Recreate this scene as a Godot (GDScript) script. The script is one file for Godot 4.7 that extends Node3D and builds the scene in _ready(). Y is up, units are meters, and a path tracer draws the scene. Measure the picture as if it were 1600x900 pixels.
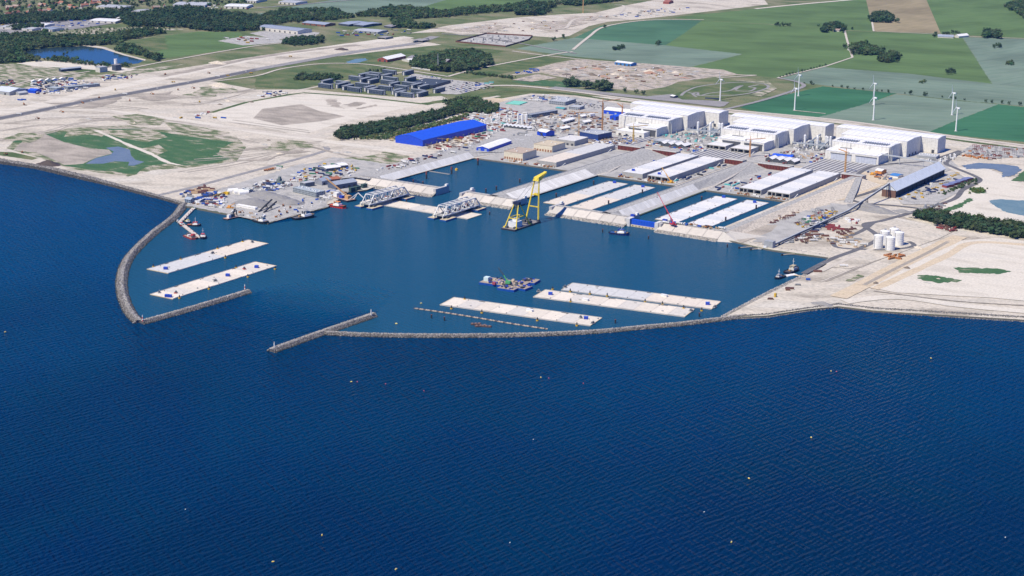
extends Node3D
# A tunnel-element yard and its work harbour seen from the air. Metres, y up: x runs along the quay grid, z towards the sea.
const G := 2.0            # level of the land above the sea
const STEP := 0.005       # each sheet laid on the ground lies this much above the one before
var sheet_level := G + 0.02
var mats := {}
var texs := {}
var counts := {}
var protos := {}
var crowns: Array[ArrayMesh] = []
var rng := RandomNumberGenerator.new()


class Mesher:
	var p := PackedVector3Array()
	var n := PackedVector3Array()
	var uv := PackedVector2Array()

	func tri(a: Vector3, b: Vector3, c: Vector3, inside: Vector3) -> void:
		var m := (c - a).cross(b - a)
		if m.length_squared() < 1e-9:
			return
		m = m.normalized()
		if m.dot((a + b + c) / 3.0 - inside) < 0.0:
			m = -m
			p.append_array(PackedVector3Array([a, c, b]))
		else:
			p.append_array(PackedVector3Array([a, b, c]))
		n.append_array(PackedVector3Array([m, m, m]))

	func up(a: Vector3, b: Vector3, c: Vector3) -> void:
		tri(a, b, c, (a + b + c) / 3.0 - Vector3(0,50,0))

	func quad(a: Vector3, b: Vector3, c: Vector3, d: Vector3, inside: Vector3) -> void:
		tri(a, b, c, inside)
		tri(a, c, d, inside)

	func quad_up(a: Vector3, b: Vector3, c: Vector3, d: Vector3) -> void:
		up(a, b, c)
		up(a, c, d)

	func hexa(q: PackedVector3Array) -> void:      # four corners below, four above
		var m := Vector3.ZERO
		for v in q:
			m += v / 8.0
		quad(q[0], q[1], q[2], q[3], m)
		quad(q[4], q[5], q[6], q[7], m)
		for i in 4:
			var j := (i + 1) % 4
			quad(q[i], q[j], q[4 + j], q[4 + i], m)

	func box(c: Vector3, s: Vector3, yaw := 0.0) -> void:      # c is the middle of its foot
		var q := PackedVector3Array()
		for h in [0.0, s.y]:
			for k in [[-1,-1],[1,-1],[1,1],[-1,1]]:
				q.append(c + Vector3(k[0] * s.x / 2,h,k[1] * s.z / 2).rotated(Vector3.UP, yaw))
		hexa(q)

	func frustum(c: Vector3, s: Vector3, top: Vector2, shift := Vector2.ZERO) -> void:   # a box whose top is smaller and moved
		var q := PackedVector3Array()
		for k in [[-1,-1],[1,-1],[1,1],[-1,1]]:
			q.append(c + Vector3(k[0] * s.x / 2,0,k[1] * s.z / 2))
		for k in [[-1,-1],[1,-1],[1,1],[-1,1]]:
			q.append(c + Vector3(k[0] * top.x / 2 + shift.x,s.y,k[1] * top.y / 2 + shift.y))
		hexa(q)

	func bar(a: Vector3, b: Vector3, w: float, h := -1.0) -> void:
		h = w if h < 0 else h
		var d := (b - a).normalized()
		var s := d.cross(Vector3.UP)
		s = Vector3.RIGHT if s.length() < 0.01 else s.normalized()
		var t := s.cross(d)
		var q := PackedVector3Array()
		for e in [a, b]:
			for k in [[-1,-1],[1,-1],[1,1],[-1,1]]:
				q.append(e + s * k[0] * w / 2 + t * k[1] * h / 2)
		hexa(q)

	func tube(a: Vector3, b: Vector3, ra: float, rb: float, sides := 10) -> void:
		var d := (b - a).normalized()
		var s := d.cross(Vector3(0.31,0.2,0.93)).normalized()
		var t := s.cross(d)
		var m := (a + b) / 2.0
		for i in sides:
			var u := TAU * i / sides
			var v := TAU * (i + 1) / sides
			var du := s * cos(u) + t * sin(u)
			var dv := s * cos(v) + t * sin(v)
			quad(a + du * ra, a + dv * ra, b + dv * rb, b + du * rb, m)
			tri(a, a + du * ra, a + dv * ra, m)
			tri(b, b + du * rb, b + dv * rb, m)

	func prism(poly: Array, y0: float, y1: float, bottom := false) -> void:
		var flat := PackedVector2Array(poly)
		var c := Vector2.ZERO
		for v in flat:
			c += v / flat.size()
		var idx := Geometry2D.triangulate_polygon(flat)
		for i in range(0, idx.size(),3):
			var q := [flat[idx[i]], flat[idx[i + 1]], flat[idx[i + 2]]]
			up(Vector3(q[0].x,y1,q[0].y),Vector3(q[1].x,y1,q[1].y),Vector3(q[2].x,y1,q[2].y))
		var turn := 0.0
		for i in flat.size():
			turn += flat[i].cross(flat[(i + 1) % flat.size()])
		for i in flat.size():
			var a: Vector2 = flat[i]
			var b: Vector2 = flat[(i + 1) % flat.size()]
			var side := (b - a).orthogonal().normalized() * (1.0 if turn > 0 else -1.0)
			var inside := Vector3((a.x + b.x) / 2 + side.x, (y0 + y1) / 2,(a.y + b.y) / 2 + side.y)
			quad(Vector3(a.x,y0,a.y),Vector3(b.x,y0,b.y),Vector3(b.x,y1,b.y),Vector3(a.x,y1,a.y), inside)

	func loft(a: PackedVector3Array, b: PackedVector3Array) -> void:
		for i in a.size() - 1:
			quad_up(a[i], a[i + 1], b[i + 1], b[i])

	func lump(c: Vector3, rx: float, rz: float, h: float, rough: float, r: RandomNumberGenerator, around := 16, rings := 6, flat := 0.12) -> void:   # a heap
		var rows := []
		for j in rings + 1:
			var f := float(j) / rings
			var row := PackedVector3Array()
			for i in around:
				var u := TAU * i / around
				var k := lerpf(1.0, flat, f) * (1.0 + r.randf_range(-rough, rough))
				row.append(c + Vector3(cos(u) * rx * k, h * f * (1.0 + r.randf_range(-rough, rough) * 0.4) - 0.3 * (1 - f), sin(u) * rz * k))
			rows.append(row)
		for j in rings:
			for i in around:
				var i2 := (i + 1) % around
				quad_up(rows[j][i], rows[j][i2], rows[j + 1][i2], rows[j + 1][i])
		for i in around:
			up(rows[rings][i], rows[rings][(i + 1) % around], c + Vector3(0,h * 1.02,0))

	func done() -> ArrayMesh:
		var a := []
		a.resize(Mesh.ARRAY_MAX)
		a[Mesh.ARRAY_VERTEX] = p
		a[Mesh.ARRAY_NORMAL] = n
		if uv.size() == p.size():
			a[Mesh.ARRAY_TEX_UV] = uv
		var m := ArrayMesh.new()
		m.add_surface_from_arrays(Mesh.PRIMITIVE_TRIANGLES, a)
		return m


func pl(n: Array) -> Array:      # a line of ground points from x, z, x, z ...
	var out := []
	for i in range(0, n.size(),2):
		out.append(Vector2(n[i],n[i + 1]))
	return out


# ---------- naming and grouping ----------
func numbered(called: String) -> String:
	counts[called] = counts.get(called, -1) + 1
	return called if counts[called] == 0 else "%s_%03d" % [called, counts[called]]


func tag(o: Node, label: String, category: String, group := "") -> Node:
	o.set_meta("label", label)
	o.set_meta("category", category)
	if group:
		o.set_meta("group", group)
	return o


func thing(called: String, label: String, category: String, at := Vector3.ZERO, turn := 0.0, group := "") -> Node3D:
	var o := Node3D.new()
	o.name = numbered(called)
	add_child(o)
	o.position = at
	o.rotation.y = turn
	tag(o, label, category, group)
	return o


func part(called: String, m: Mesher, mat: Material, parent: Node) -> MeshInstance3D:
	var o := MeshInstance3D.new()
	o.mesh = m.done()
	o.material_override = mat
	o.name = called
	parent.add_child(o, true)
	return o


func solo(called: String, m: Mesher, mat: Material, label: String, category: String, group := "") -> MeshInstance3D:
	var o := part(numbered(called), m, mat, self)
	tag(o, label, category, group)
	return o


func structure(called: String, m: Mesher, mat: Material, label: String) -> MeshInstance3D:
	var o := part(numbered(called), m, mat, self)
	o.set_meta("kind", "structure")
	o.set_meta("label", label)
	return o


func copy_of(key: String, called: String, at: Vector3, turn: float, label: String, category: String, group := "", size := 1.0) -> Node3D:
	var o: Node3D = protos[key].duplicate()
	o.name = numbered(called)
	add_child(o)
	o.position = at
	o.rotation.y = turn
	o.scale = Vector3.ONE * size
	tag(o, label, category, group)
	return o


func root_of(key: String) -> Node3D:
	var o := Node3D.new()
	protos[key] = o
	return o


# ---------- materials ----------
func lin(r: float,g: float,b: float) -> Color:
	return Color(r,g,b).linear_to_srgb()


func noise_texture(key: String, frequency: float, octaves: int, stops: Array, size := 512, warp := 0.0) -> NoiseTexture2D:
	if texs.has(key):
		return texs[key]
	var f := FastNoiseLite.new()
	f.seed = key.hash() % 9973
	f.noise_type = FastNoiseLite.TYPE_SIMPLEX_SMOOTH
	f.frequency = frequency
	f.fractal_octaves = octaves
	f.fractal_gain = 0.55
	if warp > 0.0:
		f.domain_warp_enabled = true
		f.domain_warp_amplitude = warp
		f.domain_warp_frequency = frequency * 1.5
	var g := Gradient.new()
	var offs := PackedFloat32Array()
	var cols := PackedColorArray()
	for s in stops:
		offs.append(s[0])
		cols.append(s[1])
	g.offsets = offs
	g.colors = cols
	var t := NoiseTexture2D.new()
	t.width = size
	t.height = size
	t.seamless = true
	t.noise = f
	t.color_ramp = g
	texs[key] = t
	return t


func grey(v: float) -> Color:
	return Color(v,v,v)


func paint(key: String, c: Color, rough := 0.75, metal := 0.0, wear := true) -> StandardMaterial3D:
	if mats.has(key):
		return mats[key]
	var m := StandardMaterial3D.new()
	m.albedo_color = c
	m.roughness = rough
	m.metallic = metal
	if wear:
		m.albedo_texture = noise_texture("wear", 0.02,5,[[0.0, grey(0.87)],[0.4, grey(0.96)],[0.6, grey(0.98)],[1.0, grey(1.0)]],256)
		m.uv1_triplanar = true
		m.uv1_world_triplanar = true
		m.uv1_scale = Vector3.ONE / 35.0
	mats[key] = m
	return m


# ground: a coarse colour pattern laid over «tile» metres, multiplied by a finer one over «fine» metres
func soil(key: String, stops: Array, tile := 400.0, freq := 0.012, stretch := 1.0, fine := 55.0, warp := 0.0, fine_low := 0.8, rough := 0.95) -> StandardMaterial3D:
	if mats.has(key):
		return mats[key]
	var m := StandardMaterial3D.new()
	m.albedo_texture = noise_texture("soil_" + key, freq, 6, stops, 512, warp)
	m.uv1_scale = Vector3(100.0 / (tile * stretch),100.0 / tile, 1)
	m.detail_enabled = true
	m.detail_blend_mode = BaseMaterial3D.BLEND_MODE_MUL
	m.detail_uv_layer = BaseMaterial3D.DETAIL_UV_2
	m.detail_albedo = noise_texture("fine%d" % int(fine_low * 100),0.03,5,[[0.2, grey(fine_low)],[0.5, grey(0.96)],[0.8, grey(1.0)]],512)
	m.uv2_scale = Vector3(100.0 / (fine * stretch),100.0 / fine, 1)
	m.roughness = rough
	m.metallic_specular = 0.25
	mats[key] = m
	return m


# a crop: drilled rows and tramlines along one direction
func crop(key: String, c: Color, c2: Color, line: Color, spacing := 24.0) -> StandardMaterial3D:
	if mats.has(key):
		return mats[key]
	var f := FastNoiseLite.new()
	f.seed = key.hash() % 9973
	f.frequency = 0.012
	f.fractal_octaves = 5
	var size := 512
	var im := Image.create(size, size, false, Image.FORMAT_RGB8)
	var r := RandomNumberGenerator.new()
	r.seed = key.hash()
	var streak := PackedFloat32Array()
	for y in size:
		streak.append(r.randf())
	for y in size:
		var s := (streak[y] + streak[(y + 1) % size] + streak[(y + 2) % size]) / 3.0
		for x in size:
			var u := TAU * x / size
			var k := clampf(0.5 + f.get_noise_3d(cos(u) * 82.0, sin(u) * 82.0, y * 1.0) * 0.8 + (s - 0.5) * 0.5,0.0,1.0)
			var edge := minf(1.0, minf(y, size - y) / 40.0)
			k = lerpf(0.5, k, edge)
			im.set_pixel(x, y, c.lerp(c2, k))
	var lanes := 4
	for l in lanes:
		var y0 := int(size * (l + 0.5) / lanes)
		for x in size:
			for d in [0,1,2,3,7,8,9,10]:
				im.set_pixel(x, y0 + d, im.get_pixel(x, y0 + d).lerp(line, 0.55))
	var m := StandardMaterial3D.new()
	m.albedo_texture = ImageTexture.create_from_image(im)
	var tile := spacing * lanes * 1.6
	m.uv1_scale = Vector3(100.0 / (tile * 4.0),100.0 / tile, 1)
	m.detail_enabled = true
	m.detail_blend_mode = BaseMaterial3D.BLEND_MODE_MUL
	m.detail_uv_layer = BaseMaterial3D.DETAIL_UV_2
	m.detail_albedo = noise_texture("field_wide", 0.008,4,[[0.2, grey(0.88)],[0.5, grey(0.95)],[0.8, grey(1.0)]],256)
	m.uv2_scale = Vector3(100.0 / 900.0,100.0 / 500.0,1)
	m.roughness = 0.95
	m.metallic_specular = 0.2
	mats[key] = m
	return m


# ---------- ground sheets ----------
func roughen(poly: Array, amount: float, seed_value: int) -> PackedVector2Array:
	var out := PackedVector2Array()
	if amount <= 0.0:
		return PackedVector2Array(poly)
	var f := FastNoiseLite.new()
	f.seed = seed_value
	f.frequency = 0.35 / maxf(amount, 4.0)
	f.fractal_octaves = 4
	for i in poly.size():
		var a: Vector2 = poly[i]
		var b: Vector2 = poly[(i + 1) % poly.size()]
		var steps := maxi(1, int(a.distance_to(b) / maxf(amount * 0.5,3.0)))
		for k in steps:
			var q := a.lerp(b, float(k) / steps)
			out.append(q + Vector2(f.get_noise_2d(q.x, q.y), f.get_noise_2d(q.x + 900.0, q.y)) * amount * 1.6)
	return out


func uv_of(q: Vector3, turn: float) -> Vector2:
	return Vector2(q.x,q.z).rotated(turn) * 0.01


func lay(called: String, poly: Array, mat: Material, label: String, rough := 0.0, turn := 0.0) -> MeshInstance3D:
	sheet_level += STEP
	var pts := roughen(poly, rough, called.hash() % 1000 + poly.size())
	var idx := Geometry2D.triangulate_polygon(pts)
	if idx.is_empty():
		pts = PackedVector2Array(poly)
		idx = Geometry2D.triangulate_polygon(pts)
		if idx.is_empty():
			print("no triangles: ", label)
	var m := Mesher.new()
	for i in range(0, idx.size(),3):
		var q := [pts[idx[i]], pts[idx[i + 1]], pts[idx[i + 2]]]
		m.up(Vector3(q[0].x,sheet_level,q[0].y),Vector3(q[1].x,sheet_level,q[1].y),Vector3(q[2].x,sheet_level,q[2].y))
	for v in m.p:
		m.uv.append(uv_of(v, turn))
	return laid(called, m, mat, label)


func laid(called: String, m: Mesher, mat: Material, label: String) -> MeshInstance3D:
	var a := []
	a.resize(Mesh.ARRAY_MAX)
	a[Mesh.ARRAY_VERTEX] = m.p
	a[Mesh.ARRAY_NORMAL] = m.n
	a[Mesh.ARRAY_TEX_UV] = m.uv
	a[Mesh.ARRAY_TEX_UV2] = m.uv
	var am := ArrayMesh.new()
	am.add_surface_from_arrays(Mesh.PRIMITIVE_TRIANGLES, a)
	var o := MeshInstance3D.new()
	o.mesh = am
	o.material_override = mat
	o.name = numbered(called)
	add_child(o)
	o.set_meta("kind", "structure")
	o.set_meta("label", label)
	return o


func smooth(pts: Array, per := 6) -> PackedVector2Array:
	var out := PackedVector2Array()
	for i in pts.size() - 1:
		var a: Vector2 = pts[maxi(i - 1,0)]
		var b: Vector2 = pts[i]
		var c: Vector2 = pts[i + 1]
		var d: Vector2 = pts[mini(i + 2, pts.size() - 1)]
		for k in per:
			out.append(b.cubic_interpolate(c, a, d, float(k) / per))
	out.append(pts[-1])
	return out


func ribbon_into(m: Mesher, line: PackedVector2Array, width: float, level: float, wobble := 0.0) -> void:
	var left := PackedVector3Array()
	var right := PackedVector3Array()
	for i in line.size():
		var d := (line[mini(i + 1, line.size() - 1)] - line[maxi(i - 1,0)]).normalized().orthogonal()
		var w := width * 0.5 * (1.0 + rng.randf_range(-wobble, wobble))
		left.append(Vector3(line[i].x + d.x * w,level,line[i].y + d.y * w))
		right.append(Vector3(line[i].x - d.x * w,level,line[i].y - d.y * w))
	m.loft(left, right)


func road(called: String, pts: Array, width: float, mat: Material, label: String, wobble := 0.0, per := 6) -> MeshInstance3D:
	sheet_level += STEP
	var m := Mesher.new()
	ribbon_into(m, smooth(pts, per), width, sheet_level, wobble)
	for v in m.p:
		m.uv.append(uv_of(v, 0.3))
	return laid(called, m, mat, label)


# ---------- rocks and trees ----------
func blob(r: RandomNumberGenerator, stretch: Vector3, rough: float) -> Mesher:
	var m := Mesher.new()
	var s := SphereMesh.new()
	s.radius = 1.0
	s.height = 2.0
	s.radial_segments = 7
	s.rings = 3
	var a := s.get_mesh_arrays()
	var v: PackedVector3Array = a[Mesh.ARRAY_VERTEX]
	var idx: PackedInt32Array = a[Mesh.ARRAY_INDEX]
	var moved := {}
	for q in v:
		var k := q.snapped(Vector3.ONE * 0.01)
		if not moved.has(k):
			moved[k] = q * stretch * (1.0 + r.randf_range(-rough, rough))
	for i in range(0, idx.size(),3):
		m.tri(moved[v[idx[i]].snapped(Vector3.ONE * 0.01)], moved[v[idx[i + 1]].snapped(Vector3.ONE * 0.01)], moved[v[idx[i + 2]].snapped(Vector3.ONE * 0.01)],Vector3.ZERO)
	return m


func make_crowns() -> void:      # crowns one metre high, wide as their kind: leaf clumps spread through an uneven volume
	for k in 7:
		var r := RandomNumberGenerator.new()
		r.seed = 70 + k
		var m := Mesher.new()
		var wide := 0.36 + 0.05 * (k % 4)
		m.tube(Vector3(0,-0.05,0),Vector3(0,0.5,0),0.03,0.015,5)
		var clumps := 11 if k < 5 else 8
		for c in clumps:
			var u := r.randf() * TAU
			var y := r.randf_range(0.28,0.86)
			var reach := wide * sqrt(maxf(0.05,1.0 - pow((y - 0.52) / 0.5,2.0))) * r.randf_range(0.25,0.85)
			if k >= 5:      # a pointed, conifer-like crown
				reach = wide * (1.05 - y) * r.randf_range(0.3,0.9)
			var b := blob(r, Vector3(1,0.8,1) * r.randf_range(0.13,0.22),0.3)
			var at := Vector3(cos(u) * reach, y, sin(u) * reach)
			for i in b.p.size():
				m.p.append(b.p[i] + at)
				m.n.append(b.n[i])
		for leaf in 46:
			var u := r.randf() * TAU
			var y := r.randf_range(0.2,1.0)
			var reach := wide * sqrt(maxf(0.03,1.0 - pow((y - 0.55) / 0.52,2.0))) * r.randf_range(0.8,1.15)
			var at := Vector3(cos(u) * reach, y, sin(u) * reach)
			var e := Vector3(r.randf_range(-1,1), r.randf_range(-1,1), r.randf_range(-1,1)).normalized() * 0.09
			var g := e.cross(Vector3(r.randf(), r.randf(),1)).normalized() * 0.08
			m.tri(at - e, at + e, at + g, Vector3(0,0.5,0))
		crowns.append(m.done())


func leaf_mat() -> StandardMaterial3D:
	if not mats.has("leaf"):
		var m := StandardMaterial3D.new()
		m.vertex_color_use_as_albedo = true
		m.roughness = 0.9
		m.metallic_specular = 0.2
		mats["leaf"] = m
	return mats["leaf"]


func wood(called: String, poly: Array, gap: float, tall: float, tint: Color, label: String, conifer := 0.15, spread := 0.45, clear := Vector2.INF, room := 0.0) -> void:
	var flat := PackedVector2Array(poly)
	var lo: Vector2 = flat[0]
	var hi: Vector2 = flat[0]
	for q in flat:
		lo = lo.min(q)
		hi = hi.max(q)
	var places := [[], [], [], [], [], [], []]
	var x := lo.x
	while x < hi.x:
		var z := lo.y
		while z < hi.y:
			var q := Vector2(x + rng.randf_range(-0.6,0.6) * gap, z + rng.randf_range(-0.6,0.6) * gap)
			if Geometry2D.is_point_in_polygon(q, flat) and (room == 0.0 or q.distance_to(clear) > room):
				var k := rng.randi_range(5,6) if rng.randf() < conifer else rng.randi_range(0,4)
				if rng.randf() < 0.1:
					q += Vector2(rng.randf_range(-3,3), rng.randf_range(-3,3)) * gap
				if rng.randf() > 0.07:
					places[k].append(q)
			z += gap
		x += gap
	var host := Node3D.new()
	host.name = numbered(called)
	add_child(host)
	host.set_meta("kind", "stuff")
	host.set_meta("label", label)
	host.set_meta("category", "wood")
	for k in 7:
		if places[k].is_empty():
			continue
		var mm := MultiMesh.new()
		mm.transform_format = MultiMesh.TRANSFORM_3D
		mm.use_colors = true
		mm.mesh = crowns[k]
		mm.instance_count = places[k].size()
		for i in places[k].size():
			var h := tall * (1.0 + rng.randf_range(-spread, spread))
			var w := h * rng.randf_range(0.9,1.35)
			var b := Basis(Vector3.UP, rng.randf() * TAU).scaled(Vector3(w,h,w))
			var q: Vector2 = places[k][i]
			mm.set_instance_transform(i, Transform3D(b, Vector3(q.x,G,q.y)))
			var t := rng.randf_range(0.55,1.5)
			mm.set_instance_color(i, Color(tint.r * t * rng.randf_range(0.75,1.45), tint.g * t, tint.b * t * rng.randf_range(0.7,1.15)))
		var o := MultiMeshInstance3D.new()
		o.multimesh = mm
		o.material_override = leaf_mat()
		o.name = "trees"
		o.set_meta("kind", "stuff")
		host.add_child(o, true)


func tree(at: Vector2, tall: float, label: String, group: String, kind := -1) -> void:
	var k := rng.randi_range(0,4) if kind < 0 else kind
	var shade := rng.randi_range(0,2)
	var key := "tree%d_%d" % [k, shade]
	if not protos.has(key):
		var o := root_of(key)
		var t := Mesher.new()
		t.tube(Vector3(0,-0.05,0),Vector3(0,0.45,0),0.035,0.02,6)
		for b in 3:
			t.tube(Vector3(0,0.25 + 0.06 * b,0),Vector3(cos(b * 2.2),1.6 + b * 0.2, sin(b * 2.2)) * 0.25,0.015,0.006,4)
		part("trunk", t, paint("bark", lin(0.09,0.07,0.05)), o)
		var c := MeshInstance3D.new()
		c.mesh = crowns[k]
		c.material_override = paint("leaf%d" % shade, [lin(0.03,0.06,0.024), lin(0.04,0.075,0.028), lin(0.05,0.085,0.035)][shade],0.9)
		c.name = "crown"
		o.add_child(c)
	copy_of(key, "tree", Vector3(at.x,G,at.y), rng.randf() * TAU, label, "tree", group, tall)


func stones(parent: Node, called: String, from: PackedVector3Array, to: PackedVector3Array, count: int, small: float, big: float, tone: Color) -> void:     # boulders scattered over the face between two lines
	var host := {}
	for k in 4:
		var r := RandomNumberGenerator.new()
		r.seed = 300 + k
		host[k] = blob(r, Vector3(1,0.75,0.85),0.28).done()
	var lens := PackedFloat32Array([0.0])
	for i in from.size() - 1:
		lens.append(lens[-1] + from[i].distance_to(from[i + 1]))
	if not mats.has("stone"):
		var sm := StandardMaterial3D.new()
		sm.vertex_color_use_as_albedo = true
		sm.roughness = 0.95
		mats["stone"] = sm
	for k in 4:
		var mm := MultiMesh.new()
		mm.transform_format = MultiMesh.TRANSFORM_3D
		mm.use_colors = true
		mm.mesh = host[k]
		mm.instance_count = count / 4
		for i in mm.instance_count:
			var s := rng.randf() * lens[-1]
			var at := 0
			while at < from.size() - 2 and lens[at + 1] < s:
				at += 1
			var f := (s - lens[at]) / maxf(0.01, lens[at + 1] - lens[at])
			var q := from[at].lerp(from[at + 1], f).lerp(to[at].lerp(to[at + 1], f), rng.randf())
			var size := rng.randf_range(small, big)
			mm.set_instance_transform(i, Transform3D(Basis.from_euler(Vector3(rng.randf() * 6, rng.randf() * 6, rng.randf() * 6)).scaled(Vector3.ONE * size), q))
			var t := rng.randf_range(0.45,1.5)
			mm.set_instance_color(i, Color(tone.r * t, tone.g * t, tone.b * t * rng.randf_range(0.9,1.1)))
		var o := MultiMeshInstance3D.new()
		o.multimesh = mm
		o.material_override = mats["stone"]
		o.name = called
		o.set_meta("kind", "stuff")
		parent.add_child(o, true)


func at_height(line: Array, y: float) -> PackedVector3Array:
	var out := PackedVector3Array()
	for q in line:
		out.append(Vector3(q.x,y,q.y))
	return out


func beside(line: PackedVector2Array, off: float, y: float) -> PackedVector3Array:
	var out := PackedVector3Array()
	for i in line.size():
		var d := (line[mini(i + 1, line.size() - 1)] - line[maxi(i - 1,0)]).normalized().orthogonal()
		out.append(Vector3(line[i].x + d.x * off,y,line[i].y + d.y * off))
	return out


func _ready() -> void:
	rng.seed = 20240610
	# camera: a long lens from a helicopter 650 m up
	var cam := Camera3D.new()
	cam.name = "camera"
	add_child(cam)
	cam.transform = Transform3D(Basis(Vector3(0.83687655,0.01221313,-0.5472554),Vector3(-0.15398838,0.96462986,-0.21395517),Vector3(0.52528584,0.26332504,0.80915679)),Vector3(1218.668,652.989,3129.435))
	cam.fov = 18.3047
	cam.near = 1.0
	cam.far = 30000.0
	# sky, air and exposure
	var env := Environment.new()
	env.background_mode = Environment.BG_SKY
	var sky := Sky.new()
	var air := ProceduralSkyMaterial.new()
	air.sky_top_color = Color(0.13,0.33,0.70)
	air.sky_horizon_color = Color(0.33,0.59,0.88)
	air.sky_curve = 0.10
	air.ground_horizon_color = Color(0.20,0.42,0.66)
	air.ground_bottom_color = Color(0.06,0.19,0.36)
	sky.sky_material = air
	env.sky = sky
	env.background_energy_multiplier = 0.95
	env.tonemap_mode = Environment.TONE_MAPPER_LINEAR
	env.tonemap_exposure = 1.27
	env.fog_enabled = true
	env.fog_density = 0.000014
	env.fog_light_color = Color(0.40,0.66,0.95)
	env.sdfgi_enabled = true
	env.ssao_enabled = true
	env.ssil_enabled = true
	var world := WorldEnvironment.new()
	world.name = "air"
	world.environment = env
	add_child(world)
	# early-afternoon sun from behind the camera's left shoulder
	var sun := DirectionalLight3D.new()
	sun.name = "sun"
	sun.light_energy = 1.5
	sun.light_color = Color(1.0,0.96,0.87)
	sun.light_angular_distance = 0.5
	sun.shadow_enabled = true
	add_child(sun)
	sun.look_at_from_position(Vector3(-0.17,0.84,0.56),Vector3.ZERO)

	make_crowns()
	water()
	land()
	countryside()
	yards_and_roads()
	coast_rocks()
	basins()
	elements()
	factories()
	sheds()
	quay_yard()
	village()
	vessels()
	marine_marks()
	cranes()
	clutter()
	farms_and_trees()
	town()
	turbines()
	tell_apart()
	for k in protos:
		protos[k].free()


# things that share a label are told apart by their place, counted from the left as the camera sees them
func tell_apart() -> void:
	var same := {}
	for o in get_children():
		if o is Node3D and o.has_meta("category"):
			var l: String = o.get_meta("label")
			if not same.has(l):
				same[l] = []
			same[l].append(o)
	var cam: Camera3D = get_node("camera")
	for l in same:
		var those: Array = same[l]
		if those.size() < 2 or those.size() > 24 or l.split(" ").size() > 13:
			continue
		var seen := []
		for o in those:
			var q: Vector3 = o.position
			if q == Vector3.ZERO:
				q = (o as MeshInstance3D).mesh.get_aabb().get_center() if o is MeshInstance3D else o.get_child(0).mesh.get_aabb().get_center()
			var v: Vector3 = cam.transform.affine_inverse() * q
			seen.append([v.x / -v.z, o])
		seen.sort_custom(func(a, b): return a[0] < b[0])
		for i in seen.size():
			var n := i + 1
			var nth := "leftmost" if i == 0 else "rightmost" if n == seen.size() else "%d%s from left" % [n, "st" if n % 10 == 1 and n != 11 else "nd" if n % 10 == 2 and n != 12 else "rd" if n % 10 == 3 and n != 13 else "th"]
			seen[i][1].set_meta("label", "%s, %s" % [l, nth])


# ---------- the sea ----------
func wave_texture() -> ImageTexture:
	var size := 1024
	var r := RandomNumberGenerator.new()
	r.seed = 11
	var h := PackedFloat32Array()
	h.resize(size * size)
	for w in 46:
		# two wind seas cross: the stronger runs in from the left, the weaker from the right
		var turn := r.randfn(0.1,0.24) if w < 22 else r.randfn(-1.02,0.22) if w < 38 else r.randf() * PI
		var far := r.randf_range(24,104) if w < 38 else r.randf_range(110,190)
		var kv := int(round(far * cos(turn)))
		var ku := int(round(far * sin(turn)))
		var k := sqrt(float(kv * kv + ku * ku))
		var amp := 1.0 / k * r.randf_range(0.5,1.2) * (1.0 if w < 22 else 0.85)
		var ph := r.randf() * TAU
		var cu := PackedFloat32Array()
		var su := PackedFloat32Array()
		for x in size:
			cu.append(cos(TAU * ku * x / size + ph) * amp)
			su.append(sin(TAU * ku * x / size + ph) * amp)
		for y in size:
			var c := cos(TAU * kv * y / size)
			var s := sin(TAU * kv * y / size)
			var at := y * size
			for x in size:
				h[at + x] += cu[x] * c - su[x] * s
	var bytes := PackedByteArray()
	bytes.resize(size * size * 3)
	for y in size:
		var yn := ((y + 1) % size) * size
		for x in size:
			var v := h[y * size + x]
			var n := Vector3(v - h[y * size + (x + 1) % size], v - h[yn + x],0.035).normalized()
			var o := (y * size + x) * 3
			bytes[o] = int(n.x * 127.0 + 128.0)
			bytes[o + 1] = int(128.0 - n.y * 127.0)
			bytes[o + 2] = int(n.z * 127.0 + 128.0)
	return ImageTexture.create_from_image(Image.create_from_data(size, size, false, Image.FORMAT_RGB8, bytes))


func sea_mat(key: String, c: Color, strength: float, scale: Vector2, rough: float) -> StandardMaterial3D:
	var m := StandardMaterial3D.new()
	m.albedo_color = c
	m.roughness = rough
	m.metallic_specular = 0.08
	m.normal_enabled = true
	m.normal_texture = texs["waves"]
	m.normal_scale = strength
	m.uv1_scale = Vector3(scale.x,scale.y,1)
	mats[key] = m
	return m


func wave_uv(v: Vector3) -> Vector2:
	return Vector2(v.z,v.x) * 0.01


# water tint, paler inshore: depth plus painted-in sky reflection and gust patches
var gust_tone := FastNoiseLite.new()


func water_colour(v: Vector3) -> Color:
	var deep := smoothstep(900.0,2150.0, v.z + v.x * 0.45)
	return Color(0.0008,0.036,0.104).lerp(Color(0.0,0.0185,0.060), deep) * (1.0 + 0.22 * gust_tone.get_noise_2d(v.x, v.z * 0.6))


func tinted(o: MeshInstance3D, tint: PackedColorArray) -> void:
	var arr := o.mesh.surface_get_arrays(0)
	arr[Mesh.ARRAY_COLOR] = tint
	var am := ArrayMesh.new()
	am.add_surface_from_arrays(Mesh.PRIMITIVE_TRIANGLES, arr)
	o.mesh = am
	(o.material_override as StandardMaterial3D).albedo_color = Color.WHITE
	(o.material_override as StandardMaterial3D).vertex_color_use_as_albedo = true


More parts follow.
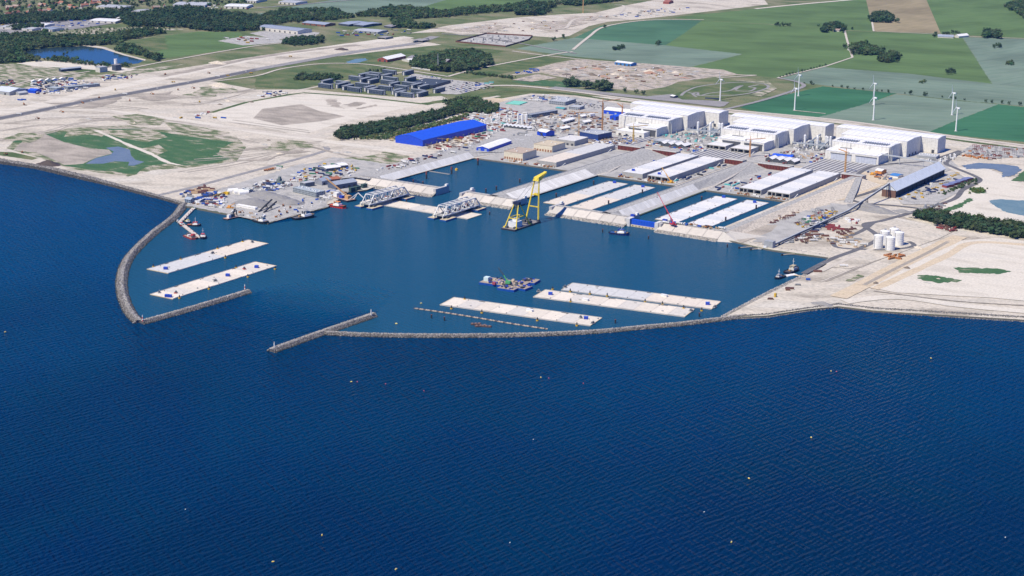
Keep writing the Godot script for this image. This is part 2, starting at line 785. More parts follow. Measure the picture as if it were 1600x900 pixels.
func water() -> void:
	gust_tone.seed = 5
	gust_tone.frequency = 0.0022
	texs["waves"] = wave_texture()
	# two wind seas meet off the harbour mouth: crests run inshore on the left and along the coast on the right
	var sea_tint := PackedColorArray()
	var m := Mesher.new()
	var x := -5200.0
	while x < 4200.0:
		var z := 150.0
		while z < 4200.0:
			m.quad_up(Vector3(x,0,z),Vector3(x + 60,0,z),Vector3(x + 60,0,z + 60),Vector3(x,0,z + 60))
			z += 60.0
		x += 60.0
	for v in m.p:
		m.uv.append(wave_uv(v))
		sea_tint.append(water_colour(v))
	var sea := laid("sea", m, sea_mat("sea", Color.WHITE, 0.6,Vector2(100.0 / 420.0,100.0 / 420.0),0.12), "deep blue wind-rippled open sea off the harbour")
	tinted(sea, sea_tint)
	var hb := pl([-807,1005,-708,1020,-608,1026,-587,972,-603,879,-634,735,-520,721,-511,676,-648,596,-646,396,-447,383,-378,389,-218,388,-159,391,-8,388,3,579,84,710,120,714,222,708,222,948,224,1093,164,1187,92,1273,-24,1361,-150,1436,-161,1328,-370,1345,-378,1542,-444,1500,-520,1436,-581,1374,-650,1287,-712,1182,-756,1090])
	sheet_level = 0.02
	var mat := sea_mat("harbour", lin(0.010,0.066,0.130),0.42,Vector2(100.0 / 230.0,100.0 / 190.0),0.16)
	lay("harbour_water", hb, mat, "calmer greener water inside the breakwaters and basins", 0.0,0.9)
	# the silty harbour water mixes with the clear sea in the mouth
	var mix := Mesher.new()
	var tint := PackedColorArray()
	var ends := pl([-369,1347,-160,1333])
	var across: Vector2 = ends[1] - ends[0]
	var outward := across.orthogonal().normalized()
	if outward.dot(Vector2(0.525,0.809)) < 0.0:
		outward = -outward
	var nu := 24
	var nt := 16
	for i in nu:
		for j in nt:
			var q := []
			for k in [[0,0],[1,0],[1,1],[0,1]]:
				var u: float = (i + k[0]) / float(nu)
				var t: float = -1.0 + 2.0 * (j + k[1]) / nt
				var g: Vector2 = ends[0] + across * (0.5 + (u - 0.5) * (1.0 - 0.35 * absf(t))) + outward * (t * (150.0 if t > 0 else 110.0))
				q.append(Vector3(g.x,0.05,g.y))
			mix.quad_up(q[0], q[1], q[2], q[3])
	for v in mix.p:
		var d := Vector2(v.x,v.z) - (ends[0] as Vector2)
		var t := d.dot(outward)
		t = t / 150.0 if t > 0 else t / 110.0
		var u := 0.5 + (d.dot(across) / across.length_squared() - 0.5) / (1.0 - 0.35 * absf(t))
		var edge := pow(1.0 - sin(PI * clampf(u, 0,1)),3.0)
		var s := smoothstep(1.0,-1.0, t)
		s = lerpf(s, 1.0 if t < 0 else 0.0, edge)
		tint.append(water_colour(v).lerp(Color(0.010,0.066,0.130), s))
		mix.uv.append(wave_uv(v))
	var wm: StandardMaterial3D = mats["sea"].duplicate()
	wm.normal_scale = 0.4
	var mo := laid("harbour_mouth_water", mix, wm, "water of the harbour mouth, turning from green to deep blue")
	tinted(mo, tint)
	sheet_level = G + 0.02


# ---------- the land ----------
func land() -> void:
	var shore := pl([-1529,903,-1348,921,-1211,920,-1099,936,-1000,957,-922,972,-845,990,-815,998,-798,1016,-760,1018,-708,1020,-644,1018,-606,1030,-608,994,-603,882,-628,858,-649,770,-634,739])
	shore.append_array([Vector2(-640,704),Vector2(-516,690),Vector2(-516,668),Vector2(-646,668),Vector2(-646,393),Vector2(-440,393),Vector2(-440,668),Vector2(-468,668),Vector2(-468,690),Vector2(-355,690),Vector2(-355,668),Vector2(-376,668),Vector2(-376,393),Vector2(-216,393),Vector2(-216,668),Vector2(-289,668),Vector2(-289,690),Vector2(-141,690),Vector2(-141,668),Vector2(-158,668),Vector2(-158,393),Vector2(-8,393),Vector2(-8,668),Vector2(-86,668),Vector2(-86,690),Vector2(-20,694)])
	shore.append_array(pl([53,703,85,714,121,718,156,717,219,709,226,790,224,951,225,1094,270,1048,299,992,328,952,377,944,441,917,554,869,674,820]))
	var far := shore.duplicate()
	far.append_array([Vector2(3600,1250),Vector2(5200,-3000),Vector2(4200,-9500),Vector2(-9500,-9500),Vector2(-9500,1200),Vector2(-5200,1350)])
	var earth := soil("earth", [[0.2, lin(0.10,0.14,0.055)],[0.42, lin(0.15,0.18,0.085)],[0.58, lin(0.18,0.19,0.10)],[0.8, lin(0.24,0.23,0.14)]],700.0,0.012,1.4,60.0,20.0)
	var m := Mesher.new()
	var flat := PackedVector2Array(far)
	var idx := Geometry2D.triangulate_polygon(flat)
	if idx.is_empty():
		print("land outline crosses itself")
	for i in range(0, idx.size(),3):
		m.up(Vector3(flat[idx[i]].x,G,flat[idx[i]].y),Vector3(flat[idx[i + 1]].x,G,flat[idx[i + 1]].y),Vector3(flat[idx[i + 2]].x,G,flat[idx[i + 2]].y))
	for v in m.p:
		m.uv.append(uv_of(v, 0.2))
	laid("ground", m, earth, "rough green-brown ground of the coastal plain")
	# quay faces and banks down into the water
	var bank := Mesher.new()
	for i in shore.size() - 1:
		var a: Vector2 = shore[i]
		var b: Vector2 = shore[i + 1]
		bank.quad(Vector3(a.x,-3,a.y),Vector3(b.x,-3,b.y),Vector3(b.x,G,b.y),Vector3(a.x,G,a.y),Vector3(a.x,0,a.y - 5.0))
	structure("quay_wall", bank, paint("quay", lin(0.14,0.13,0.12)), "dark quay faces along the water's edge")


func sands() -> void:
	# pale dredged sand: beige with greyer, browner and chalkier swathes
	soil("sand", [[0.12, lin(0.37,0.33,0.275)],[0.32, lin(0.48,0.44,0.37)],[0.46, lin(0.57,0.52,0.44)],[0.56, lin(0.61,0.555,0.47)],[0.68, lin(0.51,0.475,0.41)],[0.85, lin(0.61,0.57,0.50)]],560.0,0.012,2.4,60.0,40.0,0.82)
	soil("sand_pale", [[0.15, lin(0.55,0.51,0.44)],[0.5, lin(0.66,0.615,0.535)],[0.85, lin(0.60,0.565,0.50)]],300.0,0.012,3.0,30.0,0.0,0.86)
	soil("sand_warm", [[0.15, lin(0.52,0.43,0.31)],[0.5, lin(0.62,0.52,0.38)],[0.85, lin(0.56,0.47,0.36)]],260.0,0.014,2.5,36.0,0.0,0.84)
	soil("silt", [[0.15, lin(0.30,0.27,0.23)],[0.5, lin(0.38,0.34,0.29)],[0.85, lin(0.47,0.42,0.36)]],260.0,0.012,1.8,40.0,20.0)
	soil("gravel", [[0.15, lin(0.33,0.325,0.315)],[0.5, lin(0.41,0.405,0.39)],[0.85, lin(0.46,0.45,0.435)]],220.0,0.012,1.2,24.0,0.0,0.84)
	soil("yard", [[0.15, lin(0.34,0.335,0.325)],[0.45, lin(0.44,0.435,0.42)],[0.7, lin(0.50,0.485,0.46)],[0.9, lin(0.42,0.40,0.375)]],200.0,0.02,1.2,22.0,12.0,0.72)
	soil("rubble", [[0.2, lin(0.20,0.19,0.165)],[0.38, lin(0.38,0.345,0.305)],[0.5, lin(0.58,0.52,0.45)],[0.62, lin(0.47,0.39,0.32)],[0.8, lin(0.30,0.30,0.20)]],240.0,0.02,1.8,26.0,30.0,0.7)
	soil("asphalt", [[0.2, lin(0.12,0.12,0.13)],[0.8, lin(0.17,0.17,0.185)]],120.0,0.02,4.0,18.0,0.0,0.85)
	soil("pale_asphalt", [[0.2, lin(0.25,0.245,0.25)],[0.8, lin(0.33,0.32,0.32)]],160.0,0.02,4.0,22.0,0.0,0.85)
	soil("dirt_road", [[0.2, lin(0.50,0.46,0.40)],[0.8, lin(0.62,0.57,0.50)]],90.0,0.03,3.0,16.0,0.0,0.85)
	soil("track_mark", [[0.2, lin(0.30,0.27,0.23)],[0.8, lin(0.42,0.38,0.33)]],80.0,0.03,3.0,14.0)
	soil("meadow", [[0.2, lin(0.075,0.12,0.045)],[0.5, lin(0.11,0.15,0.06)],[0.8, lin(0.17,0.18,0.09)]],420.0,0.012,1.6,40.0,20.0)
	soil("lush", [[0.2, lin(0.055,0.13,0.055)],[0.55, lin(0.07,0.15,0.065)],[0.74, lin(0.10,0.16,0.08)],[0.92, lin(0.40,0.36,0.28)]],230.0,0.014,2.0,30.0,25.0,0.75)
	soil("sparse", [[0.3, lin(0.13,0.17,0.08)],[0.46, lin(0.26,0.27,0.17)],[0.56, lin(0.44,0.40,0.32)],[0.8, lin(0.55,0.50,0.42)]],180.0,0.016,2.2,28.0,25.0,0.7)
	soil("pond", [[0.2, lin(0.15,0.185,0.215)],[0.8, lin(0.19,0.225,0.25)]],300.0,0.01,1.0,60.0,0.0,0.9,0.12)
	soil("pond_green", [[0.2, lin(0.14,0.22,0.22)],[0.8, lin(0.19,0.27,0.26)]],300.0,0.01,1.0,60.0,0.0,0.9,0.15)
	crop("wheat_pale", lin(0.145,0.21,0.16), lin(0.19,0.25,0.195), lin(0.10,0.16,0.10))
	crop("wheat_green", lin(0.098,0.165,0.062), lin(0.122,0.188,0.074), lin(0.075,0.135,0.05))
	crop("beet", lin(0.045,0.145,0.075), lin(0.055,0.16,0.085), lin(0.035,0.12,0.06))
	crop("barley", lin(0.07,0.16,0.095), lin(0.085,0.175,0.10), lin(0.05,0.13,0.07))
	crop("stubble", lin(0.25,0.215,0.13), lin(0.31,0.26,0.165), lin(0.20,0.17,0.10))


func countryside() -> void:
	sands()
	var pale: Material = mats["wheat_pale"]
	var green: Material = mats["wheat_green"]
	# fields behind the yard
	lay("field", pl([-1418,-1239,-1501,-1536,-1451,-1785,-1323,-1846,-1227,-1560,-1131,-1257]), mats["barley"], "dark teal barley field beside the pale field", 3.0,0.5)
	lay("field", pl([-1131,-1257,-1227,-1560,-1323,-1846,-1118,-1886,-874,-1902,-621,-1350,-606,-1138,-624,-890,-880,-895,-880,-1225]), green, "broad green wheat field in the middle distance", 3.0,0.35)
	lay("field", pl([-1423,-941,-1418,-1239,-1131,-1257,-883,-1231,-880,-895,-1035,-890,-1274,-915]), pale, "pale grey-green field with a clump of bushes in it", 3.0,0.5)
	lay("field", pl([-1436,-1862,-1317,-2306,-1209,-2806,-1188,-2824,-793,-1928,-874,-1902,-1121,-1894,-1318,-1850]), green, "green field under the top edge left of the brown field", 3.0,0.3)
	lay("field", pl([-1205,-2864,-1038,-3003,-616,-2012,-793,-1928]), mats["stubble"], "brown stubble field behind the red-roofed farm", 3.0,1.45)
	lay("field", pl([-1038,-3003,-464,-3481,-121,-2183,-449,-2032,-616,-2012]), green, "large green field at the upper edge behind the white farm", 3.0,1.2)
	lay("field", pl([-864,-1890,-605,-1982,-534,-1964,-163,-1130,-390,-1166,-606,-1138,-619,-1353]), green, "green field around the wooded farmstead", 3.0,0.2)
	lay("field", pl([-534,-1964,-113,-2154,160,-1122,-78,-1108,-163,-1130]), pale, "pale field with dark tramlines and two thickets", 3.0,1.3)
	lay("field", pl([-615,-896,-606,-1138,-390,-1166,-163,-1130,160,-1122,232,-848,6,-846,-169,-835,-296,-842,-547,-858]), pale, "long pale field behind the hedge line", 3.0,0.1)
	lay("field", pl([-502,-436,-500,-615,-478,-836,-296,-842,-294,-682,-300,-464,-312,-405,-414,-398]), mats["beet"], "dark green beet field beside the wind turbines", 3.0,0.35)
	lay("field", pl([-292,-833,-166,-826,-49,-836,-52,-552,-49,-392,-226,-410,-312,-405,-304,-472,-294,-682]), pale, "pale striped field around the front wind turbine", 3.0,0.55)
	lay("field", pl([-49,-836,234,-840,367,-339,147,-406,-49,-392,-52,-552]), mats["beet"], "green field right of the wind turbines", 3.0,0.5)
	lay("field", pl([-2494,-1110,-2547,-1390,-2580,-1665,-2296,-1901,-2177,-1482,-2248,-1310,-2372,-1210,-2404,-1096]), pale, "pale field at the upper edge behind the small wood", 3.0,0.2)
	lay("field", pl([-2177,-1482,-2296,-1901,-2042,-2112,-1937,-1992,-1984,-1782,-2050,-1586]), green, "green field at the upper edge above the tree belt", 3.0,0.1)
	lay("field", pl([-2346,-342,-2348,-549,-2338,-686,-2229,-736,-2018,-553,-2017,-360,-2033,-210,-2198,-296]), mats["wheat_green"], "bright green field beside the lake", 3.0,0.4)
	lay("meadow", pl([-2346,-342,-2348,-549,-2153,-363,-2130,-286,-2200,-263]), mats["meadow"], "olive rough grass next to the lake field", 8.0)
	lay("meadow", pl([-2285,32,-2078,13,-1920,-70,-1887,-14,-2029,123,-2132,230,-2268,230,-2388,128]), mats["meadow"], "weedy green ground behind the site compound", 12.0)
	lay("heath", pl([-2706,-465,-2604,-567,-2526,-668,-2399,-694,-2443,-583,-2479,-444,-2575,-367]), mats["sparse"], "brown heath between the two woods", 10.0)
	lay("meadow", pl([-1537,-6,-1639,-128,-1680,-271,-1647,-381,-1571,-441,-1488,-380,-1402,-299,-1419,-208,-1441,-104,-1428,-42,-1452,-36]), mats["meadow"], "green paddock beside the accommodation blocks", 3.0)
	lay("meadow", pl([-1831,-554,-1707,-620,-1663,-784,-1682,-870,-1402,-893,-1428,-809,-1522,-735,-1557,-584,-1514,-500,-1578,-450,-1662,-399,-1722,-395]), mats["meadow"], "green verge beside the white-roofed barn", 5.0)
	lay("meadow", pl([-1298,-419,-1303,-579,-1302,-740,-1308,-904,-1021,-915,-1131,-874,-1205,-772,-1197,-579,-1201,-416]), mats["meadow"], "rough grass beside the lane", 4.0)
	lay("meadow", pl([-1041,-57,-1071,-200,-1053,-331,-940,-347,-932,-307,-962,-193,-1009,-135]), mats["meadow"], "green strip behind the timber yard", 6.0)
	lay("meadow", pl([-1120,-504,-967,-521,-930,-474,-961,-438,-1042,-425,-1105,-439]), mats["lush"], "small green paddock in front of the recycling yard", 4.0)
	lay("pale_verge", pl([-1625,-457,-1640,-519,-1627,-544,-1602,-518,-1592,-468,-1604,-444]), mats["pond_green"], "small green pond beside the barn", 2.0)
	# the lake among the trees
	lay("lake", pl([-2401,-72,-2418,-153,-2391,-207,-2364,-261,-2306,-275,-2175,-220,-2048,-169,-2020,-118,-2029,-82,-2076,-46,-2179,-51,-2236,-50,-2298,-32]), paint("lake", lin(0.028,0.055,0.078),0.12,0.0, false), "blue lake enclosed by trees", 6.0)
	lay("lake_shore", pl([-2371,-264,-2367,-292,-2299,-280,-2161,-215,-2053,-179,-2039,-161,-2158,-202,-2288,-257]), mats["sand"], "sandy edge of the lake", 4.0)


func yards_and_roads() -> void:
	var sand: Material = mats["sand"]
	# the reclaimed land
	var all := pl([-1524,907,-1345,923,-1209,922,-1097,938,-998,959,-920,974,-844,992,-813,1000,-709,1018,-608,1028,-605,880,-650,768,-635,737])
	all.append_array([Vector2(-640,700),Vector2(-646,668),Vector2(-646,393),Vector2(-440,392),Vector2(-376,392),Vector2(-158,392),Vector2(-8,392),Vector2(-8,668),Vector2(-86,668),Vector2(-86,690),Vector2(-20,693)])
	all.append_array(pl([52,701]))
	all.append_array(pl([84,710,120,716,219,709,226,790,224,951,226,1091,269,1047,299,990,328,950,376,942,440,916,554,868,673,817,358,-372,160,-364,-4,-381,-275,-422,-569,-396,-794,-390,-975,-320,-996,-167,-1012,-90,-1117,-164,-1159,-98,-1283,-71,-1417,-51,-1510,21,-1676,-10,-1712,-260,-1709,-510,-1667,-732,-1626,-881,-1775,-936,-1848,-739,-1873,-396,-1878,-116,-1890,-39,-1896,84,-1954,193,-1937,326,-1926,411,-1930,569]))
	lay("sand_flats", all, sand, "pale sand and gravel of the reclaimed land", 4.0,0.5)
	# far cutting and earthworks at the top
	lay("sand_flats", pl([-1842,-1028,-1861,-1245,-1818,-1529,-1755,-1691,-1688,-1814,-1717,-2050,-1727,-2402,-1482,-2606,-1358,-2395,-1457,-1901,-1490,-1753,-1535,-1632,-1523,-1498,-1450,-1268,-1456,-1208,-1596,-1189,-1711,-1096,-1788,-1110]), mats["sand"], "bare earthworks at the far road cutting", 8.0)
	lay("sand_flats", pl([-1168,-520,-1183,-645,-1192,-782,-1183,-863,-1053,-905,-792,-936,-721,-881,-758,-799,-787,-685,-773,-596,-793,-507,-855,-496,-942,-553,-1046,-576,-1128,-605]), mats["rubble"], "rubble-strewn recycling yard behind the railway", 8.0)
	lay("sand_flats", pl([-1626,-949,-1661,-1154,-1526,-1189,-1496,-1123,-1466,-958]), mats["yard"], "gravel floor of the fenced substation")
	lay("sand_flats", pl([-2172,312,-1937,326,-1947,200,-1899,61,-1889,-26,-1919,-182,-1954,-16,-1954,91,-2091,64,-2181,65,-2251,63,-2319,187]), mats["sparse"], "trampled ground around the site compound", 8.0)
	lay("sand_flats", pl([-2257,68,-2248,3,-2144,-50,-2045,-41,-1951,-46,-1943,16,-2075,37,-2172,72]), mats["sand_pale"], "white sand stockpile floor by the lake", 5.0)
	lay("sand_flats", pl([-2156,-562,-2168,-694,-2068,-702,-1988,-661,-2040,-536]), mats["yard"], "gravel truck park at the field edge", 2.0)
	lay("sand_flats", pl([-2198,-742,-2209,-866,-2052,-879,-2002,-790,-2050,-681]), mats["yard"], "forecourt of the long white warehouse", 2.0)
	lay("sand_flats", pl([-1032,-118,-1026,-212,-971,-220,-949,-148,-980,-93]), mats["sand_warm"], "sandy clearing ringed by shrubs", 4.0)
	# new railway bed and motorway
	road("railway_bed", pl([-1733,684,-1734,473,-1777,262,-1812,-46,-1849,-369,-1828,-604,-1814,-825,-1792,-959]),44.0, mats["sand_pale"], "broad pale embankment of the new railway", 0.08)
	road("railway_bed", pl([-1820,12,-1839,-189,-1857,-378,-1839,-564,-1804,-739]),30.0, mats["silt"], "grey-brown strip of subsoil along the railway bed", 0.3)
	# green and grey patches on the flats
	lay("wetland_fringe", pl([-1485,752,-1479,623,-1408,532,-1265,516,-1146,496,-1059,567,-981,682,-1006,774,-1045,832,-1041,900,-1172,913,-1298,873,-1413,848]), mats["sparse"], "thin growth fringing the marsh", 16.0)
	lay("wetland", pl([-1455,798,-1480,731,-1472,681,-1452,657,-1415,700,-1396,650,-1346,656,-1301,665,-1239,702,-1187,703,-1119,739,-1066,775,-1078,799,-1070,836,-1045,875,-1066,884,-1103,883,-1123,898,-1172,898,-1205,900,-1188,866,-1214,810,-1227,773,-1278,747,-1260,798,-1261,845,-1336,823,-1424,791]), mats["lush"], "green marsh plants around the shallow pond", 14.0)
	lay("wetland", pl([-1407,587,-1371,542,-1305,546,-1240,550,-1167,547,-1114,541,-1089,606,-1051,657,-1005,669,-1002,728,-1027,768,-1071,764,-1137,729,-1152,685,-1211,648,-1208,695,-1282,667,-1356,655]), mats["lush"], "second green marsh patch beyond the sandy track", 14.0)
	lay("wetland", pl([-1417,612,-1336,533,-1254,578,-1247,642,-1316,642]), mats["sparse"], "patchy brown-green growth behind the marsh", 9.0)
	lay("sand_flats", pl([-1495,689,-1375,738,-1288,754,-1249,742,-1216,765,-1212,808,-1190,868,-1207,895,-1270,867,-1341,842,-1388,854,-1428,802]), mats["silt"], "grey silt flat by the coast", 12.0)
	lay("wetland", pl([-1441,901,-1374,867,-1294,877,-1289,897,-1369,902,-1421,918]), mats["meadow"], "green strip behind the sea bank", 4.0)
	lay("pond", pl([-1185,863,-1209,814,-1211,776,-1228,750,-1268,732,-1258,708,-1218,718,-1175,758,-1138,784,-1112,787,-1102,824,-1111,830,-1134,804,-1159,815,-1160,845]), mats["pond"], "shallow grey-blue pond in the marsh", 5.0)
	road("track", pl([-1417,612,-1321,654,-1244,689,-1160,723,-1080,763,-1041,771]),9.0, mats["sand_pale"], "pale sandy track between the marsh patches", 0.35)
	# the big square stockpile floor, haul roads
	lay("sand_flats", pl([-1368,328,-1419,157,-1381,15,-1358,-25,-1084,-45,-1087,114,-1076,281,-1054,410,-1201,376,-1288,385]), mats["sand_pale"], "levelled square of pale sand", 4.0,0.3)
	lay("silt_floor", pl([-1261,316,-1324,213,-1296,117,-1205,163,-1122,180,-1125,261,-1159,344]), mats["silt"], "grey-brown silt spread on the square", 30.0)
	lay("silt_floor", pl([-1296,40,-1279,16,-1187,108,-1227,96]), mats["silt"], "dark spread of topsoil on the square", 7.0)
	lay("silt_floor", pl([-1219,69,-1217,13,-1186,22,-1183,84]), mats["silt"], "second spread of topsoil on the square", 7.0)
	lay("silt_floor", pl([-1165,91,-1163,15,-1149,37,-1155,94]), mats["silt"], "third, narrow spread of topsoil on the square", 4.0)
	road("dyke", pl([-1378,316,-1408,170,-1401,25,-1393,-10,-1261,-43,-1087,-48]),13.0, mats["meadow"], "green ditch bank around the sand square", 0.2,1)
	road("dyke", pl([-1084,-45,-1062,-162,-1036,-332]),26.0, mats["meadow"], "long green bank behind the accommodation blocks", 0.2)
	road("track", pl([-1039,408,-1034,249,-1033,73,-1029,-65,-1013,-244]),12.0, mats["dirt_road"], "pale lane behind the tree belt", 0.1)
	road("track", pl([-1480,33,-1428,-42,-1431,-187,-1415,-315,-1404,-431]),8.0, mats["dirt_road"], "lane beside the accommodation blocks")
	road("haul_road", pl([-1776,578,-1606,448,-1474,428,-1336,421,-1118,432,-960,426,-832,429,-769,431]),26.0, mats["sand_pale"], "wide pale haul road across the flats", 0.12)
	road("haul_road", pl([-1607,428,-1377,453,-1162,420,-1049,415,-984,375]),16.0, mats["dirt_road"], "second haul road near the sand square", 0.15)
	road("haul_road", pl([-890,986,-888,901,-893,814,-898,723,-904,609,-910,536,-919,494,-942,471]),12.0, mats["pale_asphalt"], "grey road along the work yard")
	road("haul_road", pl([-868,982,-867,892,-879,745,-879,621,-876,510,-898,454,-836,424]),9.0, mats["dirt_road"], "gravel road beside the grey road")
	road("haul_road", pl([-691,689,-694,572,-698,447,-700,338,-696,278,-678,214]),24.0, mats["gravel"], "grey service road on top of the basin bank", 0.06)
	road("haul_road", pl([-761,636,-748,539,-738,391,-739,260]),14.0, mats["dirt_road"], "pale service road behind the basin bank", 0.1)
	for t in [pl([-1563,732,-1536,620,-1407,569,-1259,503,-1070,526]), pl([-1615,652,-1568,520,-1441,462,-1274,431]), pl([-1479,756,-1486,701,-1506,597,-1484,456]), pl([-1055,722,-1008,633,-980,556,-952,494]), pl([-984,815,-966,716,-956,602]), pl([-1675,264,-1577,244,-1528,151,-1510,21]), pl([-1495,290,-1469,217,-1484,94]), pl([-997,478,-820,523,-754,451]), pl([-1482,818,-1485,735,-1467,668]), pl([-1523,563,-1472,505,-1366,501]), pl([-1273,373,-1161,382,-1062,380]), pl([-1059,648,-1036,566,-1012,498,-980,440]), pl([-1688,551,-1673,458,-1620,396,-1520,362]), pl([314,759,388,776,466,761]), pl([331,703,369,620,426,588]), pl([261,841,270,747,278,667])]:
		for k in 3:
			var off := Vector2(rng.randf_range(-16,16), rng.randf_range(-26,26)) * (1.0 if k else 0.0)
			var shifted := []
			for q in t:
				shifted.append(q + off + Vector2(rng.randf_range(-6,6), rng.randf_range(-10,10)))
			road("track", shifted, 4.6 - k, mats["track_mark" if k < 2 else "dirt_road"], "faint wheel track across the sand", 0.4)
	for q in [pl([-1510,476,-1490,421,-1399,430,-1356,493,-1408,523]), pl([-1637,119,-1629,41,-1544,48,-1517,143,-1568,171]), pl([-1509,779,-1517,706,-1455,729,-1443,789,-1473,811]), pl([-1383,456,-1284,457,-1184,472,-1186,527,-1295,520]), pl([-843,533,-818,467,-754,451,-739,532,-782,563]), pl([-1059,500,-1027,442,-963,461,-970,549,-1021,554])]:
		lay("scrub_patch", q, mats["sparse"], "thin patch of weeds on the sand flats", 30.0)
	for q in [pl([-1733,419,-1707,311,-1612,327,-1617,436]), pl([-1658,251,-1657,181,-1585,195,-1580,280]), pl([-980,666,-973,583,-934,554,-934,646]), pl([343,782,407,778,461,748,429,812,366,817]), pl([294,321,358,320,350,359,295,354]), pl([158,477,190,420,228,436,200,501])]:
		lay("bare_patch", q, mats["silt"], "browner disturbed patch on the sand flats", 34.0)
	lay("car_park", pl([-1199,-254,-1268,-377,-1166,-379,-1128,-396,-1101,-282,-1098,-203,-1133,-187]), mats["yard"], "gravel car park beside the lodging blocks", 2.0)
	lay("car_park", pl([-1346,-342,-1371,-403,-1271,-387,-1255,-323]), mats["yard"], "small gravel car park above the lodging blocks", 2.0)
	road("motorway", pl([-1674,734,-1676,631,-1682,521,-1695,390,-1696,263,-1699,137,-1703,-40,-1716,-216,-1718,-291,-1720,-471,-1722,-640,-1699,-839,-1720,-927,-1743,-1015]),30.0, mats["pale_asphalt"], "light verge strips of the motorway", 0.0)
	road("motorway", pl([-1680,729,-1681,627,-1687,517,-1700,385,-1701,258,-1704,132,-1708,-46,-1721,-222]),11.0, mats["asphalt"], "dark far carriageway of the motorway")
	road("motorway", pl([-1668,738,-1670,636,-1676,527,-1689,396,-1689,269,-1693,144,-1696,-32,-1708,-207]),11.0, mats["asphalt"], "dark near carriageway of the motorway")
	# grey concrete of the works
	lay("works_floor", pl([-691,689,-690,539,-710,346,-739,260,-913,100,-962,-117,-960,-297,-864,-336,-682,-309,-496,-255,-183,-210,78,-155,132,-72,113,73,64,73,14,160,-81,86,-196,119,-317,92,-448,109,-497,112,-615,149,-633,328,-652,398]), mats["yard"], "grey hard-standing of the works", 3.0)
	for b in [[-524,-470],[-338,-240],[-107,-7]]:
		lay("works_floor", [Vector2(b[0],153),Vector2(b[1],153),Vector2(b[1],2),Vector2(b[0],2)], mats["pale_asphalt"], "darker floor between the rail beams")
	for q in [pl([-1790,-1145,-1789,-1344,-1694,-1340,-1670,-1167]), pl([-1682,-1390,-1659,-1573,-1564,-1567,-1540,-1308]), pl([-1694,-1630,-1636,-1766,-1582,-1636,-1627,-1558]), pl([-1122,-464,-1123,-582,-1052,-557,-1069,-467]), pl([-1117,-753,-1039,-814,-944,-776,-1000,-651]), pl([-931,-786,-831,-836,-776,-798,-821,-684])]:
		lay("bare_patch", q, mats["rubble"], "mottled rubble patch on the bare ground", 12.0)
	lay("works_floor", [Vector2(-640,392),Vector2(-440,392),Vector2(-440,158),Vector2(-600,158)], mats["gravel"], "dry floor of the first upper basin")
	lay("works_floor", [Vector2(-375,392),Vector2(-222,392),Vector2(-222,158),Vector2(-375,158)], mats["yard"], "dry floor of the second upper basin")
	lay("works_floor", [Vector2(-158,392),Vector2(-8,392),Vector2(-8,158),Vector2(-158,158)], mats["yard"], "dry floor of the third upper basin")
	lay("quay_floor", pl([-799,1014,-806,974,-832,906,-842,787,-848,657,-862,547,-809,538,-690,539,-682,627,-652,721,-649,770,-630,856,-605,880,-609,993,-608,1028,-709,1018]), mats["yard"], "grey floor of the work yard on the quay", 3.0)
	lay("stone_store", pl([-840,898,-853,775,-861,696,-871,630,-852,616,-839,722,-821,845]), mats["gravel"], "strip of grey stone along the road", 4.0)
	# right side
	lay("works_floor", pl([28,583,42,494,63,359,106,352,123,474,125,650,103,696,77,685]), mats["gravel"], "grey storage ground by the third basin", 5.0)
	lay("works_floor", pl([30,678,36,577,57,562,68,608,64,704]), mats["silt"], "darker grey fill by the quay", 3.0)
	lay("sand_flats", pl([-1,406,-5,308,-10,163,1,70,61,90,76,149,77,311,48,352,27,410,36,566]), mats["sand_warm"], "smooth beige bank beside the third basin", 2.0)
	lay("works_floor", pl([122,234,124,7,145,-37,193,13,207,138,208,265,164,297]), mats["yard"], "storage yard in front of the long hall", 3.0)
	lay("works_floor", pl([80,-221,72,-315,169,-337,288,-360,328,-218,198,-245,142,-187]), mats["yard"], "storage ground behind the factory", 3.0)
	lay("sand_flats", pl([177,623,178,473,191,396,303,436,302,490,284,634,262,752,229,767]), mats["sand"], "pale ground around the white silos", 6.0)
	lay("sand_flats", pl([113,-58,172,-101,282,17,406,56,478,309,378,316,291,311,217,289,208,171,216,65]), mats["sand_pale"], "pale washed sand between the ponds", 8.0)
	lay("sand_flats", pl([319,509,376,437,512,429,606,757,484,789,366,841,317,835,321,728]), mats["sand_pale"], "wide flat of pale sand in the corner", 6.0)
	lay("pond", pl([128,-92,144,-134,183,-148,216,-150,233,-117,238,-55,226,-25,214,-74,185,-97,150,-63]), mats["pond"], "curved settling pond behind the long hall", 3.0)
	lay("pond", pl([272,180,285,158,322,144,436,85,482,251,360,261,330,253,302,226]), mats["pond_green"], "green settling pond by the edge", 3.0)
	lay("wetland", pl([359,736,367,721,386,721,415,722,421,730,399,755,370,754]), mats["lush"], "small weedy patch on the pale sand", 5.0)
	lay("wetland", pl([383,665,390,651,440,629,460,632,449,658,401,683]), mats["lush"], "long weedy patch on the pale sand", 5.0)
	lay("wetland", pl([284,825,285,772,293,779,292,823]), mats["sparse"], "weedy patch by the quay road", 4.0)
	lay("wetland", pl([231,320,240,229,239,180,249,185,252,263,243,329]), mats["lush"], "green bank along the curved road", 4.0)
	lay("wetland", pl([209,104,228,77,248,122,238,142]), mats["lush"], "bright green thicket inside the road bend", 4.0)
	lay("wetland", pl([250,-8,242,-109,284,-126,319,-11,271,-17]), mats["lush"], "green bank beside the settling pond", 4.0)
	road("dirt_bank", pl([310,910,313,804,314,659,323,464]),26.0, mats["sand_warm"], "yellowish sand road from the sea bank", 0.06)
	road("track", pl([314,829,316,714,320,594,320,508]),7.0, mats["track_mark"], "grey ditch along the sand road")
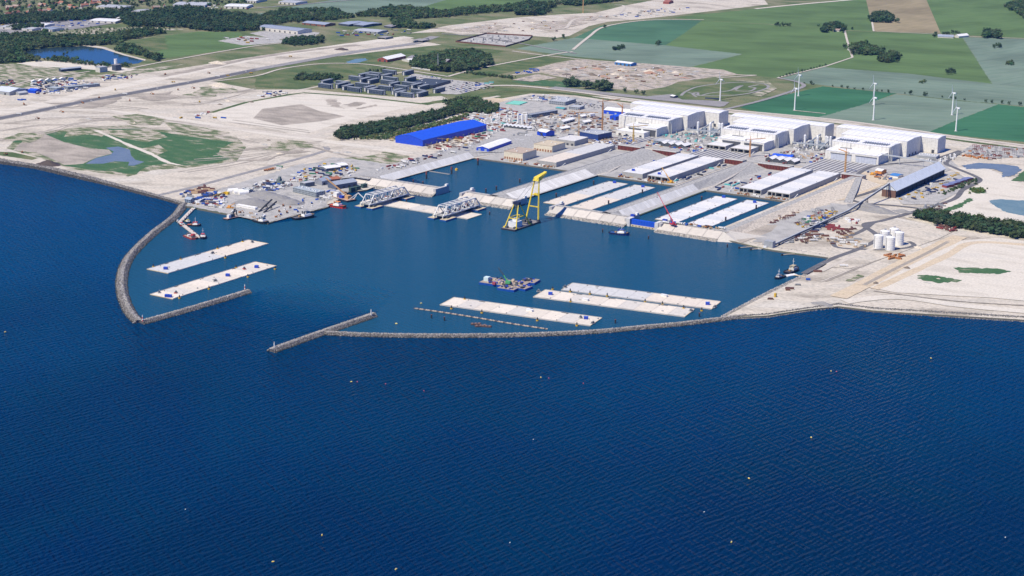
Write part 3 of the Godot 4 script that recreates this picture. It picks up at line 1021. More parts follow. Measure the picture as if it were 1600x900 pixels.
	road("dirt_bank", pl([334,840,342,731,350,595,354,494,423,459,517,445]),14.0, mats["sand_warm"], "second yellowish track over the flat", 0.1)
	road("dirt_bank", pl([326,926,375,863,461,852,542,830,652,800]),20.0, mats["sand_pale"], "pale road along the sea bank", 0.05)
	road("track", pl([337,850,412,841,470,827,532,801]),4.0, mats["track_mark"], "rough edge line of the sea road", 0.4)
	road("works_road", pl([218,820,217,716,225,638,222,549,170,479,183,431,204,316,220,206,205,114,205,32,184,-8,123,-65,94,-104,80,-221]),10.0, mats["asphalt"], "asphalt road curving past the silos and the long hall")
	road("works_road", pl([177,623,183,524,175,453]),9.0, mats["asphalt"], "asphalt road by the container stacks")
	road("works_road", pl([178,622,199,646,250,624,279,593,286,564,270,544]),8.0, mats["asphalt"], "asphalt loop round the white silos")
	road("works_road", pl([213,309,158,313,107,327,75,306,79,253,86,188]),8.0, mats["asphalt"], "narrow asphalt road in front of the long hall")
	road("works_road", pl([9,150,-4,29,22,-35,54,-82,68,-147,75,-234]),9.0, mats["asphalt"], "asphalt road behind the long hall")
	road("works_road", pl([233,792,236,688,244,604]),8.0, mats["dirt_road"], "quay road beside the tugs")
	# behind the works: railway, lanes, kart track
	road("lane", pl([-1134,-317,-1073,-389,-958,-404,-794,-390,-626,-384,-474,-394,-272,-415,-93,-397,25,-376,185,-366,367,-339]),15.0, mats["dirt_road"], "pale straight lane behind the factory halls")
	road("dyke", pl([-1049,-298,-933,-364,-771,-350,-606,-346,-466,-348,-253,-371,-79,-361,37,-341,222,-327]),14.0, mats["meadow"], "grassy ditch along the straight lane", 0.15)
	road("lane", pl([-983,-422,-812,-422,-651,-431,-538,-430]),34.0, mats["pale_asphalt"], "old grey paved strip behind the lane")
	lay("lane", pl([-740,-442,-709,-507,-653,-452,-593,-481,-550,-486,-534,-422,-643,-415,-743,-418]), mats["pale_asphalt"], "grey paddock paving beside the kart track", 1.0)
	lay("bare_patch", pl([-685,-790,-618,-829,-549,-732,-528,-605,-560,-604,-568,-730,-612,-782]), mats["sparse"], "dry brown bank round the end of the kart track", 4.0)
	lay("kart_track", pl([-702,-495,-724,-658,-680,-781,-614,-793,-572,-739,-566,-623,-595,-485,-653,-452]), mats["meadow"], "grass infield of the kart track", 2.0)
	road("kart_track", pl([-681,-499,-702,-565,-711,-656,-671,-762,-612,-782,-574,-737,-569,-656,-584,-586,-639,-532,-669,-543,-690,-551]),7.0, mats["pale_asphalt"], "outer bend of the kart track")
	road("kart_track", pl([-644,-505,-673,-541,-672,-565,-648,-525,-644,-575,-625,-636,-635,-690,-636,-726,-618,-654,-585,-656,-594,-709,-615,-718,-610,-759]),6.0, mats["pale_asphalt"], "winding inside of the kart track")
	road("lane", pl([-1274,-412,-1291,-547,-1289,-720,-1281,-894,-1266,-984]),9.0, mats["dirt_road"], "lane past the farm wood")
	road("lane", pl([-1402,-893,-1268,-873,-1074,-874,-870,-875,-727,-876,-684,-896,-741,-799]),8.0, mats["dirt_road"], "lane along the pale field")
	road("lane", pl([-1669,-2,-1646,-136,-1673,-262,-1654,-390,-1578,-450,-1474,-446,-1274,-412]),8.0, mats["dirt_road"], "curving lane round the paddock")
	road("lane", pl([-515,-384,-504,-522,-502,-636,-507,-752,-518,-817,-557,-863,-622,-892]),11.0, mats["pale_asphalt"], "concrete lane that hooks round by the beet field")
	road("lane", pl([-868,-1887,-761,-1655,-619,-1353,-608,-1151,-622,-892]),6.0, mats["dirt_road"], "farm track between the green fields", 0.0,1)
	road("lane", pl([-918,-2219,-793,-1928,-605,-1982,-544,-1975,-113,-2154]),6.0, mats["dirt_road"], "farm lane beside the brown field", 0.0,1)
	road("lane", pl([-1333,-2244,-1274,-2465,-1194,-2712,-1174,-2835]),16.0, mats["sand_pale"], "white strip of the far road works")
	road("lane", pl([-1762,-1074,-1658,-1084,-1503,-1047,-1240,-957]),9.0, mats["pale_asphalt"], "road past the substation")
	road("lane", pl([-1286,-1017,-1392,-1278,-1477,-1515,-1458,-1736,-1326,-1865]),9.0, mats["dirt_road"], "pale lane round the teal field")
	road("lane", pl([-387,-471,-313,-475]),5.0, mats["dirt_road"], "turbine access track in the beet field")
	road("lane", pl([-1969,-31,-1988,-186,-2004,-547,-1960,-683]),8.0, mats["dirt_road"], "lane along the lake field")
	road("lane", pl([-1968,374,-2009,261,-2014,137,-2011,56]),7.0, mats["dirt_road"], "lane into the site compound")
	road("lane", pl([-2598,-1229,-2559,-1404,-2518,-1587,-2480,-1748]),12.0, mats["pale_asphalt"], "main road across the pale field")
	road("lane", pl([-1666,-1402,-1550,-1396,-1646,-1627,-1604,-1792,-1707,-2033,-1751,-2046]),10.0, mats["dirt_road"], "haul road in the far earthworks")


# ---------- breakwaters and rock banks ----------
func breakwater(called: String, label: String, line: PackedVector2Array, half: float, crest: float, tall: float, rocks: int) -> void:
	var o := thing(called, label, "breakwater")
	var core := Mesher.new()
	var l0 := beside(line, half, -1.0)
	var l1 := beside(line, crest, tall)
	var r1 := beside(line, -crest, tall)
	var r0 := beside(line, -half, -1.0)
	core.loft(l0, l1)
	core.loft(l1, r1)
	core.loft(r1, r0)
	for e in [0, line.size() - 1]:
		core.quad_up(l0[e], l1[e], r1[e], r0[e])
	part("rubble_core", core, paint("rubble_core", lin(0.13,0.12,0.115)), o)
	stones(o, "rock_armour", l0, l1, rocks, 0.6,1.6, Color(0.17,0.16,0.155))
	stones(o, "rock_armour", r0, r1, rocks, 0.6,1.6, Color(0.17,0.16,0.155))
	stones(o, "crest_rock", l1, r1, rocks / 2,0.7,1.5, Color(0.27,0.26,0.25))
	# the wet foot of the rocks
	stones(o, "wet_rock", beside(line, half + 0.6,0.0), beside(line, half - 2.0,0.5), rocks / 4,0.7,1.4, Color(0.045,0.045,0.04))
	stones(o, "wet_rock", beside(line, -half - 0.6,0.0), beside(line, -half + 2.0,0.5), rocks / 4,0.7,1.4, Color(0.045,0.045,0.04))


func coast_rocks() -> void:
	breakwater("breakwater", "curved rock breakwater from the quay out to the left harbour corner", smooth(pl([-812,1002,-760,1080,-710,1178,-663,1260,-619,1326,-565,1390,-506,1449,-451,1496,-412,1525,-379,1545]),5),7.6,2.4,4.2,4200)
	breakwater("breakwater", "straight rock arm closing the left harbour corner, with a red light at its end", smooth(pl([-375,1545,-371,1504,-368,1459,-366,1412,-364,1352]),4),6.2,2.0,3.6,2200)
	breakwater("breakwater", "free-standing rock mole with a white light at each end", smooth(pl([-161,1542,-160,1499,-159,1451,-157,1402,-155,1344]),4),6.6,2.2,3.8,2400)
	breakwater("breakwater", "long thin rock breakwater curving right to the sand spit", smooth(pl([-155,1445,-117,1426,-75,1401,-22,1365,42,1316,91,1272,131,1228,163,1185,196,1142,225,1096,245,1063]),5),5.2,1.6,3.0,4200)
	var west := thing("rock_bank", "dark rock bank along the left shore below the sand flats", "rock bank")
	var top := at_height(pl([-1470,907,-1345,923,-1209,922,-1097,938,-998,959,-920,974,-844,992,-813,1000]),G + 0.8)
	var foot := at_height(pl([-1433,938,-1314,951,-1239,943,-1142,956,-1035,968,-932,987,-872,996,-818,1007]),-0.6)
	var m := Mesher.new()
	m.loft(top, foot)
	part("slope", m, paint("rubble_core", Color.WHITE), west)
	var middle := PackedVector3Array()
	for i in top.size():
		middle.append(top[i].lerp(foot[i],0.5))
	stones(west, "rock_armour", top, middle, 2600,0.7,1.5, Color(0.22,0.21,0.20))
	stones(west, "wet_rock", middle, foot, 3600,0.7,1.7, Color(0.055,0.053,0.05))
	var east := thing("rock_bank", "low rock bank along the right-hand sea shore", "rock bank")
	top = at_height(pl([224,1093,266,1039,296,983,322,938,371,929,435,902,549,854,670,805]),G + 0.6)
	foot = at_height(pl([226,1096,271,1050,300,994,328,953,377,944,442,919,556,873,675,825]),-0.6)
	m = Mesher.new()
	m.loft(top, foot)
	part("slope", m, paint("rubble_core", Color.WHITE), east)
	stones(east, "rock_armour", top, foot, 5200,0.6,1.4, Color(0.15,0.145,0.14))
	var inner := thing("rock_bank", "grey stone bank below the right-hand quay and tugs", "rock bank")
	top = at_height(pl([41,680,74,692,111,696,146,695,209,698,220,783,217,944,220,1086]),G + 0.3)
	foot = at_height(pl([51,699,84,710,120,716,156,717,222,707,227,784,225,946,226,1092]),-0.5)
	m = Mesher.new()
	m.loft(top, foot)
	part("slope", m, paint("grey_stone", lin(0.30,0.285,0.27)), inner)
	stones(inner, "rock_armour", top, foot, 2600,0.5,1.1, Color(0.33,0.315,0.30))


# ---------- basins ----------
func row(x: float, y: float, zs: Array) -> PackedVector3Array:
	var out := PackedVector3Array()
	for z in zs:
		out.append(Vector3(x,y,z))
	return out


func slabs(parent: Node, a: Vector3, b: Vector3, c: Vector3, d: Vector3, count: int, gap: float, mats_of: Array, thick := 0.25) -> void:     # concrete bays from edge a-b down to edge d-c
	var up := (d - a).cross(b - a).normalized()
	if up.y < 0:
		up = -up
	var g := gap / maxf(1.0, a.distance_to(b))
	for i in count:
		var f0 := float(i) / count + g / 2
		var f1 := float(i + 1) / count - g / 2
		var m := Mesher.new()
		var q := PackedVector3Array([a.lerp(b, f0), a.lerp(b, f1), d.lerp(c, f1), d.lerp(c, f0)])
		var lift := up * (thick + rng.randf() * 0.08)
		for k in 4:
			q.append(q[k] + lift)
		m.hexa(q)
		part("slab", m, mats_of[rng.randi() % mats_of.size()], parent)


func dike(label: String, xl: float, x0: float, x1: float, xr: float, xled: float, zend: float, top: float) -> void:
	# crest from x0 to x1; left foot xl, right foot xr; a ledge out to xled; the sea end at zend
	var o := thing("dike", label, "dike")
	var zs := [158.0,230.0,310.0,394.0]
	var up := Mesher.new()
	up.loft(row(x0, top, zs), row(x1, top, zs))
	part("crest_road", up, mats["gravel_face"], o)
	var grav := Mesher.new()
	grav.loft(row(x1, top, zs),PackedVector3Array([Vector3(xr + 20,G,158),Vector3(xr + 15,G,230),Vector3(xr + 8,G,310),Vector3(xr,G,394)]))
	grav.loft(row(x0, top, zs),PackedVector3Array([Vector3(xl + 10,G,158),Vector3(xl + 6,G,230),Vector3(xl + 3,G,310),Vector3(xl,G,394)]))
	part("gravel_slope", grav, mats["gravel_face"], o)
	var ramp := Mesher.new()
	ramp.loft(PackedVector3Array([Vector3(x1 - 2,top + 0.1,170),Vector3(x1 + 12,top * 0.55,270),Vector3(xr + 8,G + 0.6,380)]),PackedVector3Array([Vector3(x1 + 3,top - 0.6,170),Vector3(x1 + 17,top * 0.5,272),Vector3(xr + 14,G + 0.3,384)]))
	part("ramp", ramp, mats["dirt_face"], o)
	var low := [394.0,480.0,580.0, zend]
	var lower := Mesher.new()
	lower.loft(row(x0, top, low), row(x1, top, low))
	part("crest_road", lower, mats["gravel_face"], o)
	var base := Mesher.new()
	base.loft(row(x1, top, low), row(xr, G, low))
	base.loft(row(x0, top, low), row(xl, -1.0, low))
	part("bank", base, mats["gravel_face"], o)
	slabs(o, Vector3(x1 + 0.3,top,396),Vector3(x1 + 0.3,top,zend - 34),Vector3(xr,G,zend - 34),Vector3(xr,G,396),26,0.5,[paint("slab_a", lin(0.70,0.69,0.66)), paint("slab_b", lin(0.74,0.73,0.70)), paint("slab_c", lin(0.65,0.64,0.61))])
	var ledge := Mesher.new()
	ledge.prism([Vector2(xr,394),Vector2(xled,394),Vector2(xled,zend),Vector2(xr,zend)],-2,G + 0.5)
	part("ledge", ledge, paint("ledge", lin(0.405,0.40,0.385)), o)
	var kerb := Mesher.new()
	kerb.prism([Vector2(x0 - 0.6,200),Vector2(x0,200),Vector2(x0,zend),Vector2(x0 - 0.6,zend)], top - 1, top + 0.7)
	part("kerb", kerb, paint("concrete", lin(0.46,0.45,0.43)), o)


func wing(label: String, x0: float, x1: float, left_wall: bool, right_wall: bool) -> void:
	# front bank between the basins and the harbour, with a concrete gate wall where it ends at an opening
	var o := thing("front_bank", label, "dike")
	var top := 11.0
	var c := Mesher.new()
	c.prism([Vector2(x0,676),Vector2(x1,676),Vector2(x1,688),Vector2(x0,688)],-2.0, top)
	part("crest_road", c, mats["gravel_face"], o)
	var s := Mesher.new()
	s.loft(PackedVector3Array([Vector3(x0,top,688),Vector3(x1,top,688)]),PackedVector3Array([Vector3(x0,-1.2,714),Vector3(x1,-1.2,714)]))
	s.loft(PackedVector3Array([Vector3(x0,top,676),Vector3(x1,top,676)]),PackedVector3Array([Vector3(x0,-1,655),Vector3(x1,-1,655)]))
	part("bank", s, paint("bank_concrete", lin(0.52,0.49,0.44)), o)
	if not left_wall:
		var e := Mesher.new()
		e.loft(PackedVector3Array([Vector3(x0,top,676),Vector3(x0,top,688)]),PackedVector3Array([Vector3(x0 - 46,G - 0.5,655),Vector3(x0 - 30,G - 3.0,714)]))
		e.up(Vector3(x0,top,688),Vector3(x0 - 30,G - 3.0,714),Vector3(x0,-1.2,714))
		part("bank_end", e, paint("bank_concrete", Color.WHITE), o)
	elif not right_wall:
		var e := Mesher.new()
		e.loft(PackedVector3Array([Vector3(x1,top,676),Vector3(x1,top,688)]),PackedVector3Array([Vector3(x1 + 60,G - 0.5,640),Vector3(x1 + 34,-1.2,700)]))
		e.up(Vector3(x1,top,688),Vector3(x1 + 34,-1.2,700),Vector3(x1,-1.2,714))
		part("bank_end", e, paint("bank_concrete", Color.WHITE), o)
	var n := maxi(2, int((x1 - x0) / 22.0))
	slabs(o, Vector3(x0 + 1,top,688.3),Vector3(x1 - 1,top,688.3),Vector3(x1 - 1,3.0,706.5),Vector3(x0 + 1,3.0,706.5), n, 0.8,[paint("bay_a", lin(0.53,0.49,0.44)), paint("bay_b", lin(0.57,0.53,0.48)), paint("bay_c", lin(0.49,0.46,0.42))],0.3)
	stones(o, "toe_rock", PackedVector3Array([Vector3(x0,2.8,706),Vector3(x1,2.8,706)]),PackedVector3Array([Vector3(x0,-0.5,716),Vector3(x1,-0.5,716)]), int((x1 - x0) * 6),0.5,1.2, Color(0.36,0.34,0.31))
	stones(o, "crest_stone", PackedVector3Array([Vector3(x0,top + 0.2,686),Vector3(x1,top + 0.2,686)]),PackedVector3Array([Vector3(x0,top + 0.2,688.5),Vector3(x1,top + 0.2,688.5)]), int((x1 - x0) * 2.0),0.4,0.9, Color(0.30,0.285,0.27))
	for e in [[left_wall, x0,1.0],[right_wall, x1,-1.0]]:
		if e[0]:
			var w := Mesher.new()
			var x: float = e[1]
			var k: float = e[2]
			w.prism([Vector2(x - k * 0.2,660),Vector2(x + k * 5.0,660),Vector2(x + k * 5.0,700),Vector2(x - k * 0.2,700)],-2, top + 0.6)
			part("gate_wall", w, paint("caisson", lin(0.46,0.45,0.45)), o)
			var v := Mesher.new()
			v.box(Vector3(x + k * 2,top + 0.6,665),Vector3(4,3,6))
			part("winch_house", v, paint("white", lin(0.75,0.75,0.74)), o)


func pile_wall(label: String, x0: float, x1: float) -> void:
	var o := thing("sheet_pile_wall", label, "retaining wall")
	var m := Mesher.new()
	var x := x0
	var k := 0
	while x < x1:
		var e := minf(x + 1.5, x1)
		var z := 158.0 + (0.5 if k % 2 == 0 else -0.1)
		m.quad(Vector3(x,G - 0.5,z),Vector3(e,G - 0.5,z),Vector3(e,12,z),Vector3(x,12,z),Vector3(x,6,140))
		m.quad(Vector3(e,G - 0.5,157.9),Vector3(e,G - 0.5,158.5),Vector3(e,12,158.5),Vector3(e,12,157.9),Vector3(x,6,158))
		x = e
		k += 1
	part("sheet_piles", m, paint("rust_pile", lin(0.25,0.065,0.052),0.85), o)
	var f := Mesher.new()
	f.prism([Vector2(x0,141),Vector2(x1,141),Vector2(x1,157.9),Vector2(x0,157.9)],G - 1,11.6)
	part("fill", f, mats["gravel_face"], o)
	var cap := Mesher.new()
	cap.prism([Vector2(x0,155.5),Vector2(x1,155.5),Vector2(x1,158.8),Vector2(x0,158.8)],11.2,12.5)
	part("capping_beam", cap, paint("concrete_light", lin(0.56,0.55,0.53)), o)


func face_mat(key: String, c: Color) -> void:
	var m := paint(key, c, 0.95)
	m.albedo_texture = noise_texture("face", 0.03,5,[[0.2, grey(0.78)],[0.5, grey(0.94)],[0.8, grey(1.0)]],256)
	m.uv1_scale = Vector3.ONE / 45.0


func basins() -> void:
	face_mat("gravel_face", lin(0.405,0.40,0.385))
	paint("concrete_pale", lin(0.62,0.61,0.60))
	face_mat("dirt_face", lin(0.50,0.47,0.43))
	face_mat("sand_face", lin(0.64,0.57,0.47))
	dike("concrete-faced dike between the first and second basins", -440,-417,-402,-381,-376,690,11.0)
	dike("concrete-faced dike between the second and third basins, the red crane's boom before it", -216,-197,-183,-171,-160,690,11.0)
	# bank along the left of the first basin
	var b := thing("dike", "long white concrete slope along the left side of the first basin", "dike")
	var crest := Mesher.new()
	crest.loft(row(-690,11,[388,500,600,700]), row(-661,11,[388,500,600,700]))
	part("crest_road", crest, mats["gravel_face"], b)
	var out := Mesher.new()
	out.loft(row(-690,11,[388,500,600,700]), row(-735,G, [388,500,600,700]))
	part("bank", out, mats["gravel_face"], b)
	var lo := Mesher.new()
	lo.loft(row(-661,10.9,[388,500,600,690]), row(-649,G, [388,500,600,690]))
	part("bank", lo, mats["gravel_face"], b)
	slabs(b, Vector3(-660.7,11,390),Vector3(-660.7,11,668),Vector3(-648,G,668),Vector3(-648,G,390),24,0.5,[mats["slab_a"], mats["slab_b"], mats["slab_c"]])
	var g := thing("gravel_slope", "grey gravel slope rising behind the first basin to the small blue halls", "embankment")
	var gm := Mesher.new()
	var crown := PackedVector3Array([Vector3(-668,6.5,376),Vector3(-645,6,343),Vector3(-644,6,240),Vector3(-626,7,140)])
	gm.loft(crown, PackedVector3Array([Vector3(-652,G,394),Vector3(-621,G,306),Vector3(-606,G,210),Vector3(-603,G,140)]))
	gm.loft(crown, PackedVector3Array([Vector3(-700,6.5,386),Vector3(-704,6,343),Vector3(-704,6,240),Vector3(-680,5,140)]))
	gm.loft(PackedVector3Array([Vector3(-700,6.5,386),Vector3(-704,6,343),Vector3(-704,6,240),Vector3(-680,5,140)]),PackedVector3Array([Vector3(-745,G,390),Vector3(-740,G,340),Vector3(-738,G,240),Vector3(-720,G,140)]))
	part("slope", gm, mats["gravel_face"], g)
	# outer bank of the third basin
	var d := thing("dike", "grey bank and road along the right side of the third basin", "dike")
	var top := Mesher.new()
	top.loft(row(15,11,[165,300,420,560,688]), row(27,11,[165,300,420,560,688]))
	part("crest_road", top, mats["gravel_face"], d)
	var side := Mesher.new()
	side.loft(row(15,11,[165,300,420,560,688]), row(-3,-1,[165,300,420,560,688]))
	part("inner_bank", side, mats["gravel_face"], d)
	var os := Mesher.new()
	os.loft(row(27,11,[165,300,420,560,688]),PackedVector3Array([Vector3(75,G,165),Vector3(68,G,300),Vector3(52,G,420),Vector3(44,G,560),Vector3(38,G,688)]))
	part("sand_bank", os, mats["sand_face"], d)
	var rp := Mesher.new()
	rp.loft(PackedVector3Array([Vector3(24,11.2,165),Vector3(50,8,250),Vector3(75,G + 0.4,340)]),PackedVector3Array([Vector3(34,11.0,160),Vector3(62,7.5,246),Vector3(90,G + 0.3,338)]))
	part("ramp", rp, mats["gravel_face"], d)
	wing("pale sloping front bank left of the open first basin, behind the left truss barges", -690,-516, false, true)
	wing("pale sloping front bank between the two open basins, behind the right truss barges", -467,-356, true, true)
	wing("pale sloping front bank between the yellow crane and the blue gate", -288,-141, true, true)
	wing("pale sloping front bank right of the blue gate", -85,24, true, false)
	var spoil := thing("membrane", "dark grey sheeting on the bank right of the blue gate", "sheeting")
	var sp := Mesher.new()
	sp.quad_up(Vector3(-80,11.2,688.4),Vector3(-48,11.2,688.4),Vector3(-52,6.5,698.5),Vector3(-76,6.5,698.5))
	part("sheet", sp, paint("membrane", lin(0.17,0.17,0.18)), spoil)
	# the blue floating gate
	var gate := thing("basin_gate", "blue floating gate closing the third basin", "gate")
	var hull := Mesher.new()
	hull.box(Vector3(-113,-3,696),Vector3(46,6.2,7))
	part("gate_body", hull, paint("gate_cream", lin(0.62,0.52,0.36)), gate)
	var blue := Mesher.new()
	blue.box(Vector3(-113,3.2,696),Vector3(42,8.2,5))
	part("blue_panel", blue, paint("gate_blue", lin(0.012,0.085,0.60),0.45), gate)
	for i in 9:
		var rib := Mesher.new()
		rib.box(Vector3(-132 + i * 4.75,3.2,698.7),Vector3(0.5,8.0,0.5))
		part("stiffener", rib, paint("gate_rib", lin(0.06,0.16,0.66),0.45), gate)
	for i in 7:
		var port := Mesher.new()
		port.box(Vector3(-131 + i * 6,0.9,699.4),Vector3(1.4,1.4,0.6))
		part("fender", port, paint("rubber", lin(0.02,0.02,0.02)), gate)
	for s in [-1,1]:
		var pier := Mesher.new()
		pier.box(Vector3(-113 + s * 25.5,-2,694),Vector3(6,14.5,16))
		part("pier", pier, mats["concrete_pale"], gate)
		var house := Mesher.new()
		house.box(Vector3(-113 + s * 29,11.4,680),Vector3(7,3.4,5))
		part("winch_house", house, paint("blue_box", lin(0.015,0.05,0.42),0.5), gate)
	# transverse walls behind the upper basins
	pile_wall("rust-red sheet pile wall left of the first bare element pair's basin", -608,-598)
	pile_wall("rust-red sheet pile wall right of the first long element", -470,-420)
	pile_wall("rust-red sheet pile wall left of the middle element pair", -394,-342)
	pile_wall("rust-red sheet pile wall right of the middle element pair", -240,-203)
	pile_wall("rust-red sheet pile wall left of the right-hand element pair", -172,-107)
	pile_wall("rust-red sheet pile wall right of the right-hand element pair", -6,34)
	# skidding tracks between the halls and the upper basins
	for bay in [[-520,-474, "concrete skidding beam leading to the first hall"],[-335,-243, "concrete skidding beam leading to the middle hall"],[-104,-10, "concrete skidding beam leading to the right hall"]]:
		var x: float = bay[0]
		while x <= bay[1]:
			var sk := Mesher.new()
			sk.box(Vector3(x,G - 0.3,78),Vector3(3.0,2.0,148))
			solo("skidding_beam", sk, mats["concrete_light"], bay[2], "rail beam", bay[2] + "s")
			x += 9.0


# ---------- tunnel elements ----------
func segment_mats(tone: String) -> Array:
	if tone == "white":
		return [paint("seg_w1", lin(0.67,0.67,0.67)), paint("seg_w2", lin(0.60,0.61,0.625)), paint("seg_w3", lin(0.70,0.69,0.67))]
	if tone == "mixed":
		return [paint("seg_m1", lin(0.67,0.60,0.51)), paint("seg_m2", lin(0.56,0.56,0.55)), paint("seg_m3", lin(0.68,0.62,0.54))]
	return [paint("seg_c1", lin(0.66,0.60,0.51)), paint("seg_c2", lin(0.72,0.655,0.56)), paint("seg_c3", lin(0.60,0.565,0.51))]


func element(label: String, front: Vector3, turn: float, tone: String, afloat: bool, segments := 9, wide := 42.0, hollow := 1, group := "") -> Node3D:
	# front is the middle of its near end at the foot; the element runs away along -z before the turn
	var o := thing("tunnel_element", label, "tunnel element", front, turn, group)
	var tones := segment_mats(tone)
	var lo := -8.4 if afloat else 0.0
	var hi := lo + 9.0
	for i in segments:
		var z := -24.1 * i
		var m := Mesher.new()
		var mat: Material = tones[(i * 2 + int(front.x)) % 3] if tone != "mixed" else tones[0 if i < segments / 2 else 1]
		if not afloat and i < hollow:
			m.box(Vector3(0,hi - 1.3,z - 11.9),Vector3(wide,1.3,23.8))
			m.box(Vector3(0,lo,z - 11.9),Vector3(wide,1.3,23.8))
			for x in [-0.5,-0.31,-0.14,0.16,0.5]:
				m.box(Vector3(x * (wide - 1.2), lo + 1.3, z - 11.9),Vector3(1.2,hi - lo - 2.6,23.8))
			m.box(Vector3(0.19 * wide,lo + 1.3,z - 11.9),Vector3(0.7,hi - lo - 2.6,23.8))
		else:
			m.box(Vector3(0,lo,z - 11.9),Vector3(wide,9.0,23.8))
		part("segment", m, mat if afloat else paint("raw_concrete", lin(0.36,0.36,0.355)), o)
		if not afloat:
			var dk := Mesher.new()
			dk.box(Vector3(0,hi,z - 11.9),Vector3(wide - 0.3,0.25,23.6))
			part("deck", dk, mat, o)
	var long := 24.1 * segments
	for s in [-1,1]:
		var r := Mesher.new()
		r.box(Vector3(s * (wide / 2 - 0.3), hi + 0.2,-long / 2),Vector3(0.35,0.5,long - 1))
		part("edge_rail", r, paint("rail_grey", lin(0.42,0.41,0.40)), o)
	if afloat:
		for e in [0.25,-long + 0.1]:
			var b := Mesher.new()
			b.box(Vector3(0,lo,e),Vector3(wide - 1.0,9.3,0.8))
			part("bulkhead", b, paint("bulkhead", lin(0.52,0.42,0.27)), o)
	else:
		for s in [0.08,0.86]:
			var st := Mesher.new()
			st.box(Vector3(wide / 2 + 1.6,lo,-long * s - 6),Vector3(2.2,1.0,18))
			st.bar(Vector3(wide / 2 + 1.6,lo,-long * s + 3),Vector3(wide / 2 + 1.6,lo + 4,-long * s - 12),2.0,0.4)
			part("access_stair", st, paint("stair", lin(0.62,0.62,0.62)), o)
	if afloat:
		for i in 7:
			var f := Mesher.new()
			f.box(Vector3((wide / 2 - 1.6) * (1 if i % 2 else -1), hi, -long * (i + 0.2 + rng.randf() * 0.6) / 7),Vector3(1.6,0.25, rng.randf_range(4,11)))
			part("fender_mat", f, paint("rubber", Color.WHITE), o)
		for i in 5:
			var f := Mesher.new()
			f.box(Vector3(rng.randf_range(-0.35,0.35) * wide, hi, -long * rng.randf()),Vector3(rng.randf_range(1,3), rng.randf_range(0.4,1.4), rng.randf_range(1,3)))
			part("deck_hatch", f, paint("rail_grey", Color.WHITE), o)
	for i in range(2, segments, 3):
		for s in [-0.4,0.4]:
			var h := Mesher.new()
			h.tube(Vector3(s * wide,hi,-24.1 * i),Vector3(s * wide,hi + 0.9,-24.1 * i),0.6,0.6,8)
			part("bollard", h, paint("rubber", Color.WHITE), o)
	return o


func elements() -> void:
	var top := 0.0
	# afloat in the basins
	element("floating element at the left of the second basin, warm at its near half", Vector3(-318,top,637),0, "mixed", true)
	element("floating element at the right of the second basin, warm at its near half", Vector3(-264.5,top,636),0, "mixed", true)
	element("white floating element at the left of the third basin", Vector3(-106,top,634),0, "white", true)
	element("white floating element at the right of the third basin", Vector3(-48.5,top,630),0, "white", true)
	# dry in the upper basins
	element("single long grey-sided element standing dry behind the first basin", Vector3(-495,G,378),0, "mixed", false, 9,42,0)
	element("left element of the middle dry pair, its near end closed", Vector3(-315.5,G,375),0, "white", false, 9,42,0)
	element("right element of the middle dry pair, yellow mobile crane at its near end", Vector3(-263.8,G,374.5),0, "white", false, 9,42,1)
	element("left element of the right dry pair, with four open tubes", Vector3(-84,G,372),0, "white", false, 9,42,1)
	element("right element of the right dry pair, with four open tubes", Vector3(-31,G,371),0, "white", false, 9,42,1)
	element("short run of new segments coming out of the middle hall, left", Vector3(-316,G,45),0, "white", false, 2,42,1)
	element("short run of new segments coming out of the middle hall, right", Vector3(-262,G,48),0, "white", false, 2,42,1)
	# moored in the harbour
	moored("upper of the two moored elements at the left breakwater", Vector2(-521,1127),Vector2(-521,1343),1, "mixed")
	moored("lower of the two moored elements at the left breakwater, blue boxes at its near end", Vector2(-424,1222),Vector2(-422,1437),1, "cream")
	moored("front moored element nearest the long thin breakwater", Vector2(100,1221),Vector2(-116,1253),1, "cream")
	moored("middle one of the three moored elements on the right", Vector2(180,1113),Vector2(-36,1147),1, "cream")
	moored("rear one of the three moored elements on the right, greyer at its far half", Vector2(192,1059),Vector2(-23,1094),1, "mixed")
	moored("element afloat between the two pairs of white truss barges", Vector2(-372,814),Vector2(-590,814),1, "cream")


func moored(label: String, from: Vector2, to: Vector2, side: int, tone: String) -> void:
	var d := (to - from).normalized()
	var n := d.orthogonal() * -21.0 * side
	if n.dot(Vector2(-0.525,-0.809)) < 0.0:
		n = -n
	var turn := atan2(-d.x, -d.y)
	var q := from + n
	element(label, Vector3(q.x,0,q.y), turn, tone, true)


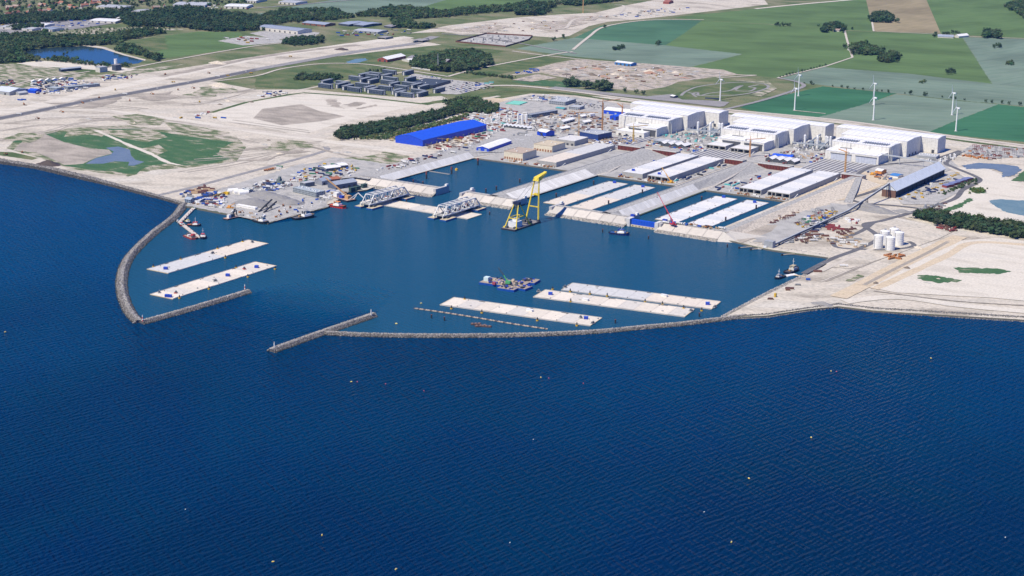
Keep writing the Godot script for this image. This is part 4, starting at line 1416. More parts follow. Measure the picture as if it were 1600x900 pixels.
# ---------- the three factory halls ----------
func block(parent: Node3D, called: String, x0: float, x1: float, z0: float, z1: float, tall: float, rise: float, wall: Material, roof: Material, panels := 0) -> void:
	var w := Mesher.new()
	w.box(Vector3((x0 + x1) / 2,-0.5,(z0 + z1) / 2),Vector3(absf(x1 - x0), tall + 0.5, absf(z1 - z0)))
	var body := part(called, w, wall, parent)
	# low-pitched roof, ridge along x, with standing seams
	var cx := (x0 + x1) / 2
	var cz := (z0 + z1) / 2
	var hx := absf(x1 - x0) / 2 + 0.4
	var hz := absf(z1 - z0) / 2 + 0.4
	var r := Mesher.new()
	r.quad_up(Vector3(cx - hx,tall + 0.15,cz + hz),Vector3(cx + hx,tall + 0.15,cz + hz),Vector3(cx + hx,tall + rise,cz),Vector3(cx - hx,tall + rise,cz))
	r.quad_up(Vector3(cx - hx,tall + 0.15,cz - hz),Vector3(cx + hx,tall + 0.15,cz - hz),Vector3(cx + hx,tall + rise,cz),Vector3(cx - hx,tall + rise,cz))
	for s in [-1,1]:
		r.tri(Vector3(cx + s * (hx - 0.4), tall, cz + hz - 0.4),Vector3(cx + s * (hx - 0.4), tall, cz - hz + 0.4),Vector3(cx + s * (hx - 0.4), tall + rise, cz),Vector3(cx,tall,cz))
	part("roof", r, roof, body)
	var sm := Mesher.new()
	var x := cx - hx + 6.0
	while x < cx + hx:
		for s in [-1,1]:
			sm.bar(Vector3(x,tall + 0.3,cz + s * hz),Vector3(x,tall + rise + 0.15,cz),0.5,0.3)
		x += 12.0
	part("roof_seams", sm, paint("seam", lin(0.70,0.71,0.72)), body)
	var ws := Mesher.new()
	x = cx - hx + 6.0
	while x < cx + hx:
		ws.box(Vector3(x,0,cz + hz - 0.4),Vector3(0.35,tall,0.3))
		x += 8.0
	var zz := cz - hz + 6.0
	while zz < cz + hz:
		ws.box(Vector3(cx + hx - 0.4,0,zz),Vector3(0.3,tall,0.35))
		zz += 8.0
	ws.box(Vector3(cx,0,cz + hz - 0.35),Vector3(hx * 2 - 0.8,1.6,0.25))
	part("cladding_seams", ws, paint("seam_grey", lin(0.50,0.49,0.47)), body)
	if panels:
		for i in panels:
			var joint := Mesher.new()
			joint.box(Vector3(lerpf(x0, x1,(i + 1.0) / (panels + 1)),0, z0 + 0.1),Vector3(0.9,tall,0.5))
			part("downpipe", joint, paint("pipe_grey", lin(0.30,0.31,0.33)), body)


func factory(label: String, at: Vector3, front_x0: float, open_doors: bool) -> void:
	var o := thing("factory_hall", label, "factory", at)
	var wall := paint("hall_wall", lin(0.71,0.70,0.67),0.6)
	var roof := paint("hall_roof", lin(0.80,0.80,0.80),0.5)
	block(o, "door_hall", front_x0,0.0,0.0,-44.0,17.0,1.2, wall, roof)
	block(o, "casting_hall", -113.0,3.0,-44.0,-103.0,27.5,1.8, wall, roof, 2)
	block(o, "main_hall", -120.0,15.0,-103.2,-178.0,31.5,2.2, wall, roof, 0)
	block(o, "rear_hall", -162.0,49.0,-178.2,-222.0,29.5,2.0, wall, roof, 1)
	# sliding doors of the low front hall
	for k in 2:
		var x := front_x0 * (0.70 - 0.47 * k)
		var w := -front_x0 * 0.38
		var d := Mesher.new()
		d.box(Vector3(x,0,0.25),Vector3(w,12.2,0.5))
		var leaf := part("door", d, paint("door_pale", lin(0.42,0.46,0.56),0.5) if not open_doors else paint("door_dark", lin(0.05,0.055,0.07)), o)  # when open, dark sheet and panels are painted as the gloom inside
		for j in 7:
			var p := Mesher.new()
			p.box(Vector3(x - w / 2 + w * (j + 0.5) / 7,0.2,0.62),Vector3(w / 7 - 0.5,11.6,0.2))
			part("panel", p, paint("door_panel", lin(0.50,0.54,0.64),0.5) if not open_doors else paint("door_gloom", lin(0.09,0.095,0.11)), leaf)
		var lint := Mesher.new()
		lint.box(Vector3(x,12.3,0.45),Vector3(w + 2,1.6,0.9))
		part("lintel", lint, paint("lintel", lin(0.12,0.13,0.16)), o)
	# roof lights in slanting rows on the casting hall
	for i in 22:
		if i == 9 or i == 10:
			continue
		var v := Mesher.new()
		var x := -106.0 + i * 4.7
		v.bar(Vector3(x,28.6,-52),Vector3(x + 2.6,30.2,-66),1.4,1.0)
		part("roof_light", v, paint("roof_light", lin(0.17,0.20,0.26),0.3), o)
	for i in 6:
		var v := Mesher.new()
		v.bar(Vector3(front_x0 * 0.86 + i * 4.0,17.8,-34),Vector3(front_x0 * 0.86 + i * 4.0 + 3,18.6,-38),1.2,1.6)
		part("vent", v, paint("pipe_grey", Color.WHITE), o)
	# roof ducts of the rear hall and doors in the shaded ends
	for i in 3:
		var e := Mesher.new()
		e.box(Vector3(15.3,0,-120 - i * 16),Vector3(0.5,5,4))
		part("side_door", e, paint("door_dark", lin(0.05,0.055,0.07)), o)
	var rd := Mesher.new()
	rd.box(Vector3(40,0,-177.9),Vector3(5,7,0.5))
	part("side_door", rd, paint("door_dark", Color.WHITE), o)
	var stack := Mesher.new()
	stack.tube(Vector3(5.0,0,-47),Vector3(5.0,29,-47),0.9,0.9,8)
	stack.box(Vector3(6,0,-50),Vector3(4,22,3))
	part("stair_tower", stack, paint("galvanised", lin(0.40,0.42,0.45),0.5), o)


func factories() -> void:
	factory("left white factory hall, stepped, with the low annex before it", Vector3(-473,G,-3),-72.0, true)
	factory("middle white factory hall, stepped, new segments coming out in front", Vector3(-231,G,8),-100.0, true)
	factory("right white factory hall, stepped, with pale closed sliding doors", Vector3(0,G,0),-107.0, false)
	# batching plants between the halls
	for b in [[Vector3(-420,G,-80), "concrete batching plant between the left and middle halls"],[Vector3(-183,G,-75), "concrete batching plant between the middle and right halls"]]:
		var o := thing("batching_plant", b[1], "concrete plant", b[0])
		for q in [[0,0,26],[24,6,24],[40,18,24],[52,4,28],[14,28,22],[30,34,22]]:
			var m := Mesher.new()
			m.tube(Vector3(q[0],0,-q[1]),Vector3(q[0],q[2],-q[1]),2.4,2.4,12)
			m.tube(Vector3(q[0],q[2],-q[1]),Vector3(q[0],q[2] + 1.6,-q[1]),2.4,0.5,12)
			part("silo", m, paint("silo_white", lin(0.76,0.77,0.78),0.4), o)
		for q in [[8,-14],[34,-10],[46,-22],[20,-20]]:
			var h := Mesher.new()
			h.box(Vector3(q[0],0,q[1]),Vector3(9,13,7))
			part("mixer_house", h, paint("plant_blue_grey", lin(0.22,0.27,0.33),0.5), o)
		for q in [[Vector3(-4,3,-4),Vector3(18,25,-34)],[Vector3(34,2,4),Vector3(46,22,-22)],[Vector3(-20,12,14),Vector3(60,14,18)]]:
			var c := Mesher.new()
			c.bar(q[0], q[1],2.6,2.4)
			c.bar(q[1],Vector3(q[1].x,0,q[1].z),1.0)
			part("conveyor", c, paint("conveyor_grey", lin(0.36,0.39,0.43),0.5), o)
		for i in 5:
			var s := Mesher.new()
			s.tube(Vector3(66 + i * 4.6,0,-42),Vector3(66 + i * 4.6,20,-42),2.0,2.0,10)
			s.tube(Vector3(66 + i * 4.6,20,-42),Vector3(66 + i * 4.6,21.4,-42),2.0,0.4,10)
			part("silo", s, mats["silo_white"], o)
	# tents with zigzag roofs
	for t in [[Vector3(-420,G,62), "row of four joined white tents with dark sides before the left batching plant", 4],[Vector3(-180,G,80), "row of four joined white tents with dark sides before the right batching plant", 4]]:
		var o := thing("tent_row", t[1], "tent", t[0])
		for i in t[2]:
			var w := Mesher.new()
			w.box(Vector3(i * 15.0,0,0),Vector3(14.4,6,26))
			part("wall", w, paint("tent_dark", lin(0.07,0.08,0.10)), o)
			var r := Mesher.new()
			for s in [-1,1]:
				r.quad_up(Vector3(i * 15.0,9.4,14),Vector3(i * 15.0,9.4,-14),Vector3(i * 15.0 + s * 7.6,5.8,-14),Vector3(i * 15.0 + s * 7.6,5.8,14))
			part("tent_roof", r, paint("tent_white", lin(0.80,0.79,0.77),0.6), o)
			var g := Mesher.new()
			g.tri(Vector3(i * 15.0 - 7.2,6,13.2),Vector3(i * 15.0 + 7.2,6,13.2),Vector3(i * 15.0,9.3,13.2),Vector3(i * 15.0,6,0))
			part("gable", g, mats["tent_dark"], o)


# ---------- sheds and buildings ----------
# a, b: near corners of the front on the ground; c: far corner behind b
func shed(called: String, label: String, category: String, a: Vector2, b: Vector2, c: Vector2, eave: float, rise: float, style: String, wall: Material, roof: Material, opt := {}) -> Node3D:
	var u := (b - a).normalized()
	var w := a.distance_to(b)
	var v := u.orthogonal()
	if v.dot(c - b) < 0:
		v = -v
	var d := absf((c - b).dot(v))
	var mid := (a + b) / 2 + v * d / 2
	var turn := -atan2(u.y, u.x)
	var o := thing(called, label, category, Vector3(mid.x, opt.get("base", G), mid.y), turn, opt.get("group", ""))
	if Vector2(0,1).rotated(-turn).dot(v) > 0.0:      # the front must face +z of the shed
		o.rotation.y = turn + PI
	var hw := w / 2
	var hd := d / 2
	var m := Mesher.new()
	m.box(Vector3(0,-1,0),Vector3(w,eave + 1,d))
	if style == "gable_z":
		for s in [-1,1]:
			m.tri(Vector3(-hw,eave,s * hd),Vector3(hw,eave,s * hd),Vector3(0,eave + rise,s * hd),Vector3(0,eave,0))
	elif style == "gable_x":
		for s in [-1,1]:
			m.tri(Vector3(s * hw,eave,-hd),Vector3(s * hw,eave,hd),Vector3(s * hw,eave + rise,0),Vector3(0,eave,0))
	part("wall", m, wall, o)
	var r := Mesher.new()
	var e := 0.5
	var t := 0.35
	if style == "gable_z":
		for s in [-1,1]:
			r.hexa(PackedVector3Array([Vector3(s * (hw + e), eave - 0.2, hd + e),Vector3(0,eave + rise,hd + e),Vector3(0,eave + rise,-hd - e),Vector3(s * (hw + e), eave - 0.2,-hd - e),Vector3(s * (hw + e), eave - 0.2 + t, hd + e),Vector3(0,eave + rise + t,hd + e),Vector3(0,eave + rise + t,-hd - e),Vector3(s * (hw + e), eave - 0.2 + t, -hd - e)]))
	elif style == "gable_x":
		for s in [-1,1]:
			r.hexa(PackedVector3Array([Vector3(hw + e, eave - 0.2, s * (hd + e)),Vector3(hw + e,eave + rise,0),Vector3(-hw - e,eave + rise,0),Vector3(-hw - e, eave - 0.2, s * (hd + e)),Vector3(hw + e, eave - 0.2 + t, s * (hd + e)),Vector3(hw + e,eave + rise + t,0),Vector3(-hw - e,eave + rise + t,0),Vector3(-hw - e, eave - 0.2 + t, s * (hd + e))]))
	elif style == "arch":
		var n := 8
		for i in n:
			var p0 := PI * i / n
			var p1 := PI * (i + 1) / n
			r.quad(Vector3(-cos(p0) * hw, eave + sin(p0) * rise, hd + e),Vector3(-cos(p1) * hw, eave + sin(p1) * rise, hd + e),Vector3(-cos(p1) * hw, eave + sin(p1) * rise, -hd - e),Vector3(-cos(p0) * hw, eave + sin(p0) * rise, -hd - e),Vector3(0,eave - 5,0))
			for s in [-1,1]:
				r.tri(Vector3(-cos(p0) * hw, eave + sin(p0) * rise, s * hd),Vector3(-cos(p1) * hw, eave + sin(p1) * rise, s * hd),Vector3(0,eave - 0.1,s * hd),Vector3(0,eave,0))
	else:
		r.box(Vector3(0,eave + 0.05,0),Vector3(w + 0.6,0.4,d + 0.6))
		for s in [-1,1]:
			r.box(Vector3(s * hw,eave + 0.45,0),Vector3(0.4,0.5,d + 0.6))
			r.box(Vector3(0,eave + 0.45,s * hd),Vector3(w - 0.4,0.5,0.4))
	var rf := part("roof", r, roof, o)
	if opt.get("seams", 0) and style in ["gable_z", "gable_x"]:
		var sm := Mesher.new()
		var count: int = opt.seams
		for i in range(1, count):
			for s in [-1,1]:
				if style == "gable_z":
					var z := lerpf(-hd, hd, float(i) / count)
					sm.bar(Vector3(s * (hw + e), eave + t, z),Vector3(0,eave + rise + t + 0.1,z),0.5,0.25)
				else:
					var x := lerpf(-hw, hw, float(i) / count)
					sm.bar(Vector3(x, eave + t, s * (hd + e)),Vector3(x,eave + rise + t + 0.1,0),0.5,0.25)
		part("roof_seams", sm, opt.get("seam_mat", roof), rf)
	for i in opt.get("doors", 0):
		var dm := Mesher.new()
		var x := lerpf(-hw, hw, (i + 0.5) / opt.doors)
		dm.box(Vector3(x,0,hd + 0.1),Vector3(minf(5.0, w / opt.doors * 0.6), minf(5.0, eave * 0.75),0.35))
		part("door", dm, opt.get("door_mat", paint("door_dark", lin(0.05,0.055,0.07))), o)
	for i in opt.get("side_doors", 0):
		var dm := Mesher.new()
		var z := lerpf(-hd, hd, (i + 0.5) / opt.side_doors)
		dm.box(Vector3(hw + 0.1,0,z),Vector3(0.35, minf(5.0, eave * 0.6), minf(5.0, d / opt.side_doors * 0.6)))
		part("door", dm, opt.get("door_mat", paint("door_dark", lin(0.05,0.055,0.07))), o)
	var glass := paint("window_dark", lin(0.03,0.04,0.06),0.15,0.0, false)
	for f in opt.get("floors", 0):
		var y: float = (f + 0.35) * eave / opt.floors
		var h: float = eave / opt.floors * 0.45
		var nf := maxi(1, int(w / opt.get("pitch", 5.0)))
		var ns := maxi(1, int(d / opt.get("pitch", 5.0)))
		for i in nf:
			var wm := Mesher.new()
			wm.box(Vector3(lerpf(-hw, hw, (i + 0.5) / nf), y, hd + 0.08),Vector3(w / nf * 0.5,h,0.2))
			part("window", wm, glass, o)
		for i in ns:
			var wm := Mesher.new()
			wm.box(Vector3(hw + 0.08, y, lerpf(-hd, hd, (i + 0.5) / ns)),Vector3(0.2,h,d / ns * 0.5))
			part("window", wm, glass, o)
	for i in opt.get("units", 0):
		var um := Mesher.new()
		um.box(Vector3(lerpf(-hw, hw, (i + 0.5) / opt.units), eave + 0.3 + (rise * 0.5 if style != "flat" else 0.0), rng.randf_range(-0.25,0.25) * d),Vector3(2.2,1.6,2.2))
		part("roof_unit", um, paint("white", lin(0.75,0.75,0.74)), rf)
	return o


func sheds() -> void:
	var blue := paint("blue_sheet", lin(0.008,0.060,0.58),0.45)
	var blue_roof := paint("blue_roof", lin(0.018,0.095,0.66),0.5)
	var white := paint("white_roof", lin(0.80,0.80,0.79),0.5)
	var grey := paint("grey_sheet", lin(0.34,0.36,0.38),0.5)
	var navy := paint("navy_sheet", lin(0.05,0.065,0.10),0.5)
	shed("blue_hall", "very large bright blue hall with blue gable roof", "hall", Vector2(-858,357),Vector2(-791,358),Vector2(-793,141),12.5,7.0, "gable_z", blue, blue_roof, {"seams": 22, "seam_mat": paint("blue_seam", lin(0.02,0.11,0.75),0.4), "side_doors": 12, "door_mat": paint("pale_door", lin(0.30,0.36,0.48))})
	shed("blue_hall", "low long blue hall with white roof on the edge of the gravel slope", "hall", Vector2(-674,345),Vector2(-648,342),Vector2(-650,244),6,3.0, "gable_z", blue, white, {"seams": 9, "doors": 2, "door_mat": paint("pale_door", lin(0.30,0.36,0.48)), "base": 6.0})
	shed("blue_shed", "small blue shed with white gable roof at the top of the gravel slope", "shed", Vector2(-672,132),Vector2(-648,136),Vector2(-648,110),7,3, "gable_x", blue, white, {"doors": 1, "base": 6.0})
	shed("blue_hall", "long blue hall with white roof at the back of the works, near the railway lane", "hall", Vector2(-700,-181),Vector2(-603,-184),Vector2(-611,-218),9,4, "gable_x", blue, white, {"seams": 14, "doors": 5, "door_mat": paint("pale_door", lin(0.30,0.36,0.48))})
	shed("blue_shed", "cube-like blue shed before the long blue white-roofed hall", "shed", Vector2(-653,-126),Vector2(-636,-121),Vector2(-636,-139),9,2, "gable_z", blue, blue_roof, {"doors": 1})
	shed("grey_shed", "long grey shed with white roof, second from the office block", "shed", Vector2(-712,-15),Vector2(-700,-15),Vector2(-700,-61),6,2.5, "gable_z", grey, white, {"seams": 8, "side_doors": 4})
	shed("grey_shed", "short grey shed with white roof right of the longer grey shed", "shed", Vector2(-674,-37),Vector2(-661,-35),Vector2(-662,-60),6,2.5, "gable_z", grey, white, {"seams": 5, "side_doors": 2})
	shed("grey_shed", "grey shed with white roof in front of the longer grey shed", "shed", Vector2(-676,50),Vector2(-663,53),Vector2(-662,27),5,2.5, "gable_z", grey, white, {"seams": 5, "side_doors": 3})
	shed("grey_shed", "small grey shed with white roof behind the short grey shed", "shed", Vector2(-716,-98),Vector2(-705,-97),Vector2(-705,-116),5,2, "gable_z", grey, white, {"seams": 4})
	shed("white_tent", "white domed storage tent beside the tower cranes", "tent", Vector2(-710,-127),Vector2(-701,-126),Vector2(-702,-143),5,3, "arch", paint("tent_white", lin(0.80,0.79,0.77)), white, {"doors": 1})
	shed("office_block", "long dark blue-grey two-storey office block in the works", "office block", Vector2(-803,-37),Vector2(-792,-35),Vector2(-795,-120),8,0, "flat", paint("office_grey", lin(0.13,0.17,0.23),0.5), paint("office_roof", lin(0.30,0.33,0.38)), {"floors": 2})
	shed("office_building", "wide low grey office building with courtyard roofs by the car park", "office building", Vector2(-861,-216),Vector2(-821,-219),Vector2(-831,-271),8,0, "flat", paint("office_pale", lin(0.30,0.33,0.38)), paint("pale_roof", lin(0.42,0.44,0.47)), {"floors": 2, "units": 6})
	shed("office_building", "grey office wing beside the wide low office building", "office building", Vector2(-885,-263),Vector2(-854,-265),Vector2(-861,-293),6,0, "flat", mats["office_pale"], mats["pale_roof"], {"floors": 2, "units": 4})
	shed("site_office", "pale grey site office in front of the car park", "office building", Vector2(-790,-184),Vector2(-765,-187),Vector2(-772,-214),6,0, "flat", mats["office_pale"], mats["pale_roof"], {"floors": 2})
	shed("turquoise_tank", "round turquoise-covered basin at the edge of the works", "tank cover", Vector2(-938,-157),Vector2(-904,-162),Vector2(-923,-201),1.5,0, "flat", paint("turq_wall", lin(0.3,0.5,0.42)), paint("turq", lin(0.22,0.60,0.46),0.5))
	shed("teal_roof_shed", "low shed with a teal roof beside the office block", "shed", Vector2(-812,-164),Vector2(-792,-164),Vector2(-797,-179),4,1, "gable_x", grey, paint("teal_roof", lin(0.08,0.36,0.36),0.5))
	shed("grey_hall", "grey flat-roofed casting hall with deep blue shaded side, left of the first factory", "hall", Vector2(-596,92),Vector2(-549,100),Vector2(-544,57),12,0, "flat", paint("shade_blue", lin(0.02,0.05,0.20),0.5), paint("pale_roof", lin(0.42,0.44,0.47)), {"units": 5, "side_doors": 4})  # walls painted in the deep blue of the shaded face
	shed("formwork_bay", "new segment in cream formwork under a rusty scaffold, nearest the first basin", "formwork", Vector2(-597,366),Vector2(-555,366),Vector2(-555,318),14.5,0, "flat", paint("cream_form", lin(0.66,0.60,0.48)), paint("scaffold_top", lin(0.45,0.36,0.28)), {"doors": 8, "units": 3, "door_mat": paint("form_gap", lin(0.30,0.14,0.08))})
	shed("formwork_bay", "second new segment in cream formwork behind the nearest one", "formwork", Vector2(-597,262),Vector2(-555,262),Vector2(-555,214),12.5,0, "flat", mats["cream_form"], paint("scaffold_tan", lin(0.55,0.47,0.34)), {"doors": 7, "units": 3, "door_mat": mats["form_gap"]})
	shed("formwork_bay", "third new concrete segment with grey sides beside the long dry element", "formwork", Vector2(-597,180),Vector2(-555,180),Vector2(-555,128),10,0, "flat", paint("raw_concrete", lin(0.36,0.36,0.355)), paint("pale_concrete", lin(0.62,0.61,0.60)), {"doors": 4, "units": 2})
	shed("blue_tarp_shed", "blue barrel-roofed shelter in front of the four white tents", "shelter", Vector2(-192,54),Vector2(-154,50),Vector2(-160,31),5,2.5, "gable_x", blue, blue_roof, {"doors": 3})
	shed("cabin_stack", "blue-grey stack of site cabins below the middle tents", "site cabins", Vector2(-444,63),Vector2(-390,61),Vector2(-398,37),7,0, "flat", paint("cabin_blue", lin(0.24,0.32,0.40)), mats["pale_roof"], {"floors": 2, "pitch": 3.5})
	shed("cabin_stack", "blue-grey row of site cabins in front of the blue shelter", "site cabins", Vector2(-176,82),Vector2(-139,84),Vector2(-144,58),6,0, "flat", mats["cabin_blue"], mats["pale_roof"], {"floors": 2, "pitch": 3.5})
	shed("annex", "low white annex with dark openings in front of the left factory hall", "annex", Vector2(-552,22),Vector2(-488,22),Vector2(-488,-3),10,0, "flat", mats["hall_wall"], mats["hall_roof"], {"doors": 4})
	# the long aggregate hall
	var hall := thing("long_hall", "very long aggregate hall with pale blue-grey roof, brown end and open dark side", "hall", Vector3(122,G,135))
	var ends := Mesher.new()
	for z in [120.0,-117.0]:
		ends.box(Vector3(0,-1,z),Vector3(25,14,0.8))
	ends.box(Vector3(-12.3,-1,1.5),Vector3(0.6,14,236))
	part("wall", ends, paint("brown_timber", lin(0.16,0.085,0.06)), hall)
	var rf := Mesher.new()
	for s in [-1,1]:
		rf.hexa(PackedVector3Array([Vector3(s * 14.5,12.5,122),Vector3(0,23.9,122),Vector3(0,23.9,-119),Vector3(s * 14.5,12.5,-119),Vector3(s * 14.5,13,122),Vector3(0,24.5,122),Vector3(0,24.5,-119),Vector3(s * 14.5,13,-119)]))
	for z in [120.6,-117.6]:
		rf.tri(Vector3(-12.5,13,z),Vector3(12.5,13,z),Vector3(0,23.9,z),Vector3(0,15,0))
	part("roof", rf, paint("hall_pale_blue", lin(0.62,0.67,0.73),0.5), hall)
	for i in 13:
		var c := Mesher.new()
		c.box(Vector3(12.4,0,118 - i * 19.6),Vector3(0.7,12.5,0.7))
		part("column", c, paint("dark_steel", lin(0.03,0.035,0.05)), hall)
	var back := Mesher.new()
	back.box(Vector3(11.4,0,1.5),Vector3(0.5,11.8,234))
	part("shade_panel", back, paint("shade_navy", lin(0.008,0.012,0.035)), hall)  # dark sheet across the open side, painted as its shaded inside
	for s in [-1,1]:
		var gt := Mesher.new()
		gt.box(Vector3(s * 14.6,12.2,1.5),Vector3(0.6,0.9,240))
		part("gutter", gt, paint("gutter", lin(0.30,0.33,0.37)), hall)
	for i in 10:
		var seam := Mesher.new()
		var z := 110.0 - i * 24.0
		seam.bar(Vector3(14.5,13.1,z),Vector3(0,24.6,z),0.4,0.2)
		part("roof_seam", seam, paint("roof_seam_pale", lin(0.54,0.59,0.65)), hall)
	# conveyor from the quay up to the hall
	var cv := thing("conveyor", "long inclined conveyor from the quay to the end of the long hall", "conveyor")
	var p0 := Vector2(115,698)
	var p1 := Vector2(114,412)
	var top := Vector3(122,26,256)
	var low := Vector3(p0.x,6,p0.y)
	var mid := Vector3(p1.x,6,p1.y)
	var belt := Mesher.new()
	belt.bar(low, mid, 3.0,2.4)
	belt.bar(mid, top, 3.0,2.4)
	part("gallery", belt, paint("conveyor_blue", lin(0.10,0.12,0.17),0.5), cv)
	var rail := Mesher.new()
	rail.bar(low + Vector3(0,1.5,0), mid + Vector3(0,1.5,0),2.0,0.4)
	rail.bar(mid + Vector3(0,1.5,0), top + Vector3(0,1.5,0),2.0,0.4)
	part("roof_cover", rail, paint("conveyor_top", lin(0.40,0.43,0.47)), cv)
	for f in [0.06,0.3,0.55,0.8]:
		var t := Mesher.new()
		var q := low.lerp(mid, f)
		t.box(Vector3(q.x,G,q.z),Vector3(2.4,q.y - G,1.6))
		part("trestle", t, mats["dark_steel"], cv)
	for f in [0.45,0.97]:
		var t := Mesher.new()
		var q := mid.lerp(top, f)
		for s in [-1,1]:
			t.bar(Vector3(q.x + s * 2.2,G,q.z),Vector3(q.x + s * 1.2,q.y,q.z),0.9)
		t.box(Vector3(q.x, G + (q.y - G) * 0.5, q.z),Vector3(3.2,0.8,0.8))
		part("trestle", t, mats["dark_steel"], cv)
	var ld := Mesher.new()
	ld.box(Vector3(p0.x - 6,G,p0.y + 4),Vector3(14,10,10))
	part("loading_hopper", ld, paint("hopper_grey", lin(0.33,0.35,0.38)), cv)
	var c2 := thing("conveyor", "pale conveyor bridge from the right factory hall over the road to the long hall", "conveyor")
	var br := Mesher.new()
	br.bar(Vector3(-4,20,-20),Vector3(108,13,-40),2.6,2.2)
	part("gallery", br, paint("conveyor_pale", lin(0.45,0.48,0.51),0.5), c2)
	for x in [30.0,75.0]:
		var t := Mesher.new()
		t.bar(Vector3(x,G,-26 - x * 0.1),Vector3(x,18 - x * 0.04,-26 - x * 0.12),1.0)
		part("trestle", t, mats["galvanised"], c2)
	# silos
	var s_at := [Vector2(247,612),Vector2(266,612),Vector2(265,574),Vector2(244,579),Vector2(252,562)]
	var s_name := ["left front white cement silo in the asphalt loop", "right front white cement silo in the asphalt loop", "right rear white cement silo in the asphalt loop", "white cement silo half hidden between the two front ones", "white cement silo hidden behind the right pair"]
	for i in 5:
		var o := thing("cement_silo", s_name[i], "silo", Vector3(s_at[i].x,G,s_at[i].y),0.0, "white cement silos")
		var k := Mesher.new()
		var tall := 20.5 if i < 4 else 22.0
		k.tube(Vector3.ZERO, Vector3(0,tall,0),7.2,7.2,28)
		part("shell", k, paint("silo_skin", lin(0.80,0.80,0.79),0.5), o)
		var cone := Mesher.new()
		cone.tube(Vector3(0,tall,0),Vector3(0,tall + 1.8,0),7.3,1.8,28)
		part("roof", cone, paint("silo_skin", Color.WHITE), o)
		for h in 6:
			var ring := Mesher.new()
			ring.tube(Vector3(0,3.0 * h + 2,0),Vector3(0,3.0 * h + 2.25,0),7.3,7.3,28)
			part("ring", ring, paint("silo_ring", lin(0.70,0.70,0.70)), o)
		var pipe := Mesher.new()
		pipe.bar(Vector3(-3.6,0,6.6),Vector3(-3.6,tall,6.6),0.7)
		pipe.box(Vector3(0,tall + 1.6,0),Vector3(2.5,2,2.5))
		part("filter", pipe, paint("pipe_grey", lin(0.30,0.31,0.33)), o)
	# grey moored barge and pontoons are with the vessels; the transformer yard beside the right hall
	shed("switch_house", "flat grey switch house beside the right factory hall", "utility building", Vector2(32,-113),Vector2(69,-117),Vector2(66,-146),5,0, "flat", grey, mats["pale_roof"], {"units": 8})
	shed("white_roof_shed", "orange and white workshop shelter near the right basin wall", "shelter", Vector2(26,80),Vector2(39,81),Vector2(34,60),7,2, "gable_x", paint("orange_wall", lin(0.62,0.24,0.05)), white)
	shed("blue_roof_shed", "white store with a blue roof beside the long hall", "shelter", Vector2(59,91),Vector2(75,92),Vector2(70,69),4,1.5, "gable_x", white, paint("mid_blue", lin(0.05,0.20,0.50)))
	for i in 4:
		shed("timber_stack", ["nearest purple-red stack of covered formwork by the curved road", "second purple-red covered stack by the curved road", "third purple-red covered stack by the curved road", "farthest purple-red covered stack by the curved road"][i], "stack", Vector2(168,121).lerp(Vector2(177,46), i / 3.0),Vector2(178,124).lerp(Vector2(187,49), i / 3.0),Vector2(180,102).lerp(Vector2(189,27), i / 3.0),5,0.6, "gable_x", paint("maroon", lin(0.26,0.05,0.06)), paint("lilac_roof", lin(0.16,0.19,0.36)), {"group": "covered stacks by the curved road"})


